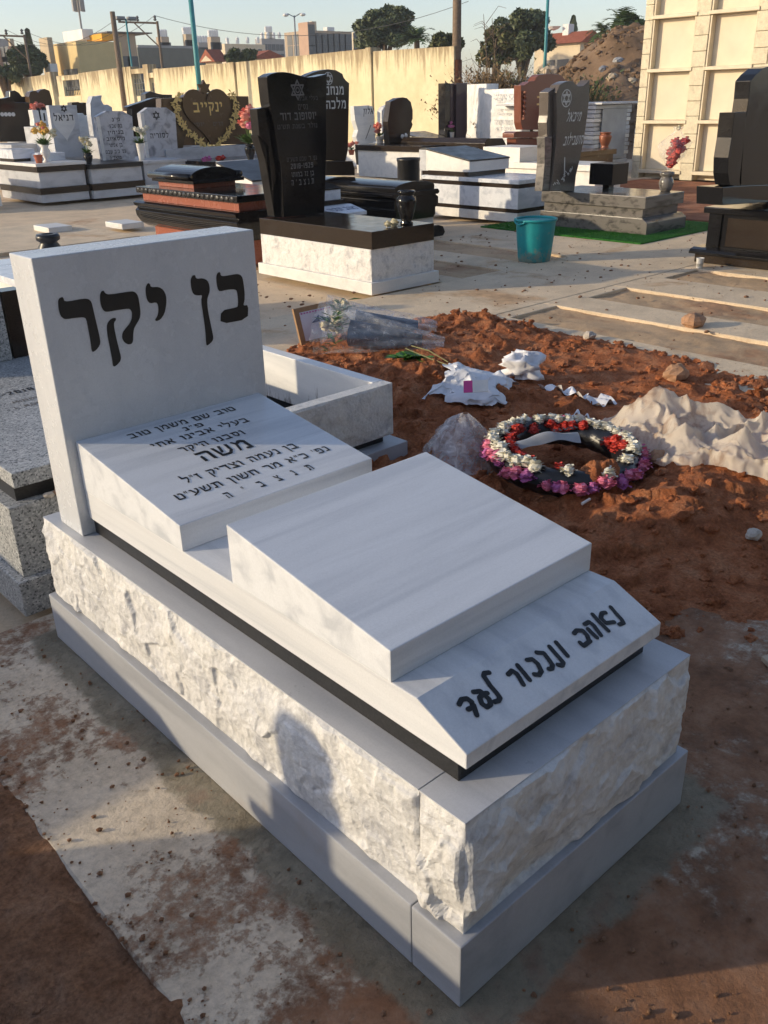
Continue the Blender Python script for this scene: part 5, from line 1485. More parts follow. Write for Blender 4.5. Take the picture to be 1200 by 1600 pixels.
t = tomb('low dark stone ledge carrying the dark vase of pink flowers', q.x - .4, 16.0, q.x + .6, 17.4, [('body', 0, 0, max(.3, q.z) - .002, 'grey_marble', .006)])

# dark and pale stones further back on the left
def back_stone(label, pts, Y, th, mk, base='grey_marble', sc=6.0, ox=0, oy=120):
    pr = FP(pts, ox, oy, sc, Y)
    zb = min(p[1] for p in pr)
    xs = [p[0] for p in pr]
    t = thing('gravestone', label, 'gravestone', ((min(xs) + max(xs)) / 2, Y, 0))
    h = stone(t, pr, Y, th, mk, bevel=.012)
    bxo('base', M[base], t, min(xs) - .1, Y - 1.2, 0, max(xs) + .1, Y + .4, max(.05, zb - .002), .008, 1)
    return t, h
t, h = back_stone('black headstone with flowing wavy outline and white dotted lines at far left', [(-40,610),(-40,210),(40,200),(100,185),(140,240),(270,240),(310,330),(325,440),(305,540),(310,610)], 23.0, .25, 'brownblack')
for k in range(4):
    q = W((20 + 35 * k) / 6, 120 + 352 / 6, 1, 23.0)
    obj('dot', lift(MB(), [[(q.x + .05 * math.cos(a), q.z + .05 * math.sin(a)) for a in np.linspace(0, 5.6, 8)]], front(23.0)), M['paint_white'], h)
back_stone('dark headstone of overlapping curves behind the wavy black one', [(95,300),(90,135),(140,128),(180,150),(205,185),(255,185),(285,240),(285,300)], 25.5, .3, 'brownblack')
t, h = back_stone('brown double-heart headstone behind the pale stone at left', [(300,340),(272,190),(285,140),(330,128),(360,150),(375,125),(420,112),(465,130),(490,220),(495,340)], 25.0, .3, 'brown')
t, h = back_stone('pale rose headstone with large black letters at left', [(320,460),(318,400),(300,310),(470,305),(480,460)], 22.0, .25, 'white_marble')
q = W(420 / 6, 120 + 415 / 6, 1, 22.0)
write('הן', M['paint_black'], h, front(22.0), q.x, q.z, .3, .32)
for k in range(5):
    q = W((320 + 18 * k) / 6, 120 + (285 - 8 * (k % 2)) / 6, 1, 22.1)
    obj('bloom', petal_ball(MB(), (q.x, 22.1, q.z), .13, 40, 70 + k), M['petal_coral'], t)
t, h = back_stone('grey wavy headstone curling at the top behind the clouded marble one', [(880,560),(850,350),(845,250),(868,180),(905,185),(955,172),(950,220),(975,265),(1010,260),(1050,285),(1058,340),(1050,560)], 23.0, .25, 'grey_marble')
back_stone('low dark rounded headstone under the yellow wall at left', [(680,400),(670,240),(735,235),(770,250),(780,240),(835,245),(840,400)], 27.0, .3, 'brownblack')
back_stone('white crowded small headstone under the yellow wall at left', [(735,640),(735,350),(775,340),(800,365),(850,360),(860,640)], 24.6, .4, 'white_marble')
back_stone('dark brown winged headstone left behind the brown heart monument', [(140,520),(130,250),(100,235),(150,215),(230,190),(300,165),(355,160),(360,520)], 22.5, .3, 'brownblack', 'grey_marble', 5.0, 180)
back_stone('black stepped headstone behind the brown heart monument', [(240,330),(235,135),(275,112),(330,130),(370,138),(445,140),(450,330)], 25.0, .3, 'brownblack', 'grey_marble', 5.0, 180)
back_stone('pale grey headstone tucked behind the tall black headstone', [(620,520),(615,400),(645,400),(650,520)], 22.0, .3, 'grey_marble', 'grey_marble', 3.75, 380)

# flat marker stones on the sandy path
for i, (x, y) in enumerate(((5.2, 14.0), (6.2, 13.45))):
    tag(obj('marker_slab', MB().box(x - .2, y - .3, -.02, x + .2, y + .3, .07), M['white_marble'], None, bevel=.012, loc=(x, y, -.02)), ('left', 'right')[i] + ' small white slab lying flat on the sandy path', 'stone slab', 'flat slabs on the sand')

# ------------------------------------------------------------------ the burial plot: wreath, bouquets, plastic
M['blackplastic'] = m_plain('black_plastic', (.012, .013, .016), .3, .5, .3, 12, .3)
wc = Vector((2.545, 1.66, .125)); Rw, rw = .325, .068
wt = thing('wreath', 'round flower wreath on a black ring, half sunk in the red earth', 'wreath', (wc.x, wc.y, .02))
tilt = Matrix.Rotation(R(4), 4, 'X')
def wpt(a, b2, rr=None):
    r2 = rw if rr is None else rr
    p = Vector(((Rw + r2 * math.cos(b2)) * math.cos(a), (Rw + r2 * math.cos(b2)) * math.sin(a), r2 * math.sin(b2)))
    return wc + tilt @ p
pts = np.zeros((65, 17, 3))
for i in range(65):
    for k in range(17):
        a = 2 * math.pi * (i % 64) / 64; b2 = 2 * math.pi * (k % 16) / 16
        pts[i, k] = wpt(a, b2, rw * (1 + .06 * math.sin(a * 23 + b2 * 3)))
obj('ring', MB().grid(pts[:, ::-1]), M['blackplastic'], wt, sm=True)
k = 0
for i in range(46):
    a = 2 * math.pi * i / 46
    if -2.5 < (a if a < math.pi else a - 2 * math.pi) < -1.2 and i % 3: pass
    a += rng.uniform(-.05, .05)
    if rng.random() < .03: continue
    p = wpt(a, R(18 + rng.uniform(-14, 16)), rw * 1.05)
    obj('flower', petal_ball(MB(), p, .05 * rng.uniform(.85, 1.15), 40, 500 + i), M['petal_mauve' if i % 3 == 0 else 'petal_pink'], wt)
    if not (3.4 < a < 5.3 and i % 4 != 0):
        p = wpt(a + .05, R(72 + rng.uniform(-22, 18)), rw * 1.02)
        obj('flower', petal_ball(MB(), p, .05 * rng.uniform(.8, 1.2), 46, 600 + i), M['petal_white'], wt)
    if rng.random() < .6 and not (3.6 < a < 5.4):
        p = wpt(a + .1, R(130 + rng.uniform(-15, 20)), rw * 1.02)
        obj('flower', petal_ball(MB(), p, .045, 46, 700 + i), M['petal_red'], wt)
# earth thrown over the near part of the ring
mb = MB()
U, V = np.meshgrid(np.linspace(0, 1, 90), np.linspace(0, 1, 40), indexing='ij')
aa = R(214) + U * R(70)
d = np.sin(np.pi * U) ** .6 * np.sin(np.pi * V) ** .7
cr = Rw - .11 + V * .2
PX = wc.x + cr * np.cos(aa); PY = wc.y + cr * np.sin(aa)
PZ = .03 + d * (.175 + .07 * (fbm(PX * 9, PY * 9, 4, 4) - .4) + .05 * (fbm(PX * 30, PY * 30, 6, 3) - .5))
tag(obj('earth_heap', mb.grid(np.stack([PX, PY, PZ], -1)), M['soil_red'], wt, sm=True), 'red earth thrown over the near side of the ring')
M['ribbon'] = m_plain('silver_ribbon', (.36, .37, .39), .3, .5, .2)
tt = thing('ribbon', 'folded pale silver ribbon with dark lettering lying across the wreath', 'ribbon', (2.5, 1.75, .16))
U, V = np.meshgrid(np.linspace(0, 1, 24), np.linspace(0, 1, 8), indexing='ij')
for j, (p0, p1, wdt, zz) in enumerate((((2.36, 2.00), (2.72, 1.62), .09, .20), ((2.34, 1.84), (2.68, 1.68), .08, .165))):
    if j == 0: continue
    a = Vector((*p0, zz)); b2 = Vector((*p1, zz + .01)); dd = (b2 - a).normalized(); sd_ = Vector((-dd.y, dd.x, 0))
    Pn = np.zeros((24, 8, 3))
    for i in range(24):
        for k in range(8):
            p = a.lerp(b2, i / 23) + sd_ * wdt * (k / 7 - .5)
            Pn[i, k] = (p.x, p.y, p.z + .006 * math.sin(i * .5 + k * .5) + .035 * math.sin(math.pi * k / 7) + .03 * math.sin(math.pi * i / 23))
    o = obj('ribbon_band', MB().grid(Pn), M['ribbon'], tt, sm=True)
    if j == 1:
        def rfn(u, v2, w, a=a, dd=dd, sd_=sd_):
            p = a + dd * u - sd_ * v2
            return (p.x, p.y, p.z + .034 + w + .035)
        write('OMI', M['paint_black'], o, rfn, .30, -.02, .035, .14, gap=10)

# large white sheet lying in folds right of the wreath
M['cloth'] = m_plain('soiled_white_sheet', (.90, .80, .67), .6, .3, .1, 4, .3)
nt = M['cloth'].node_tree; bb = nt.nodes['Principled BSDF']; src = bb.inputs['Base Color'].links[0].from_socket
nt.links.new(mix(nt, ramp(nt, noise(nt, coords(nt, scale=(1, 1.5, 1)), 5, 8, .7, .6), [(.52, 0.), (.68, .7)]), src, (.42, .22, .11)), bb.inputs['Base Color'])
bb.inputs['Transmission Weight'].default_value = 0.0
trn = nt.nodes.new('ShaderNodeBsdfTranslucent'); nt.links.new(bb.inputs['Base Color'].links[0].from_socket, trn.inputs[0])
ms = nt.nodes.new('ShaderNodeMixShader'); ms.inputs[0].default_value = .5
outn = [n_ for n_ in nt.nodes if n_.type == 'OUTPUT_MATERIAL'][0]
nt.links.new(bb.outputs[0], ms.inputs[1]); nt.links.new(trn.outputs[0], ms.inputs[2]); nt.links.new(ms.outputs[0], outn.inputs['Surface'])
def drape(name, label, cat, outline, fold_fn, m, nu=90, nv=70, lift_=.012, seed=1):
    """sheet bounded by four polylines' corners (c00,c10,c11,c01), wobbling edge, lying on the earth with folds"""
    c00, c10, c11, c01 = [np.array(c) for c in outline]
    U, V = np.meshgrid(np.linspace(0, 1, nu), np.linspace(0, 1, nv), indexing='ij')
    P2 = (1 - U)[..., None] * (1 - V)[..., None] * c00 + U[..., None] * (1 - V)[..., None] * c10 + U[..., None] * V[..., None] * c11 + (1 - U)[..., None] * V[..., None] * c01
    wx = fbm(U * 4 + 3, V * 4, seed, 4) - .5; wy = fbm(U * 4, V * 4 + 9, seed + 5, 4) - .5
    PX = P2[..., 0] + .22 * wx; PY = P2[..., 1] + .22 * wy
    base = 0
    for ox in (-.12, 0, .12):
        for oy in (-.12, 0, .12):
            base = base + np.maximum(soil_height(PX + ox, PY + oy), -.003) / 9
    base = base + .012
    PZ = base + lift_ + fold_fn(U, V, PX, PY)
    c = (float(PX.mean()), float(PY.mean()), 0)
    o = obj(name, MB().grid(np.stack([PX, PY, PZ], -1)), m, None, sm=True, loc=c)
    return tag(o, label, cat)
def gauss(X_, Y_, x, y, sx, sy, an=0):
    dx, dy = X_ - x, Y_ - y
    c_, s_ = math.cos(an), math.sin(an)
    return np.exp(-(((dx * c_ + dy * s_) / sx) ** 2 + ((-dx * s_ + dy * c_) / sy) ** 2))
def folds_big(U, V, X_, Y_):
    X_ = X_ + .42; Y_ = Y_ + .38
    rid = .085 * (1 - np.abs(2 * fbm(X_ * 2.6 + .3 * Y_, Y_ * 1.7, 4, 2) - 1)) ** 3 + .03 * (1 - np.abs(2 * fbm(X_ * 6, Y_ * 4.5, 14, 2) - 1)) ** 4 + .006 * fbm(X_ * 22, Y_ * 22, 15, 3)
    ed = np.clip(np.minimum.reduce([U, 1 - U, V, 1 - V]) / .10, 0, 1) ** .8
    tent = lambda x, y, r, h: h * np.maximum(0, 1 - np.hypot(X_ - x, Y_ - y) / r) ** 1.6
    def fold(x0, y0, x1, y1, w, h):
        dx, dy = x1 - x0, y1 - y0; L2 = dx * dx + dy * dy
        tt = np.clip(((X_ - x0) * dx + (Y_ - y0) * dy) / L2, 0, 1)
        dd = np.hypot(X_ - x0 - tt * dx, Y_ - y0 - tt * dy)
        return h * np.maximum(0, 1 - dd / w) ** 1.5 * (1 - .6 * tt)
    big = np.maximum.reduce([tent(3.72, 1.95, .42, .27), fold(3.72, 1.95, 4.05, 1.45, .20, .25), fold(4.0, 1.5, 3.85, .95, .16, .15), fold(3.72, 1.95, 3.42, 1.62, .16, .24), fold(3.20, 1.62, 3.42, 1.25, .13, .17), fold(3.42, 2.1, 3.12, 1.72, .12, .13), tent(3.52, 1.38, .22, .15), fold(3.9, 1.75, 3.5, 1.5, .1, .12)])
    crease = .035 * (1 - np.abs(2 * fbm(X_ * 3.1 - Y_ * 1.2, Y_ * 3.0 + X_, 24, 2) - 1)) ** 6 + .02 * (1 - np.abs(2 * fbm(X_ * 7, Y_ * 7, 29, 2) - 1)) ** 6
    return ed * (.3 * rid + .95 * big + 1.7 * crease)
drape('sheet', 'large crumpled soil-stained white sheet lying right of the wreath', 'plastic sheet', ((2.82, 1.42), (3.0, .62), (3.82, .72), (3.30, 2.12)), folds_big, M['cloth'], 150, 130)
M['cloth_white'] = m_plain('white_plastic_sheet', (.70, .71, .74), .55, .3, .06, 4, .25)
def folds_small(U, V, X_, Y_):
    return .02 + .05 * gauss(X_, Y_, 3.15, 2.95, .2, .3, .4) + .035 * (1 - np.abs(2 * fbm(X_ * 4, Y_ * 4, 51, 2) - 1)) ** 5 - .03 * (1 - np.clip(np.minimum.reduce([U, 1 - U, V, 1 - V]) / .12, 0, 1))
drape('plastic_sheet', 'small white plastic sheet half buried in the red earth', 'plastic sheet', ((2.80, 2.92), (3.0, 2.55), (3.45, 2.75), (3.36, 3.18)), folds_small, M['cloth_white'], 60, 60, .0, 8)
# pink and white packet on it
pz = .21
M['pinkcard'] = m_plain('pink_card', (.60, .06, .26), .5)
tt = thing('packet', 'small pink and white paper packet on the white plastic sheet', 'packet', (2.94, 2.60, pz - .02))
pk = Vector((2.93, 2.62, pz)); e1 = Vector((.62, -.62, .03)).normalized(); e2 = Vector((.35, .35, .5)).normalized()
for nm, a0, a1, m_ in (('pink_half', -.075, -.02, M['pinkcard']), ('white_half', -.0195, .075, M['white_ceramic'])):
    vs = [pk + e1 * a + e2 * b2 + e1.cross(e2) * c_ for c_ in (0, .004) for (a, b2) in ((a0, -.04), (a1, -.04), (a1, .04), (a0, .04))]
    obj(nm, MB().add(vs, [(0, 1, 2, 3), (7, 6, 5, 4), (0, 4, 5, 1), (1, 5, 6, 2), (2, 6, 7, 3), (3, 7, 4, 0)]), m_, tt)
# crumpled paper and paper scraps
M['paper'] = m_plain('white_paper', (.75, .75, .78), .7)
def crumple(label, c, r, seed, name='crumpled_paper', cat='paper', m='paper', sx=1.2, sy=1, sz=.75):
    n, mm = 22, 14
    Pn = np.zeros((mm + 1, n + 1, 3)); q = random.Random(seed)
    U, V = np.meshgrid(np.linspace(0, math.pi, mm + 1), np.linspace(0, 2 * math.pi, n + 1), indexing='ij')
    f = .55 + .75 * facets(U * 2.2 + seed, np.cos(V) * 1.9 + np.sin(V) * .7, seed) 
    Pn[..., 0] = c[0] + r * sx * f * np.sin(U) * np.cos(V); Pn[..., 1] = c[1] + r * sy * f * np.sin(U) * np.sin(V); Pn[..., 2] = np.maximum(c[2] + .004, c[2] + r * sz * (.6 - f * np.cos(U)))
    return tag(obj(name, MB().grid(Pn), M[m], None, sm=True, loc=c), label, cat)
crumple('crumpled ball of white paper lying on the red earth', (3.72, 2.90, soil_z(3.72, 2.90)), .13, 4)
def strip(label, pts, wdt, seed, m='paper', name='paper_scrap', cat='paper'):
    Pn = np.zeros((len(pts) * 6, 5, 3))
    P3 = [Vector((*p, 0)) for p in pts]
    n = len(pts) * 6
    for i in range(n):
        s_ = i / (n - 1) * (len(P3) - 1); k = min(int(s_), len(P3) - 2); p = P3[k].lerp(P3[k + 1], s_ - k)
        d = (P3[k + 1] - P3[k]).normalized(); e = Vector((-d.y, d.x, 0))
        for j in range(5):
            w = p + e * wdt * (j / 4 - .5)
            Pn[i, j] = (w.x, w.y, soil_z(w.x, w.y) + .02 + .022 * math.sin(i * .9 + j + seed))
    c = (pts[0][0], pts[0][1], 0)
    return tag(obj(name, MB().grid(Pn), M[m], None, sm=True, loc=c), label, cat)
strip('long torn white paper strip between the crumpled paper and the wreath', [(3.60, 2.66), (3.66, 2.50), (3.68, 2.34)], .07, 1)
strip('folded white paper scrap next to the large soiled sheet', [(3.62, 2.25), (3.78, 2.22)], .12, 2)
strip('short torn white scrap just behind the wreath', [(3.38, 2.22), (3.34, 2.08)], .06, 3)
# clear plastic bag
n = 26; Pn = np.zeros((12, n + 1, 3))
for i in range(12):
    s_ = i / 11
    for k in range(n + 1):
        a = 2 * math.pi * (k % n) / n
        r = (.20 * (1 - s_) ** .7 + .015) * (1 + .25 * math.sin(a * 4 + i * .7) * s_ + .12 * math.sin(a * 9 + i))
        Pn[i, k] = (2.28 + r * .9 * math.cos(a) + .06 * s_, 2.16 + r * 1.1 * math.sin(a), .02 + .27 * s_)
Pn[:, -1] = Pn[:, 0]
tag(obj('plastic_bag', MB().grid(Pn), M['film_white'] if False else m_film('bag_film', (.75, .75, .78), .5, .2), None, sm=True, loc=(2.28, 2.16, 0)), 'clear crumpled plastic bag standing beside the cover slab', 'plastic bag')
# cardboard notice with a sheet of paper
M['cardboard'] = m_plain('brown_cardboard', (.36, .22, .12), .85, .2, .1, 12)
nb = thing('notice_board', 'brown cardboard board holding a white printed notice propped behind the bouquets', 'notice board', (3.55, 4.92, 0))
e1 = Vector((1, .04, .005)).normalized(); e2 = Vector((0, .30, 1)).normalized(); en = e1.cross(e2)
def nfn(a, b2, w): return Vector((3.29, 4.86, .0)) + e1 * a + e2 * b2 + (-en if en.y > 0 else en) * w
def nbox(a0, b0, a1, b1, w0, w1):
    vs = [nfn(a, b2, w) for w in (w0, w1) for (a, b2) in ((a0, b0), (a1, b0), (a1, b1), (a0, b1))]
    return MB().add(vs, [(3, 2, 1, 0), (4, 5, 6, 7), (0, 1, 5, 4), (1, 2, 6, 5), (2, 3, 7, 6), (3, 0, 4, 7)])
obj('board', nbox(0, -.03, .47, .30, 0, .02), M['cardboard'], nb)
obj('paper', nbox(.05, .03, .43, .262, .0205, .022), m_plain('lilac_white_paper', (.66, .65, .74), .6), nb)
sk = obj('printed_motif', lift(MB(), [[(.15, .16), (.24, .16), (.24, .215), (.20, .185)], [(.33, .20), (.36, .20), (.36, .23), (.33, .23)]], nfn, .0235), M['paint_blue'], nb)
obj('printed_border', lift(MB(), [[(.06 + .03 * k, .243), (.08 + .03 * k, .243), (.08 + .03 * k, .255), (.06 + .03 * k, .255)] for k in range(12)], nfn, .0235), M['petal_mauve'], nb)
# bouquets wrapped in film
M['navypaper'] = m_plain('navy_wrapping_paper', (.022, .036, .062), .45, .5, .4, 10, .4)
M['film_b'] = m_film('bouquet_film', alpha=.24, rough=.1)
def wrapped_bouquet(label, p0, p1, r0, r1, seed):
    p0 = Vector(p0); p1 = Vector(p1)
    t = thing('wrapped_bouquet', label, 'bouquet', (p0.x, p0.y, 0))
    d = (p1 - p0).normalized(); e = d.cross(Vector((0, 0, 1))).normalized(); f = e.cross(d)
    def shell(ra, rb, sd, ruf, s0=0., s1=1., n=26, m_=14):
        Pn = np.zeros((m_, n + 1, 3)); q = random.Random(sd)
        ph = [q.uniform(0, 6.28) for _ in range(6)]
        for i in range(m_):
            s_ = s0 + (s1 - s0) * i / (m_ - 1)
            for k in range(n + 1):
                a = 2 * math.pi * (k % n) / n
                r = (ra * (1 - s_) + rb * s_) * (1 + ruf * (math.sin(3 * a + ph[0] + 3 * s_) + .7 * math.sin(7 * a + ph[1] - 5 * s_)) * .5)
                p = p0 + (p1 - p0) * s_ + e * r * math.cos(a) + f * r * .72 * math.sin(a)
                Pn[i, k] = (p.x, p.y, max(soil_z(p.x, p.y) * .3 + .006, p.z))
        Pn[:, -1] = Pn[:, 0]
        return MB().grid(Pn)
    obj('inner_paper', shell(r0 * .75, r1 * .8, seed, .12, .12, .93), M['navypaper'], t, sm=True)
    obj('film_wrap', shell(r0 * 1.2, r1 * 1.25, seed + 1, .34, -.25, 1.18, 40, 26), M['film_b'], t, sm=True)
    mb = MB(); q = random.Random(seed)
    for i in range(26):
        c = p0 + e * q.uniform(-r0, r0) * .7 + f * q.uniform(-.2, r0 * .8) - d * q.uniform(0, .08)
        leaf_spray(mb, c, 2, .12, seed * 9 + i, .5)
    obj('foliage', mb, M['leaf'], t)
    for i in range(7):
        c = p0 + e * q.uniform(-r0, r0) * .7 + f * q.uniform(0, r0 * .8) - d * q.uniform(.0, .1)
        obj('bloom', petal_ball(MB(), c, .045, 36, seed * 7 + i), M['petal_cream'], t)
    return t
wrapped_bouquet('near bouquet in clear film and dark blue paper lying behind the open surround', (3.36, 4.44, .17), (3.82, 3.92, .11), .20, .065, 3)
wrapped_bouquet('far bouquet in clear film and dark blue paper in front of the notice board', (3.60, 4.64, .18), (4.06, 4.22, .13), .20, .065, 5)
gl = thing('cut_flowers', 'two cut yellow-green flower stems lying on the red earth', 'flower stems', (3.6, 3.6, 0))
for a, b2 in (((3.52, 3.86), (3.36, 3.16)), ((3.60, 3.88), (3.50, 3.40))):
    obj('stem', MB().tube([(a[0], a[1], soil_z(*a) + .07), ((a[0] + b2[0]) / 2, (a[1] + b2[1]) / 2, soil_z((a[0] + b2[0]) / 2, (a[1] + b2[1]) / 2) + .05), (b2[0], b2[1], soil_z(*b2) + .04)], .004, 6), m_plain('dry_stem', (.20, .19, .07), .7), gl)
gp = thing('green_wrap', 'crumpled shiny bright green leaves beside the bouquet', 'leaves', (3.46, 3.82, 0))
mb = MB()
for i in range(9):
    leaf_spray(mb, (3.42 + .02 * i, 3.86 - .02 * i, .06), 4, .14, 800 + i, .35, .3)
obj('foliage', mb, m_leaf('bright_leaves', (.05, .17, .02), (.14, .34, .05), .25), gp)
# stones lying about
for i, (x, y, r, mk, lb) in enumerate(((4.46, 2.16, .085, 'redstone', 'reddish stone lying on bare earth right of the crumpled paper'), (6.0, 2.92, .095, 'redstone', 'pale brown stone lying on the concrete strip at right'),
                                       (2.90, 1.33, .06, 'redstone', 'rounded clay lump in front of the wreath'), (3.18, 1.05, .028, 'pebble', 'small white stone cube in the earth in front of the wreath'),
                                       (2.52, .62, .035, 'pebble', 'grey stone in the dark earth right of the grave'), (3.45, .80, .035, 'redstone', 'brown stone at the lower edge of the large sheet'),
                                       (4.1, 4.85, .05, 'pebble', 'flat pale stone at the far edge of the red earth'), (5.05, 3.3, .05, 'pebble', 'grey stone on the ridge of loose red earth'))):
    z = soil_z(x, y)
    tag(obj('stone', MB().blob((x, y, z + r * .45), r, 1.2, .95, .7, 40 + i, 10, 7, .16), M[mk], None, loc=(x, y, z)), lb, 'stone')
tag(obj('wood_scrap', MB().prism([(1.66, .10), (2.05, -.02), (2.07, .03), (1.70, .17)], soil_z(1.8, .1) + .012, soil_z(1.8, .1) + .03, 'z'), m_plain('pale_wood', (.48, .38, .27), .8), None, bevel=.002, loc=(1.7, .1, 0)), 'pale flat wood offcut lying on the dark earth at the right edge', 'wood scrap')
tag(obj('cigarette_end', MB().tube([(2.21, 1.30, soil_z(2.21, 1.3) + .03), (2.27, 1.30, soil_z(2.27, 1.3) + .03)], .007, 8), M['white_ceramic'], None, loc=(2.24, 1.3, 0)), 'thin white cigarette end on the earth beside the cover slab', 'cigarette end')
# ------------------------------------------------------------------ niche building on the right
M['stone_cream'] = m_rough('cream_hewn_stone', (.68, .60, .43), (.50, .42, .29), 6., (.72, .64, .46))
M['plaster_cream'] = m_plain('cream_niche_panel', (.70, .61, .46), .7, .3, .05, 3, .05)
M['ledge_cream'] = m_plain('cream_ledge_stone', (.70, .61, .45), .7, .3, .08, 5, .1)
nb_ = thing('niche_building', 'cream stone burial building with rows of square niche panels at right', 'building', (18.6, 8.2, 0))
XF = 18.30; XB = 19.5
bxo('core_wall', M['plaster_cream'], nb_, XF + .24, 4.6, 0, XB, 11.60, 5.6, .004, 1)
cols = [11.43 - 1.363 * k for k in range(5)]
rows = [.16 + 1.043 * k for k in range(6)]
for k, y1 in enumerate(cols):
    y0 = y1 - 1.0
    # hewn stone courses of the pier on the +y side of this column
    ya, yb = y1 + .02, (11.66 if k == 0 else cols[k - 1] - 1.02)
    z = .0
    j = 0
    while z < 5.4:
        hz_ = .30 if j % 3 else .36
        off = .5 * (yb - ya) if j % 2 else 0
        cuts = [ya, yb] if (yb - ya) < .3 or j % 2 == 0 else [ya, yb]
        for c0, c1 in zip(cuts[:-1], cuts[1:]):
            dx = rng.uniform(0, .012)
            obj('stone', MB().box(XF - .015 - dx, c0 + .004, z + .004, XF + .235, c1 - .004, z + hz_ - .004), M['stone_cream'], nb_, bevel=.008, seg=1)
        z += hz_; j += 1
    for r, z0 in enumerate(rows[:5]):
        bxo('niche_panel', M['plaster_cream'], nb_, XF + .165, y0 + .02, z0 + .04, XF + .238, y1 - .02, z0 + 1.0, .003, 1)
        bxo('jamb', M['ledge_cream'], nb_, XF + .0, y1 - .018, z0 + .04, XF + .236, y1 + .016, z0 + 1.0, .003, 1)
        bxo('jamb', M['ledge_cream'], nb_, XF + .0, y0 - .016, z0 + .04, XF + .236, y0 + .018, z0 + 1.0, .003, 1)
        bxo('ledge', M['ledge_cream'], nb_, XF - .05, y0 - .05, z0 - .035, XF + .236, y1 + .05, z0 + .035, .006, 1)

# ------------------------------------------------------------------ yellow boundary wall
m, nt, b = newmat('yellow_stucco')
v = coords(nt, 'World')
f = noise(nt, v, 1.4, 7, .65)
col = ramp(nt, f, [(.3, (.60, .51, .31)), (.6, (.73, .64, .42)), (.8, (.67, .58, .37))])
st = noise(nt, coords(nt, 'World', scale=(2.2, 2.2, .22)), 2.2, 7, .7)
hz = nt.nodes.new('ShaderNodeSeparateXYZ'); nt.links.new(v, hz.inputs[0])
mr = nt.nodes.new('ShaderNodeMapRange'); mr.inputs['From Min'].default_value = 2.2; mr.inputs['From Max'].default_value = 3.55; mr.inputs['To Min'].default_value = -.12; mr.inputs['To Max'].default_value = .22
nt.links.new(hz.outputs[2], mr.inputs['Value'])
ad = nt.nodes.new('ShaderNodeMath'); nt.links.new(st, ad.inputs[0]); nt.links.new(mr.outputs[0], ad.inputs[1])
col = mix(nt, ramp(nt, ad.outputs[0], [(.56, 0.), (.72, .75)]), col, (.20, .13, .07))
nt.links.new(col, b.inputs['Base Color']); b.inputs['Roughness'].default_value = .9
bump(nt, b, noise(nt, v, 20, 5), .2, .02)
M['stucco'] = m
M['iron'] = m_plain('painted_iron', (.06, .07, .08), .5)
XW = 24.0
def wy(px): return W(px, 150, 0, XW).y
wl_ = thing('boundary_wall', 'long stained yellow stucco boundary wall with posts behind the graves', 'wall', (XW, 40, 0))
def wall_panel(pa, pb, za, zb, x=XW, name='wall_panel', z0=0.0, th=.22):
    ya, yb = wy(pa), wy(pb)
    mb = MB().prism([(yb, z0), (ya, z0), (ya, za), (yb, zb)], x, x + th, 'x')
    return obj(name, mb, M['stucco'], wl_, bevel=.01, seg=1)
def wall_post(pa, pb, z, x=XW - .08):
    bxo('post', M['stucco'], wl_, x, wy(pb), 0, x + .5, wy(pa), z, .01, 1)
def ztop(px, py): return W(px, py, 0, XW).z
wall_panel(584, 709, ztop(584, 80), ztop(709, 72))
wall_post(575, 583, ztop(579, 74))
wall_panel(372, 574, ztop(372, 97), ztop(574, 76))
wall_post(362, 371, ztop(366, 97))
wall_panel(252, 361, ztop(252, 107), ztop(361, 98))
for pa, pb in ((202, 209), (243, 252)):
    wall_post(pa, pb, ztop(pa, 104 if pa < 220 else 107), XW)
wall_post(228, 236, ztop(232, 100), XW)
for pa, pb, pyt, pyb in ((209, 228, 106, 114), (236, 244, 113, 121)):
    bxo('lintel', M['stucco'], wl_, XW + .02, wy(pb), W(pb, pyb, 0, XW).z, XW + .3, wy(pa), W(pb, pyt, 0, XW).z, .01, 1)
wall_panel(214, 228, W(220, 150, 0, XW).z, W(220, 150, 0, XW).z)
wall_panel(127, 201, ztop(127, 114), ztop(201, 104))
# windowed section
za = ztop(110, 117)
bxo('lintel', M['stucco'], wl_, XW + .02, wy(126.5), W(110, 125, 0, XW).z, XW + .24, wy(92), za, .01, 1)
wall_panel(91, 126.5, W(110, 150, 0, XW).z, W(110, 150, 0, XW).z)
bxo('pier', M['stucco'], wl_, XW + .021, wy(101), W(110, 150, 0, XW).z + .001, XW + .24, wy(92), W(110, 125, 0, XW).z - .001, .01, 1)
wall_post(78, 86, ztop(82, 112))
wall_panel(20, 77, ztop(20, 124), ztop(77, 116))
wall_panel(-40, 19, ztop(0, 128), ztop(19, 126))
for pa, pb, y0p, y1p, n in ((101.5, 126, 128, 149, 10), (210, 228, 115, 149, 6), (237, 243, 121, 152, 4)):
    yy = np.linspace(wy(pb), wy(pa), n)
    z0, z1 = W(pa, y1p, 0, XW).z, W(pa, y0p, 0, XW).z
    for y in yy:
        obj('railing_bar', MB().tube([(XW + .15, y, z0 + .001), (XW + .15, y, z1 - .25)], .022, 5), M['iron'], wl_)
    for z in (z0 + .25, z1 - .45):
        obj('railing_rail', MB().tube([(XW + .15, yy[0], z), (XW + .15, yy[-1], z)], .025, 5), M['iron'], wl_)
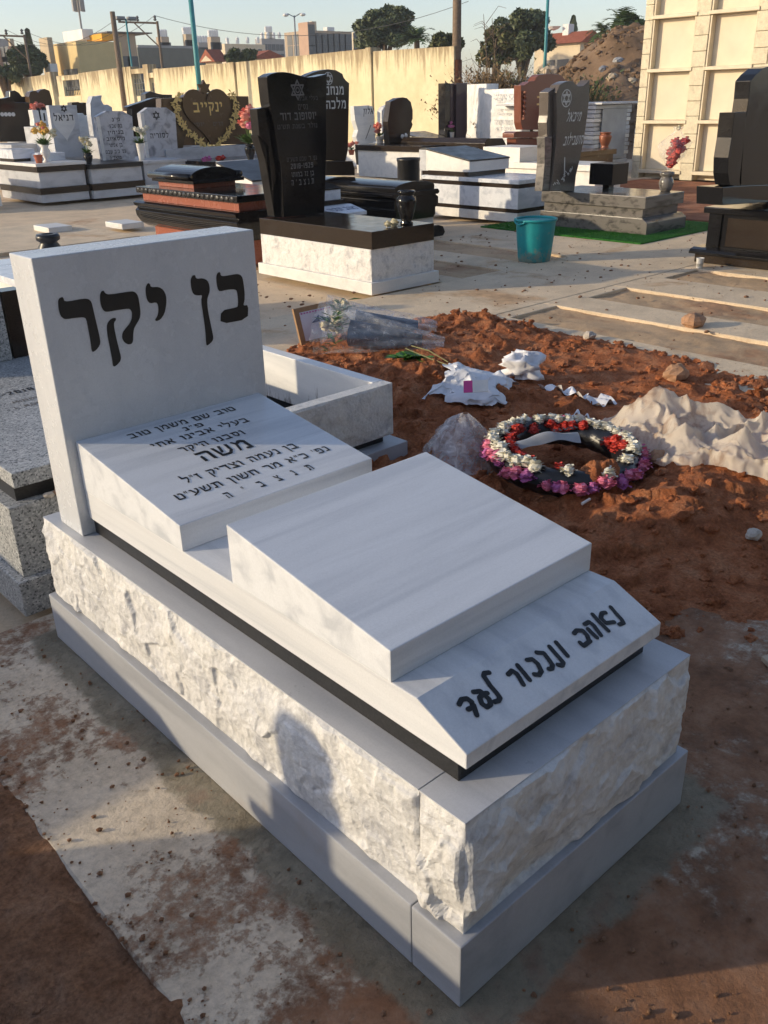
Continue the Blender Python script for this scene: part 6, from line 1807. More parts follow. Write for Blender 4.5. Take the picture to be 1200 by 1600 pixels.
# posts with a dark slot beside them on the right end
M['rust'] = m_plain('rusty_post', (.16, .06, .03), .9, .2, .3)
t = thing('utility_pole', 'weathered wooden pole rising at the end of the yellow wall', 'pole', (24.2, wy(715), 0))
M['wood'] = m_plain('weathered_wood', (.19, .14, .10), .9, .2, .2, 12)
qb = W(713, 130, 0, 24.2)
obj('pole', MB().tube([(24.2, qb.y, 0), (24.2, qb.y, 8.2)], [.17, .13], 10), M['wood'], t, sm=True)
obj('rusty_sleeve', MB().tube([(24.2, qb.y, 0), (24.2, qb.y, 3.0)], .19, 10), M['rust'], t, sm=True)

# person passing behind the opening in the wall
M['skin'] = m_plain('skin', (.42, .25, .17), .6)
M['hair'] = m_plain('dark_hair', (.02, .016, .013), .7)
M['shirt'] = m_plain('blue_shirt', (.13, .20, .34), .8)
M['trousers'] = m_plain('pale_trousers', (.60, .60, .60), .8)
pc = W(231.5, 150, 0, 25.3)
ph = 1.72
pz0 = W(231, 117, 0, 25.3).z - ph
def skin_body(name, joints, edges, m_, parent, sub=2):
    me = bpy.data.meshes.new(name)
    me.from_pydata([j[:3] for j in joints], edges, [])
    o = bpy.data.objects.new(name, me); COL.objects.link(o)
    sm_ = o.modifiers.new('skin', 'SKIN')
    for i, j in enumerate(joints):
        me.skin_vertices[0].data[i].radius = (j[3], j[4] if len(j) > 4 else j[3])
    me.skin_vertices[0].data[0].use_root = True
    ss = o.modifiers.new('sub', 'SUBSURF'); ss.levels = sub; ss.render_levels = sub
    dg = bpy.context.evaluated_depsgraph_get()
    me2 = bpy.data.meshes.new_from_object(o.evaluated_get(dg))
    bpy.data.objects.remove(o)
    me2.materials.clear()
    return obj(name, me2, m_, parent, sm=True)
pt = thing('person', 'person in a blue shirt and pale trousers standing behind the wall opening', 'person', (pc.x, pc.y, 0))
if pz0 > 0.02:
    bxo('kerb_stand', M['concrete'], None, pc.x - 1.5, pc.y - 2, -.06, pc.x + 3, pc.y + 2, pz0 - .001, .01, 1)
    ks = bpy.data.objects[-1] if False else [o for o in COL.objects if o.name.startswith('kerb_stand')][0]
    ks.name = 'raised_pavement'; tag(ks, kind='structure')
B0 = Vector((pc.x, pc.y, max(pz0, 0)))
def J(x, y, z, *r): return (B0.x + x, B0.y + y, B0.z + z, *r)
js = [J(0, 0, .95, .14, .11), J(0, 0, 1.15, .14, .10), J(0, .0, 1.38, .16, .10), J(0, 0, 1.50, .055), J(0, 0, 1.60, .085, .095), J(0, 0, 1.69, .07),
      J(0, .19, 1.40, .06), J(-.02, .26, 1.12, .045), J(-.10, .26, .90, .035), J(-.12, .26, .82, .03),
      J(0, -.19, 1.40, .06), J(-.02, -.26, 1.12, .045), J(-.10, -.26, .90, .035), J(-.12, -.26, .82, .03),
      J(0, .09, .88, .09), J(.0, .10, .48, .065), J(.02, .10, .08, .045), J(-.10, .11, .03, .035),
      J(0, -.09, .88, .09), J(.0, -.10, .48, .065), J(.02, -.10, .08, .045), J(-.10, -.11, .03, .035)]
es = [(0, 1), (1, 2), (2, 3), (3, 4), (4, 5), (2, 6), (6, 7), (7, 8), (8, 9), (2, 10), (10, 11), (11, 12), (12, 13), (0, 14), (14, 15), (15, 16), (16, 17), (0, 18), (18, 19), (19, 20), (20, 21)]
body = skin_body('body', js, es, M['skin'], pt)
me = body.data
for m_ in (M['shirt'], M['trousers'], M['hair']): me.materials.append(m_)
for p in me.polygons:
    z = p.center.z + ORG[pt.name].z - B0.z
    x = p.center.x + ORG[pt.name].x - B0.x
    if z > 1.60 or (z > 1.53 and x > .02): p.material_index = 3
    elif .97 < z < 1.48: p.material_index = 1
    elif .06 < z <= .97: p.material_index = 2 if abs(p.center.y + ORG[pt.name].y - B0.y) < .2 else 0

# ------------------------------------------------------------------ foliage
M['euca'] = m_leaf('dark_tree_leaves', (.06, .085, .04), (.14, .16, .08), .6)
M['green'] = m_leaf('green_leaves', (.04, .075, .02), (.10, .14, .045), .6)
M['olive'] = m_leaf('olive_leaves', (.07, .08, .03), (.15, .15, .06), .7)
M['dry'] = m_leaf('dry_brush', (.12, .075, .035), (.27, .18, .09), .9)
M['bark'] = m_plain('bark', (.13, .095, .065), .95, .2, .25, 10)
def crown(mb, c, rx, ry, rz, n, leaf, seed, clumps=14, hollow=.25):
    clumps = int(clumps * 1.9)
    q = random.Random(seed)
    cl = []
    for i in range(clumps):
        z = q.uniform(-.7, .95); a = q.uniform(0, 6.283); rr = math.sqrt(max(0, 1 - z * z)) * q.uniform(.30, .92)
        cl.append((c[0] + rx * rr * math.cos(a), c[1] + ry * rr * math.sin(a), c[2] + rz * z * .80, q.uniform(.15, .38)))
    for i in range(n):
        k = cl[q.randrange(clumps)]
        d = Vector((q.gauss(0, 1), q.gauss(0, 1), q.gauss(0, 1))).normalized()
        r = q.uniform(.55, 1.0) ** .5
        p = Vector((k[0] + d.x * rx * k[3] * r, k[1] + d.y * ry * k[3] * r, k[2] + d.z * rz * k[3] * r))
        e1 = Vector((q.gauss(0, 1), q.gauss(0, 1), q.gauss(0, .6))).normalized(); e2 = e1.cross(Vector((q.gauss(0, 1), q.gauss(0, 1), q.gauss(0, 1)))).normalized()
        l = leaf * q.uniform(.6, 1.3)
        mb.add([p - e1 * l, p + e2 * l * .5, p + e1 * l, p - e2 * l * .5], [(0, 1, 2, 3)])
    return mb
def tree(label, px, dist, ptop, pbot, pw, mk, seed, n=2600, trunk=True, leaf=.3, cat='tree', name='tree', clumps=16):
    """crown spans photo rows ptop..pbot and pw pixels at the given distance"""
    b0 = P_at(px, dist)
    s_ = math.sqrt(dist ** 2) / FPX / .985
    zt = W_z(px, ptop, b0); zb = W_z(px, pbot, b0)
    rx = pw * s_ / 2; rz = (zt - zb) / 2
    t = thing(name, label, cat, (b0.x, b0.y, 0))
    c = (b0.x, b0.y, (zt + zb) / 2)
    obj('crown', crown(MB(), c, rx, rx, rz, n, leaf, seed, clumps), M[mk], t)
    if trunk:
        mb = MB().tube([(b0.x, b0.y, -.1), (b0.x + .1, b0.y, zb * .6), (b0.x, b0.y + .1, c[2])], [.3 + rx * .03, .22, .1], 8)
        q = random.Random(seed)
        for i in range(6):
            a = q.uniform(0, 6.28)
            mb.tube([(b0.x, b0.y, max(.5, zb * .7)), (b0.x + rx * .35 * math.cos(a), b0.y + rx * .35 * math.sin(a), c[2] - rz * .1), (b0.x + rx * .65 * math.cos(a), b0.y + rx * .65 * math.sin(a), c[2] + rz * q.uniform(-.1, .5))], [.16, .09, .04], 6)
        obj('trunk', mb, M['bark'], t)
    return t
def W_z(px, py, b0):
    d = FWD * FPX + RIGHT * (px - 600) - UP * (py - 800)
    t = math.hypot(b0.x - CAM.x, b0.y - CAM.y) / math.hypot(d.x, d.y)
    return CAM.z + d.z * t
def palm(label, px, dist, ptop, seed, fr=1.8, n=26):
    b0 = P_at(px, dist); zt = W_z(px, ptop, b0)
    t = thing('palm_tree', label, 'palm tree', (b0.x, b0.y, 0))
    hub = Vector((b0.x, b0.y, zt - fr * .45))
    obj('trunk', MB().tube([(b0.x, b0.y, -.1), hub], [.25, .18], 8), M['bark'], t)
    q = random.Random(seed); mb = MB()
    for i in range(n):
        a = q.uniform(0, 6.283); el = q.uniform(-.2, 1.3)
        d = Vector((math.cos(a) * math.cos(el), math.sin(a) * math.cos(el), math.sin(el)))
        sd_ = Vector((-math.sin(a), math.cos(a), 0))
        L = fr * q.uniform(.75, 1.1)
        prev = hub
        for k in range(1, 9):
            s_ = k / 8
            p = hub + d * L * s_ + Vector((0, 0, -L * .55 * s_ * s_))
            for sg in (-1, 1):
                tip = p + sd_ * sg * L * .26 * math.sin(math.pi * min(1, s_ * .9 + .08)) + d * L * .12 + Vector((0, 0, -.08 * L))
                mb.add([prev, p, tip], [(0, 1, 2)])
            prev = p
    obj('fronds', mb, M['green'], t)
    return t
tree('large round dark tree rising above the middle of the yellow wall', 602, 75, 8, 82, 86, 'euca', 1, 15000, leaf=.2, clumps=26)
palm('feathery palm just right of the large round dark tree', 652, 66, 38, 2, 1.9, 30)
tree('low dense green tree behind the right end of the yellow wall', 694, 55, 50, 100, 52, 'olive', 3, 4200, leaf=.13)
tree('broad dark green tree behind the brush heap', 815, 70, 14, 104, 84, 'euca', 4, 11000, leaf=.19, clumps=20)
tree('leafy olive green tree at the left of the brush heap', 772, 58, 38, 110, 56, 'olive', 5, 4200, leaf=.14)
tree('dark bushy tree beside the niche building', 978, 62, 22, 100, 56, 'green', 6, 8000, leaf=.17)
palm('tall palm right of the red-roofed house', 965, 60, 12, 7, 2.0, 34)
palm('short palm close to the red-roofed house', 935, 66, 30, 8, 1.5, 24)
def cypress(label, px, dist, ptop, pbot, pw, seed, mk='euca'):
    b0 = P_at(px, dist); zt = W_z(px, ptop, b0); zb = 0.0; r = pw * dist / FPX / 2
    t = thing('cypress_tree', label, 'tree', (b0.x, b0.y, 0))
    q = random.Random(seed); mb = MB()
    zl = W_z(px, pbot, b0)
    for i in range(900):
        s_ = q.random() ** .8; a = q.uniform(0, 6.28); rr = r * (1 - s_) ** .75 * q.uniform(.5, 1)
        p = Vector((b0.x + rr * math.cos(a), b0.y + rr * math.sin(a), zl + (zt - zl) * s_)); l = .22
        e = Vector((math.cos(a + 1.3), math.sin(a + 1.3), .5)).normalized()
        mb.add([p - e * l, p + Vector((0, 0, l)), p + e * l], [(0, 1, 2)])
    obj('crown', mb, M[mk], t)
    obj('trunk', MB().tube([(b0.x, b0.y, -.1), (b0.x, b0.y, zl + .8)], .2, 7), M['bark'], t)
cypress('thin pointed conifer above the red-roofed house', 889, 95, 27, 50, 13, 3)
cypress('slim dark cypress beside the pink flats at far left', 60, 85, 48, 75, 8, 4)
tree('dark green tree in front of the pink flats at left', 52, 72, 66, 122, 52, 'euca', 9, 8000, leaf=.18)
tree('low dark bush at the far left above the wall', 12, 66, 104, 132, 50, 'euca', 10, 1300, leaf=.26)
tree('small dark bush against the gabled house', 372, 72, 76, 100, 26, 'euca', 12, 900, leaf=.24)
tree('small rounded dark bush right of the gabled house', 395, 74, 78, 100, 24, 'euca', 13, 800, leaf=.24)

# dry brush in front of the dirt heap
def brush(label, px, dist, ptop, pbot, pw, seed, n=420, mk='dry', name='dry_bush'):
    b0 = P_at(px, dist); zt = W_z(px, ptop, b0); zb = max(0, W_z(px, pbot, b0)); r = pw * dist / FPX / 2
    t = thing(name, label, 'bush', (b0.x, b0.y, 0))
    q = random.Random(seed); mb = MB()
    for i in range(n):
        a = q.uniform(0, 6.28); s0 = q.random()
        p = Vector((b0.x + r * math.sqrt(s0) * math.cos(a), b0.y + r * math.sqrt(s0) * math.sin(a), zb * q.random() * .6))
        d = Vector((q.gauss(0, .5), q.gauss(0, .5), 1)).normalized(); L = (zt - zb) * q.uniform(.35, 1.0) * (1 - .5 * s0) + zb * .5
        m1 = p + d * L * .5 + Vector((q.gauss(0, .12), q.gauss(0, .12), 0)); p2 = m1 + (d + Vector((q.gauss(0, .5), q.gauss(0, .5), -.2))).normalized() * L * .5
        w = .014 + .018 * q.random()
        e = Vector((-d.y, d.x, 0)).normalized() * w if abs(d.x) + abs(d.y) > 1e-4 else Vector((w, 0, 0))
        mb.add([p - e, p + e, m1 + e * .7, m1 - e * .7, p2], [(0, 1, 2, 3), (3, 2, 4)])
        for k in range(3):
            c = m1.lerp(p2, q.random()); l = .07 + .08 * q.random()
            e1 = Vector((q.gauss(0, 1), q.gauss(0, 1), q.gauss(0, 1))).normalized(); e2 = e1.orthogonal().normalized()
            mb.add([c - e1 * l * .3, c + e2 * l, c + e1 * l * .3], [(0, 1, 2)])
    obj('twigs', mb, M[mk], t)
brush('tall tangled dry brush right of the wooden pole', 754, 30, 56, 150, 50, 1, 1500)
brush('dense dry brown brush in front of the dirt heap', 778, 29.5, 75, 165, 66, 2, 1500)
brush('olive green scrub among the dry brush', 800, 31, 60, 140, 46, 3, 600, 'olive', 'scrub')
brush('low dry grass clump under the brush', 766, 28.6, 118, 165, 50, 4, 600)
brush('sparse dry brush beside the tarpaulin', 845, 31, 90, 150, 40, 5, 350)
brush('dry weeds on the left flank of the dirt heap', 870, 35, 88, 125, 46, 7, 420)
brush('scattered dry stalks in front of the dirt heap', 905, 33, 118, 150, 60, 8, 420)
brush('small green weeds growing on the dirt heap', 920, 34, 95, 135, 30, 6, 260, 'green', 'weeds')
# bare branches against the sky
for i, (px, pt_, pb_) in enumerate(((757, 22, 80), (770, 28, 84))):
    b0 = P_at(px, 52); zt = W_z(px, pt_, b0)
    t = thing('bare_sapling', ('left', 'right')[i] + ' thin leafless sapling sticking out of the brush', 'tree')if False else thing('bare_sapling', ('left', 'right')[i] + ' thin leafless sapling sticking out of the brush', 'tree', (b0.x, b0.y, 0))
    q = random.Random(i + 5); mb = MB().tube([(b0.x, b0.y, 0), (b0.x + .15, b0.y, zt * .6), (b0.x - .1, b0.y + .1, zt)], [.06, .04, .012], 5)
    for k in range(9):
        s_ = q.uniform(.5, .95); a = q.uniform(0, 6.28); L = q.uniform(.6, 1.5)
        p = Vector((b0.x, b0.y, zt * s_)); mb.tube([p, p + Vector((math.cos(a) * L * .6, math.sin(a) * L * .6, L * .5)), p + Vector((math.cos(a) * L, math.sin(a) * L, L * .4))], [.02, .012, .006], 4)
    obj('branches', mb, M['bark'], t)

# ------------------------------------------------------------------ dirt heap with rubble
hc_ = P_at(890, 44)
ux = Vector((math.cos(R(0)), 0, 0))
Xg, Yg = np.meshgrid(np.arange(23.5, 52, .22), np.arange(8, 34, .22), indexing='ij')
dx = Xg - CAM.x; dy = Yg - CAM.y
az_ = np.arctan2(dx, dy); di = np.hypot(dx, dy)
a720 = math.atan2((P_at(720, 10) - CAM).x, (P_at(720, 10) - CAM).y); a1010 = math.atan2((P_at(1010, 10) - CAM).x, (P_at(1010, 10) - CAM).y)
s_ = (az_ - a720) / (a1010 - a720)
ridge = np.interp(s_, [-.15, 0, .2, .4, .55, .68, .8, .95, 1.1, 1.3], [0, .9, 1.5, 2.0, 2.6, 3.4, 4.0, 4.0, 3.9, 3.2])
prof = sstep(30.5, 40, di) * (1 - sstep(45, 55, di))
Zg = ridge * prof * (.85 + .3 * fbm(Xg * .5, Yg * .5, 5, 4)) + .5 * prof * (fbm(Xg * 1.6, Yg * 1.6, 8, 4) - .45) + .25 * prof * np.maximum(0, facets(Xg * 1.3, Yg * 1.3, 12) - .5) - .1
tag(obj('dirt_heap', MB().grid(np.stack([Xg, Yg, Zg], -1)), M['dirt'], sm=True), kind='structure')
def heap_z(x, y):
    i = int((x - 23.5) / .22); j = int((y - 8) / .22)
    return float(Zg[min(max(i, 0), Zg.shape[0] - 1), min(max(j, 0), Zg.shape[1] - 1)])
mb = MB(); q = random.Random(3)
for i in range(2200):
    p = P_at(q.uniform(740, 1010), q.uniform(31, 42)); r = .03 + .12 * q.random() ** 3
    z = heap_z(p.x, p.y)
    if z < .15: continue
    mb.blob((p.x, p.y, z + r * .3), r, 1.2, 1, .7, i, 6, 4, .35)
tag(obj('rubble', mb, M['dirt']), 'loose stones and clods strewn over the dirt heap', kind='stuff')
M['pale_rubble'] = m_plain('pale_rubble', (.52, .42, .30), .9, .2, .2)
M['pale_rag'] = m_plain('pale_rag', (.42, .41, .40), .8, .2, .2)
M['tarp'] = m_plain('grey_tarpaulin', (.22, .23, .26), .5, .4, .3, 3, .4)
for i, (px, py, r, mk, lb) in enumerate(((858, 97, .42, 'pale_rubble', 'large pale boulder on the left slope of the dirt heap'), (940, 110, .16, 'tarp', 'dull grey plastic scrap on the dirt heap'), (962, 98, .18, 'pale_rag', 'pale torn bag near the top of the dirt heap'),
                                         (955, 128, .2, 'pale_rubble', 'cream stone low on the dirt heap'), (986, 126, .18, 'pale_rubble', 'cream stone beside the niche building corner'), (882, 115, .18, 'pale_rag', 'whitish block in the dirt heap behind the taupe headstone'),
                                         (948, 66, .3, 'pale_rubble', 'rough pale rock on the crest of the dirt heap'))):
    best = None
    for dd in np.arange(31, 47, .25):
        p = P_at(px, dd); z = heap_z(p.x, p.y); e = abs(W_z(px, py, p) - z)
        if best is None or e < best[0]: best = (e, p, z)
    p, z = best[1], best[2]
    tag(obj('rock' if mk == 'pale_rubble' else 'plastic_scrap', MB().blob((p.x, p.y, z + r * .3), r, 1.3, 1, .75, 70 + i, 14, 9, .16), M[mk], None, loc=(p.x, p.y, z)), lb, 'rock' if mk == 'pale_rubble' else 'plastic scrap')
p = P_at(825, 41); z = heap_z(p.x, p.y)
tag(obj('tarpaulin', MB().blob((p.x, p.y, z + .15), .62, 1.4, 1, .6, 99, 20, 12, .16), M['tarp'], None, loc=(p.x, p.y, z)), 'grey crumpled tarpaulin on the dirt heap beside the brush', 'tarpaulin')
p = P_at(726, 38)
tag(obj('plank', MB().tube([(p.x, p.y, 0.0), (p.x + 1.1, p.y - .9, W_z(733, 115, p) * 1.0)], .10, 4), m_plain('fresh_wood', (.50, .33, .18), .8), None, loc=(p.x, p.y, 0)), 'slanting pale plank leaning beside the wooden pole', 'plank')

# ------------------------------------------------------------------ unseen trees added behind the camera to shade faces turned from the sun
for i, (x, y, h, r) in enumerate(((-9, -13, 9.5, 4.2), (-3.5, -14.5, 10.5, 4.4), (2.5, -13.5, 9.5, 4.2), (8, -14.5, 10.5, 4.5), (14, -13.5, 9.5, 4.4), (20, -14, 10, 4.4))):
    t = thing('tree', ('first', 'second', 'third', 'fourth', 'fifth', 'sixth')[i] + ' of the unseen dense trees added behind the camera to shade the stones', 'tree', (x, y, 0), 'unseen trees added for shade')
    obj('crown', crown(MB(), (x, y, h * .55), r, r * .8, h * .52, 3600, .6, 200 + i, 18), M['euca'], t)
    obj('trunk', MB().tube([(x, y, -.1), (x + .2, y, h * .3), (x, y, h * .6)], [.35, .28, .15], 8), M['bark'], t)
# ------------------------------------------------------------------ town behind the wall
M['glassdark'] = m_plain('dark_window', (.075, .08, .085), .35, .5, .2)
def wallmat(name, c): 
    M[name] = m_plain(name, c, .85, .3, .08, 1.2)
for nm, c in (('wall_yellow', (.66, .50, .25)), ('wall_sand', (.50, .40, .27)), ('wall_tan', (.42, .33, .24)), ('wall_pink', (.48, .32, .23)), ('wall_white', (.75, .73, .70)), ('wall_orange', (.72, .36, .05)), ('wall_grey', (.36, .34, .32)), ('wall_dark', (.16, .15, .14)), ('wall_green', (.15, .155, .135)), ('wall_cream', (.62, .52, .37))):
    wallmat(nm, c)
M['tile'] = m_plain('red_roof_tile', (.30, .10, .06), .85, .2, .2, 4)
def block(t, name, xl, xc, xr, ytop, dist, mk, ybot=None, wins=None, wl2=None, yl=None):
    """box whose near vertical edge stands in photo column xc; left face to column xl, front face to column xr"""
    b0 = P_at(xc, dist)
    zt = W_z(xc, ytop, b0); zb = 0 if ybot is None else W_z(xc, ybot, b0)
    yl_ = W(xl, 150, 0, b0.x).y; xr_ = W(xr, 150, 1, b0.y).x
    yl_ = min(yl_, b0.y + 40); 
    x1, y1 = max(xr_, b0.x + .3), max(yl_, b0.y + .3)
    o = bxo(name, M[mk], t, b0.x, b0.y, zb, x1, y1, zt, .02, 1)
    H = zt - zb
    for (face, cols, rows_, ww, hh, u0, u1, v0, v1) in (wins or []):
        for i in range(cols):
            for j in range(rows_):
                u = u0 + (u1 - u0) * (i + .5) / cols; v = zb + H * (v0 + (v1 - v0) * (j + .5) / rows_)
                if face == 'f':
                    x = b0.x + (x1 - b0.x) * u
                    wo_ = bxo('window', M['glassdark'], o, x - ww / 2, b0.y - .04, v - hh / 2, x + ww / 2, b0.y - .003, v + hh / 2, .005, 1)
                else:
                    y = b0.y + (y1 - b0.y) * u
                    wo_ = bxo('window', M['glassdark'], o, b0.x - .04, y - ww / 2, v - hh / 2, b0.x - .003, y + ww / 2, v + hh / 2, .005, 1)
    return (b0, x1, y1, zb, zt)
def house(label, px, dist, name='building', cat='building'):
    b0 = P_at(px, dist)
    return thing(name, label, cat, (b0.x, b0.y, 0))
# yellow two-part house left of centre
t = house('sand-yellow flat-roofed house with orange roof hut above the wall at left', 130, 72)
block(t, 'wall', 92, 131, 200, 64, 72, 'wall_yellow', None, [('l', 3, 1, .8, 1.3, .10, .62, .50, .72), ('f', 3, 1, 1.1, 1.4, .55, .98, .42, .62)])
block(t, 'stair_tower', 75, 88, 96, 58, 73.5, 'wall_sand')
block(t, 'roof_room', 113, 143, 160, 45, 76, 'wall_white', 62)
block(t, 'roof_hut', 148, 172, 192, 52, 74.5, 'wall_orange', 63)
b = P_at(78 + 22, 71.8)
bxo('air_conditioner', M['wall_white'], t, b.x - .5, b.y + .4, W_z(98, 112, b), b.x + .05, b.y + 1.3, W_z(98, 99, b), .02, 1)
mp = P_at(143, 77)
am = thing('antenna_mast', 'roof antenna mast with panel aerials above the sand-yellow house', 'antenna', (mp.x, mp.y, W_z(145, 45, mp)))
zt = W_z(141, -10, mp); zb = W_z(145, 45, mp)
obj('mast', MB().tube([(mp.x, mp.y, zb), (mp.x, mp.y, zt)], .07, 6), M['wall_grey'], am)
for k in range(4):
    a = k * 1.6
    bxo('aerial_panel', M['wall_grey'], am, mp.x + .35 * math.cos(a) - .1, mp.y + .35 * math.sin(a) - .1, W_z(141, 18, mp), mp.x + .35 * math.cos(a) + .1, mp.y + .35 * math.sin(a) + .1, zt - .3 * k * .3, .01, 1)
t = house('tall tan slanted-roof block behind the wooden pole', 196, 88)
block(t, 'wall', 190, 196, 223, 52, 88, 'wall_tan', None, [('f', 2, 2, 1.0, 1.4, .1, .9, .3, .8)])
b = P_at(198, 87.5)
bxo('slanted_roof', M['wall_dark'], t, b.x - 1, b.y, W_z(198, 51, b), b.x + 3.2, b.y + 4, W_z(198, 49, b), .02, 1)
t = house('long dark low-roofed hall between the tan block and the gabled house', 224, 105)
block(t, 'wall', 222, 224, 332, 74, 105, 'wall_green', None, [('f', 12, 1, .9, 1.1, .02, .98, .55, .8)])
block(t, 'roof_strip', 223, 225, 318, 70, 108, 'wall_grey', 76)
# skyline bits
for i, (xl, xc, xr, yt, dist, mk, lb) in enumerate(((254, 262, 274, 57, 150, 'wall_tan', 'small tan roof hut on the skyline left of the teal lamp post'), (295, 300, 312, 53, 150, 'wall_sand', 'sand-coloured water tower hut beside the teal lamp post'), (312, 318, 335, 66, 160, 'wall_grey', 'grey low flats right of the teal lamp post'),
                                                    (332, 338, 352, 57, 155, 'wall_tan', 'tan rooftop block above the gabled house'), (352, 358, 420, 68, 170, 'wall_cream', 'row of pale far houses on the skyline'), (405, 415, 450, 60, 175, 'wall_grey', 'hazy grey flats left of the apartment block'), (420, 425, 434, 50, 178, 'wall_cream', 'pale rooftop tower left of the apartment block'))):
    t = house(lb, xc, dist)
    block(t, 'wall', xl, xc, xr, yt, dist, mk, None, [('f', 5, 2, .8, 1.0, .05, .95, .70, .95)])
    for k in range(4):
        b = P_at(xc + (xr - xc) * (k + .5) / 4, dist + .5); z = W_z(xc, yt, b)
        obj('rooftop_tank', MB().lathe([(.28, 0), (.28, .8), (.1, .95)], (b.x, b.y + .6, z), 10), M['wall_white'], t)
t = house('large stepped apartment block with grey front above the yellow wall', 486, 120)
block(t, 'wall', 450, 486, 553, 47, 120, 'wall_tan', None, [('f', 7, 3, 1.1, 1.1, .04, .97, .62, .97), ('l', 3, 3, 1.0, 1.1, .1, .9, .6, .97)])
block(t, 'stair_tower', 472, 486.5, 497, 34, 119.4, 'wall_pink', None, [('f', 1, 4, 1.0, 1.2, .3, .7, .55, .97)])
block(t, 'roof_box', 489, 493, 500, 33, 124, 'wall_cream', 48)
block(t, 'roof_box', 510, 516, 527, 42, 125, 'wall_white', 48)
t = house('narrow pale flats between the apartment block and the round tree', 556, 130)
block(t, 'wall', 553, 556, 570, 50, 130, 'wall_cream', None, [('f', 2, 4, 1.2, 1.3, .1, .9, .6, .97)])
# pink flats far left
t = house('pinkish blocks of flats at the far left edge', 30, 110)
block(t, 'wall', -30, 8, 16, 75, 112, 'wall_pink', None, [('l', 4, 4, 1.2, 1.4, .05, .95, .5, .97)])
block(t, 'wall', 14, 27, 42, 72, 110, 'wall_pink', None, [('l', 2, 4, 1.2, 1.4, .1, .9, .5, .97)])
block(t, 'roof_block', -30, 0, 32, 60, 125, 'wall_grey')
block(t, 'roof_box', 28, 31, 37, 60, 118, 'wall_sand', 75)

# houses with tiled roofs
def gable(label, xl, xc, xr, yeave, yridge, dist, mk, axis='y'):
    t = house(label, xc, dist)
    b0, x1, y1, zb, zt = block(t, 'wall', xl, xc, xr, yeave, dist, mk, None, [('l', 2, 1, 1.1, 1.2, .2, .8, .55, .8)])
    zr = W_z(xc, yridge, b0)
    if axis == 'x':      # ridge along x, gable end facing -x
        ym = (b0.y + y1) / 2
        pr = [(b0.y - .4, zt - .1), (y1 + .4, zt - .1), (ym, zr)]
        rf = obj('roof', MB().prism(pr, b0.x - .4, x1 + .4, 'x'), M['tile'], t)
        obj('gable_wall', MB().prism([(b0.y, zt - .05), (y1, zt - .05), (ym, zr - .45)], b0.x - .43, b0.x - .405, 'x'), M[mk], t)
    else:
        xm = (b0.x + x1) / 2
        pr = [(b0.x - .5, zt - .1), (x1 + .5, zt - .1), (xm, zr)]
        rf = obj('roof', MB().prism(pr, b0.y - .4, y1 + .4, 'y'), M['tile'], t)
    return t, rf, b0, x1, y1, zt, zr
gable('gabled cream house with brown tiled roof right of the teal lamp post', 326, 343, 352, 94, 76, 80, 'wall_cream', 'x')
gable('low house with reddish roof behind the small dark bushes', 376, 400, 445, 90, 78, 95, 'wall_cream', 'y')
t, rf, b0, x1, y1, zt, zr = gable('red-tiled house with solar panels behind the dirt heap', 832, 902, 928, 64, 47, 78, 'wall_cream', 'y')
b = P_at(882, 80)
bxo('chimney', M['wall_white'], rf, b.x - .35, b.y - .3, W_z(882, 58, b), b.x + .35, b.y + .3, W_z(882, 38, b), .02, 1)
dz = P_at(860, 80); zd = W_z(860, 48, dz)
obj('satellite_dish', MB().lathe([(.02, 0), (.35, .1), (.55, .28)], (dz.x, dz.y, zd), 14), M['wall_white'], rf)

# ------------------------------------------------------------------ poles and lamp posts
M['teal_pole'] = m_plain('teal_painted_steel', (.03, .22, .24), .5, .5)
M['steel'] = m_plain('grey_steel', (.22, .23, .24), .5, .5)
def pole(label, px_t, py_t, px_b, dist, r, mk, name='lamp_post', cat='lamp post'):
    b0 = P_at(px_b, dist)
    zt = W_z(px_b, py_t, b0)
    t = thing(name, label, cat, (b0.x, b0.y, 0))
    obj('pole', MB().tube([(b0.x, b0.y, -.1), (b0.x, b0.y, zt)], [r, r * .75], 10), M[mk], t, sm=True)
    return t, b0, zt
pole('tall teal lamp post rising out of the picture left of centre', 305, -60, 313, 44, .13, 'teal_pole')
pole('thin teal lamp post rising out of the picture behind the brush', 850, -60, 849, 50, .09, 'teal_pole')
t, b0, zt = pole('thick bare wooden pole in front of the tan block', 187, 18, 193, 54, .17, 'wood', 'utility_pole', 'pole')
t, b0, zt = pole('double floodlight post beside the bare wooden pole', 207, 29, 212, 58, .06, 'teal_pole')
for sg in (-1, 1):
    bxo('floodlight', M['steel'], t, b0.x + sg * .35 - .25, b0.y - .15, zt - .05, b0.x + sg * .35 + .25, b0.y + .15, zt + .10, .02, 1)
obj('arm', MB().tube([(b0.x - .6, b0.y, zt - .07), (b0.x + .6, b0.y, zt - .07)], .03, 6), M['steel'], t)
t, b0, zt = pole('street lamp with two drooping heads in front of the apartment block', 464, 24, 467, 74, .07, 'steel')
for sg in (-1, 1):
    d = Vector((RIGHT.x, RIGHT.y, 0)).normalized() * sg
    obj('lamp_arm', MB().tube([(b0.x, b0.y, zt - .1), (b0.x + d.x * .45, b0.y + d.y * .45, zt + .12), (b0.x + d.x * .6, b0.y + d.y * .6, zt + .08)], .035, 6), M['steel'], t)
    obj('lamp_head', MB().blob((b0.x + d.x * .62, b0.y + d.y * .62, zt + .04), .22, 1, 1, .5, 3, 10, 6, .02), M['wall_white'], t)
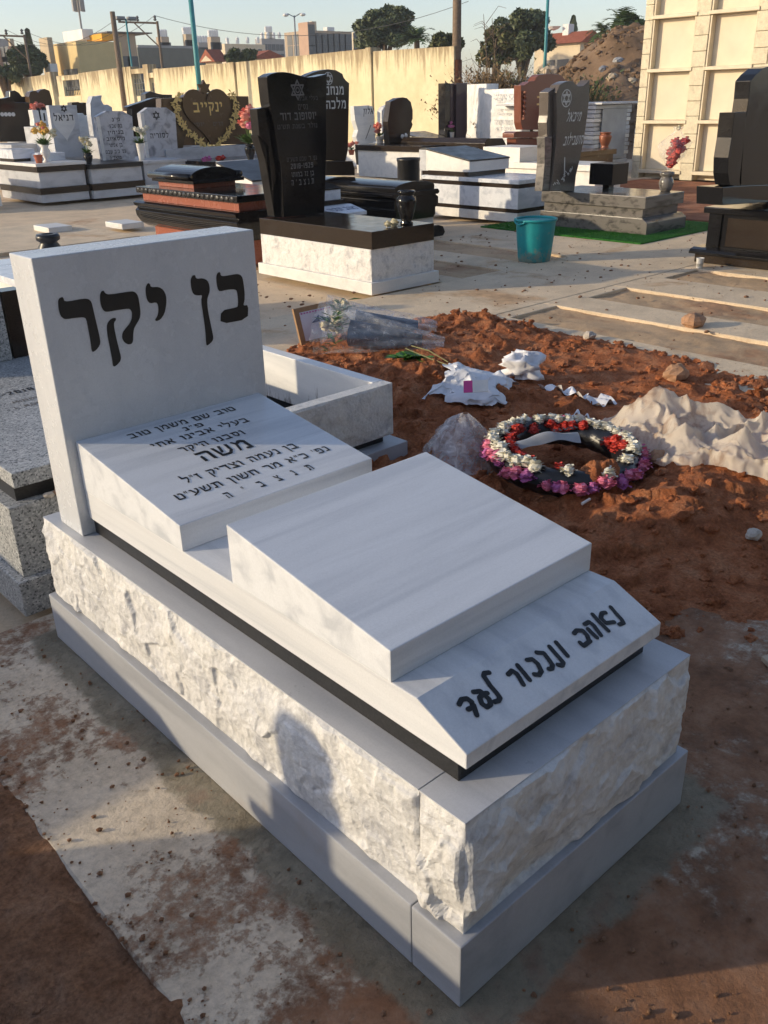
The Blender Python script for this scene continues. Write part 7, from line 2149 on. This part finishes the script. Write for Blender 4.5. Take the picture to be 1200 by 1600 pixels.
def power_pole(label, px, py, dist, r=.10, arm=1.5):
    t, b0, zt = pole(label, px, py, px + 2, dist, r, 'wood', 'utility_pole', 'pole')
    d = Vector((RIGHT.x, RIGHT.y, 0)).normalized() * -1
    e = b0 + d * arm * 1.55
    obj('cross_arm', MB().tube([(b0.x, b0.y, zt - .1), (e.x, e.y, zt + .02)], .06, 6), M['wood'], t)
    obj('brace', MB().tube([(b0.x, b0.y, zt - 1.4), (e.x * .6 + b0.x * .4, e.y * .6 + b0.y * .4, zt - .05)], .04, 5), M['wood'], t)
    out = []
    for k in (.05, .5, .97):
        p = b0.lerp(e, k)
        obj('insulator', MB().lathe([(.05, 0), (.11, .06), (.05, .14), (.10, .2), (.03, .3)], (p.x, p.y, zt + .02), 8), M['wall_dark'], t)
        out.append(Vector((p.x, p.y, zt + .3)))
    return out
pA = power_pole('power pole with a braced cross-arm left of the teal lamp post', 257, 33, 62)
pB = power_pole('power pole with cross-arm in front of the dark tree at far left', 52, 54, 66, .09, 1.4)
wr = thing('power_lines', 'thin overhead wires running between the far power poles', 'power line', (pA[0].x, pA[0].y, 0))
for a, b2 in zip(pA, pB):
    pts = [a.lerp(b2, s_) - Vector((0, 0, 1.2 * 4 * s_ * (1 - s_))) for s_ in np.linspace(0, 1, 14)]
    obj('wire', MB().tube(pts, .012, 4), M['wall_dark'], wr)
pC = P_at(1100, 80); zc = W_z(716, -10, P_at(716, 60))
for k, a in enumerate(pA[:1]):
    b2 = P_at(730, 60); b2.z = W_z(730, 2, b2)
    pts = [a.lerp(b2, s_) - Vector((0, 0, 1.4 * 4 * s_ * (1 - s_))) for s_ in np.linspace(0, 1, 20)]
    obj('wire', MB().tube(pts, .014, 4), M['wall_dark'], wr)

# ------------------------------------------------------------------ thin evening haze
m = bpy.data.materials.new('haze_air'); m.use_nodes = True
nt = m.node_tree
for n_ in list(nt.nodes): nt.nodes.remove(n_)
pvn = nt.nodes.new('ShaderNodeVolumePrincipled')
pvn.inputs['Color'].default_value = (.86, .88, .95, 1)
pvn.inputs['Density'].default_value = .0007
pvn.inputs['Anisotropy'].default_value = .2
on = nt.nodes.new('ShaderNodeOutputMaterial')
nt.links.new(pvn.outputs[0], on.inputs['Volume'])
tag(obj('haze', MB().box(-910, -910, -1.1, 910, 910, 24), m), kind='stuff')
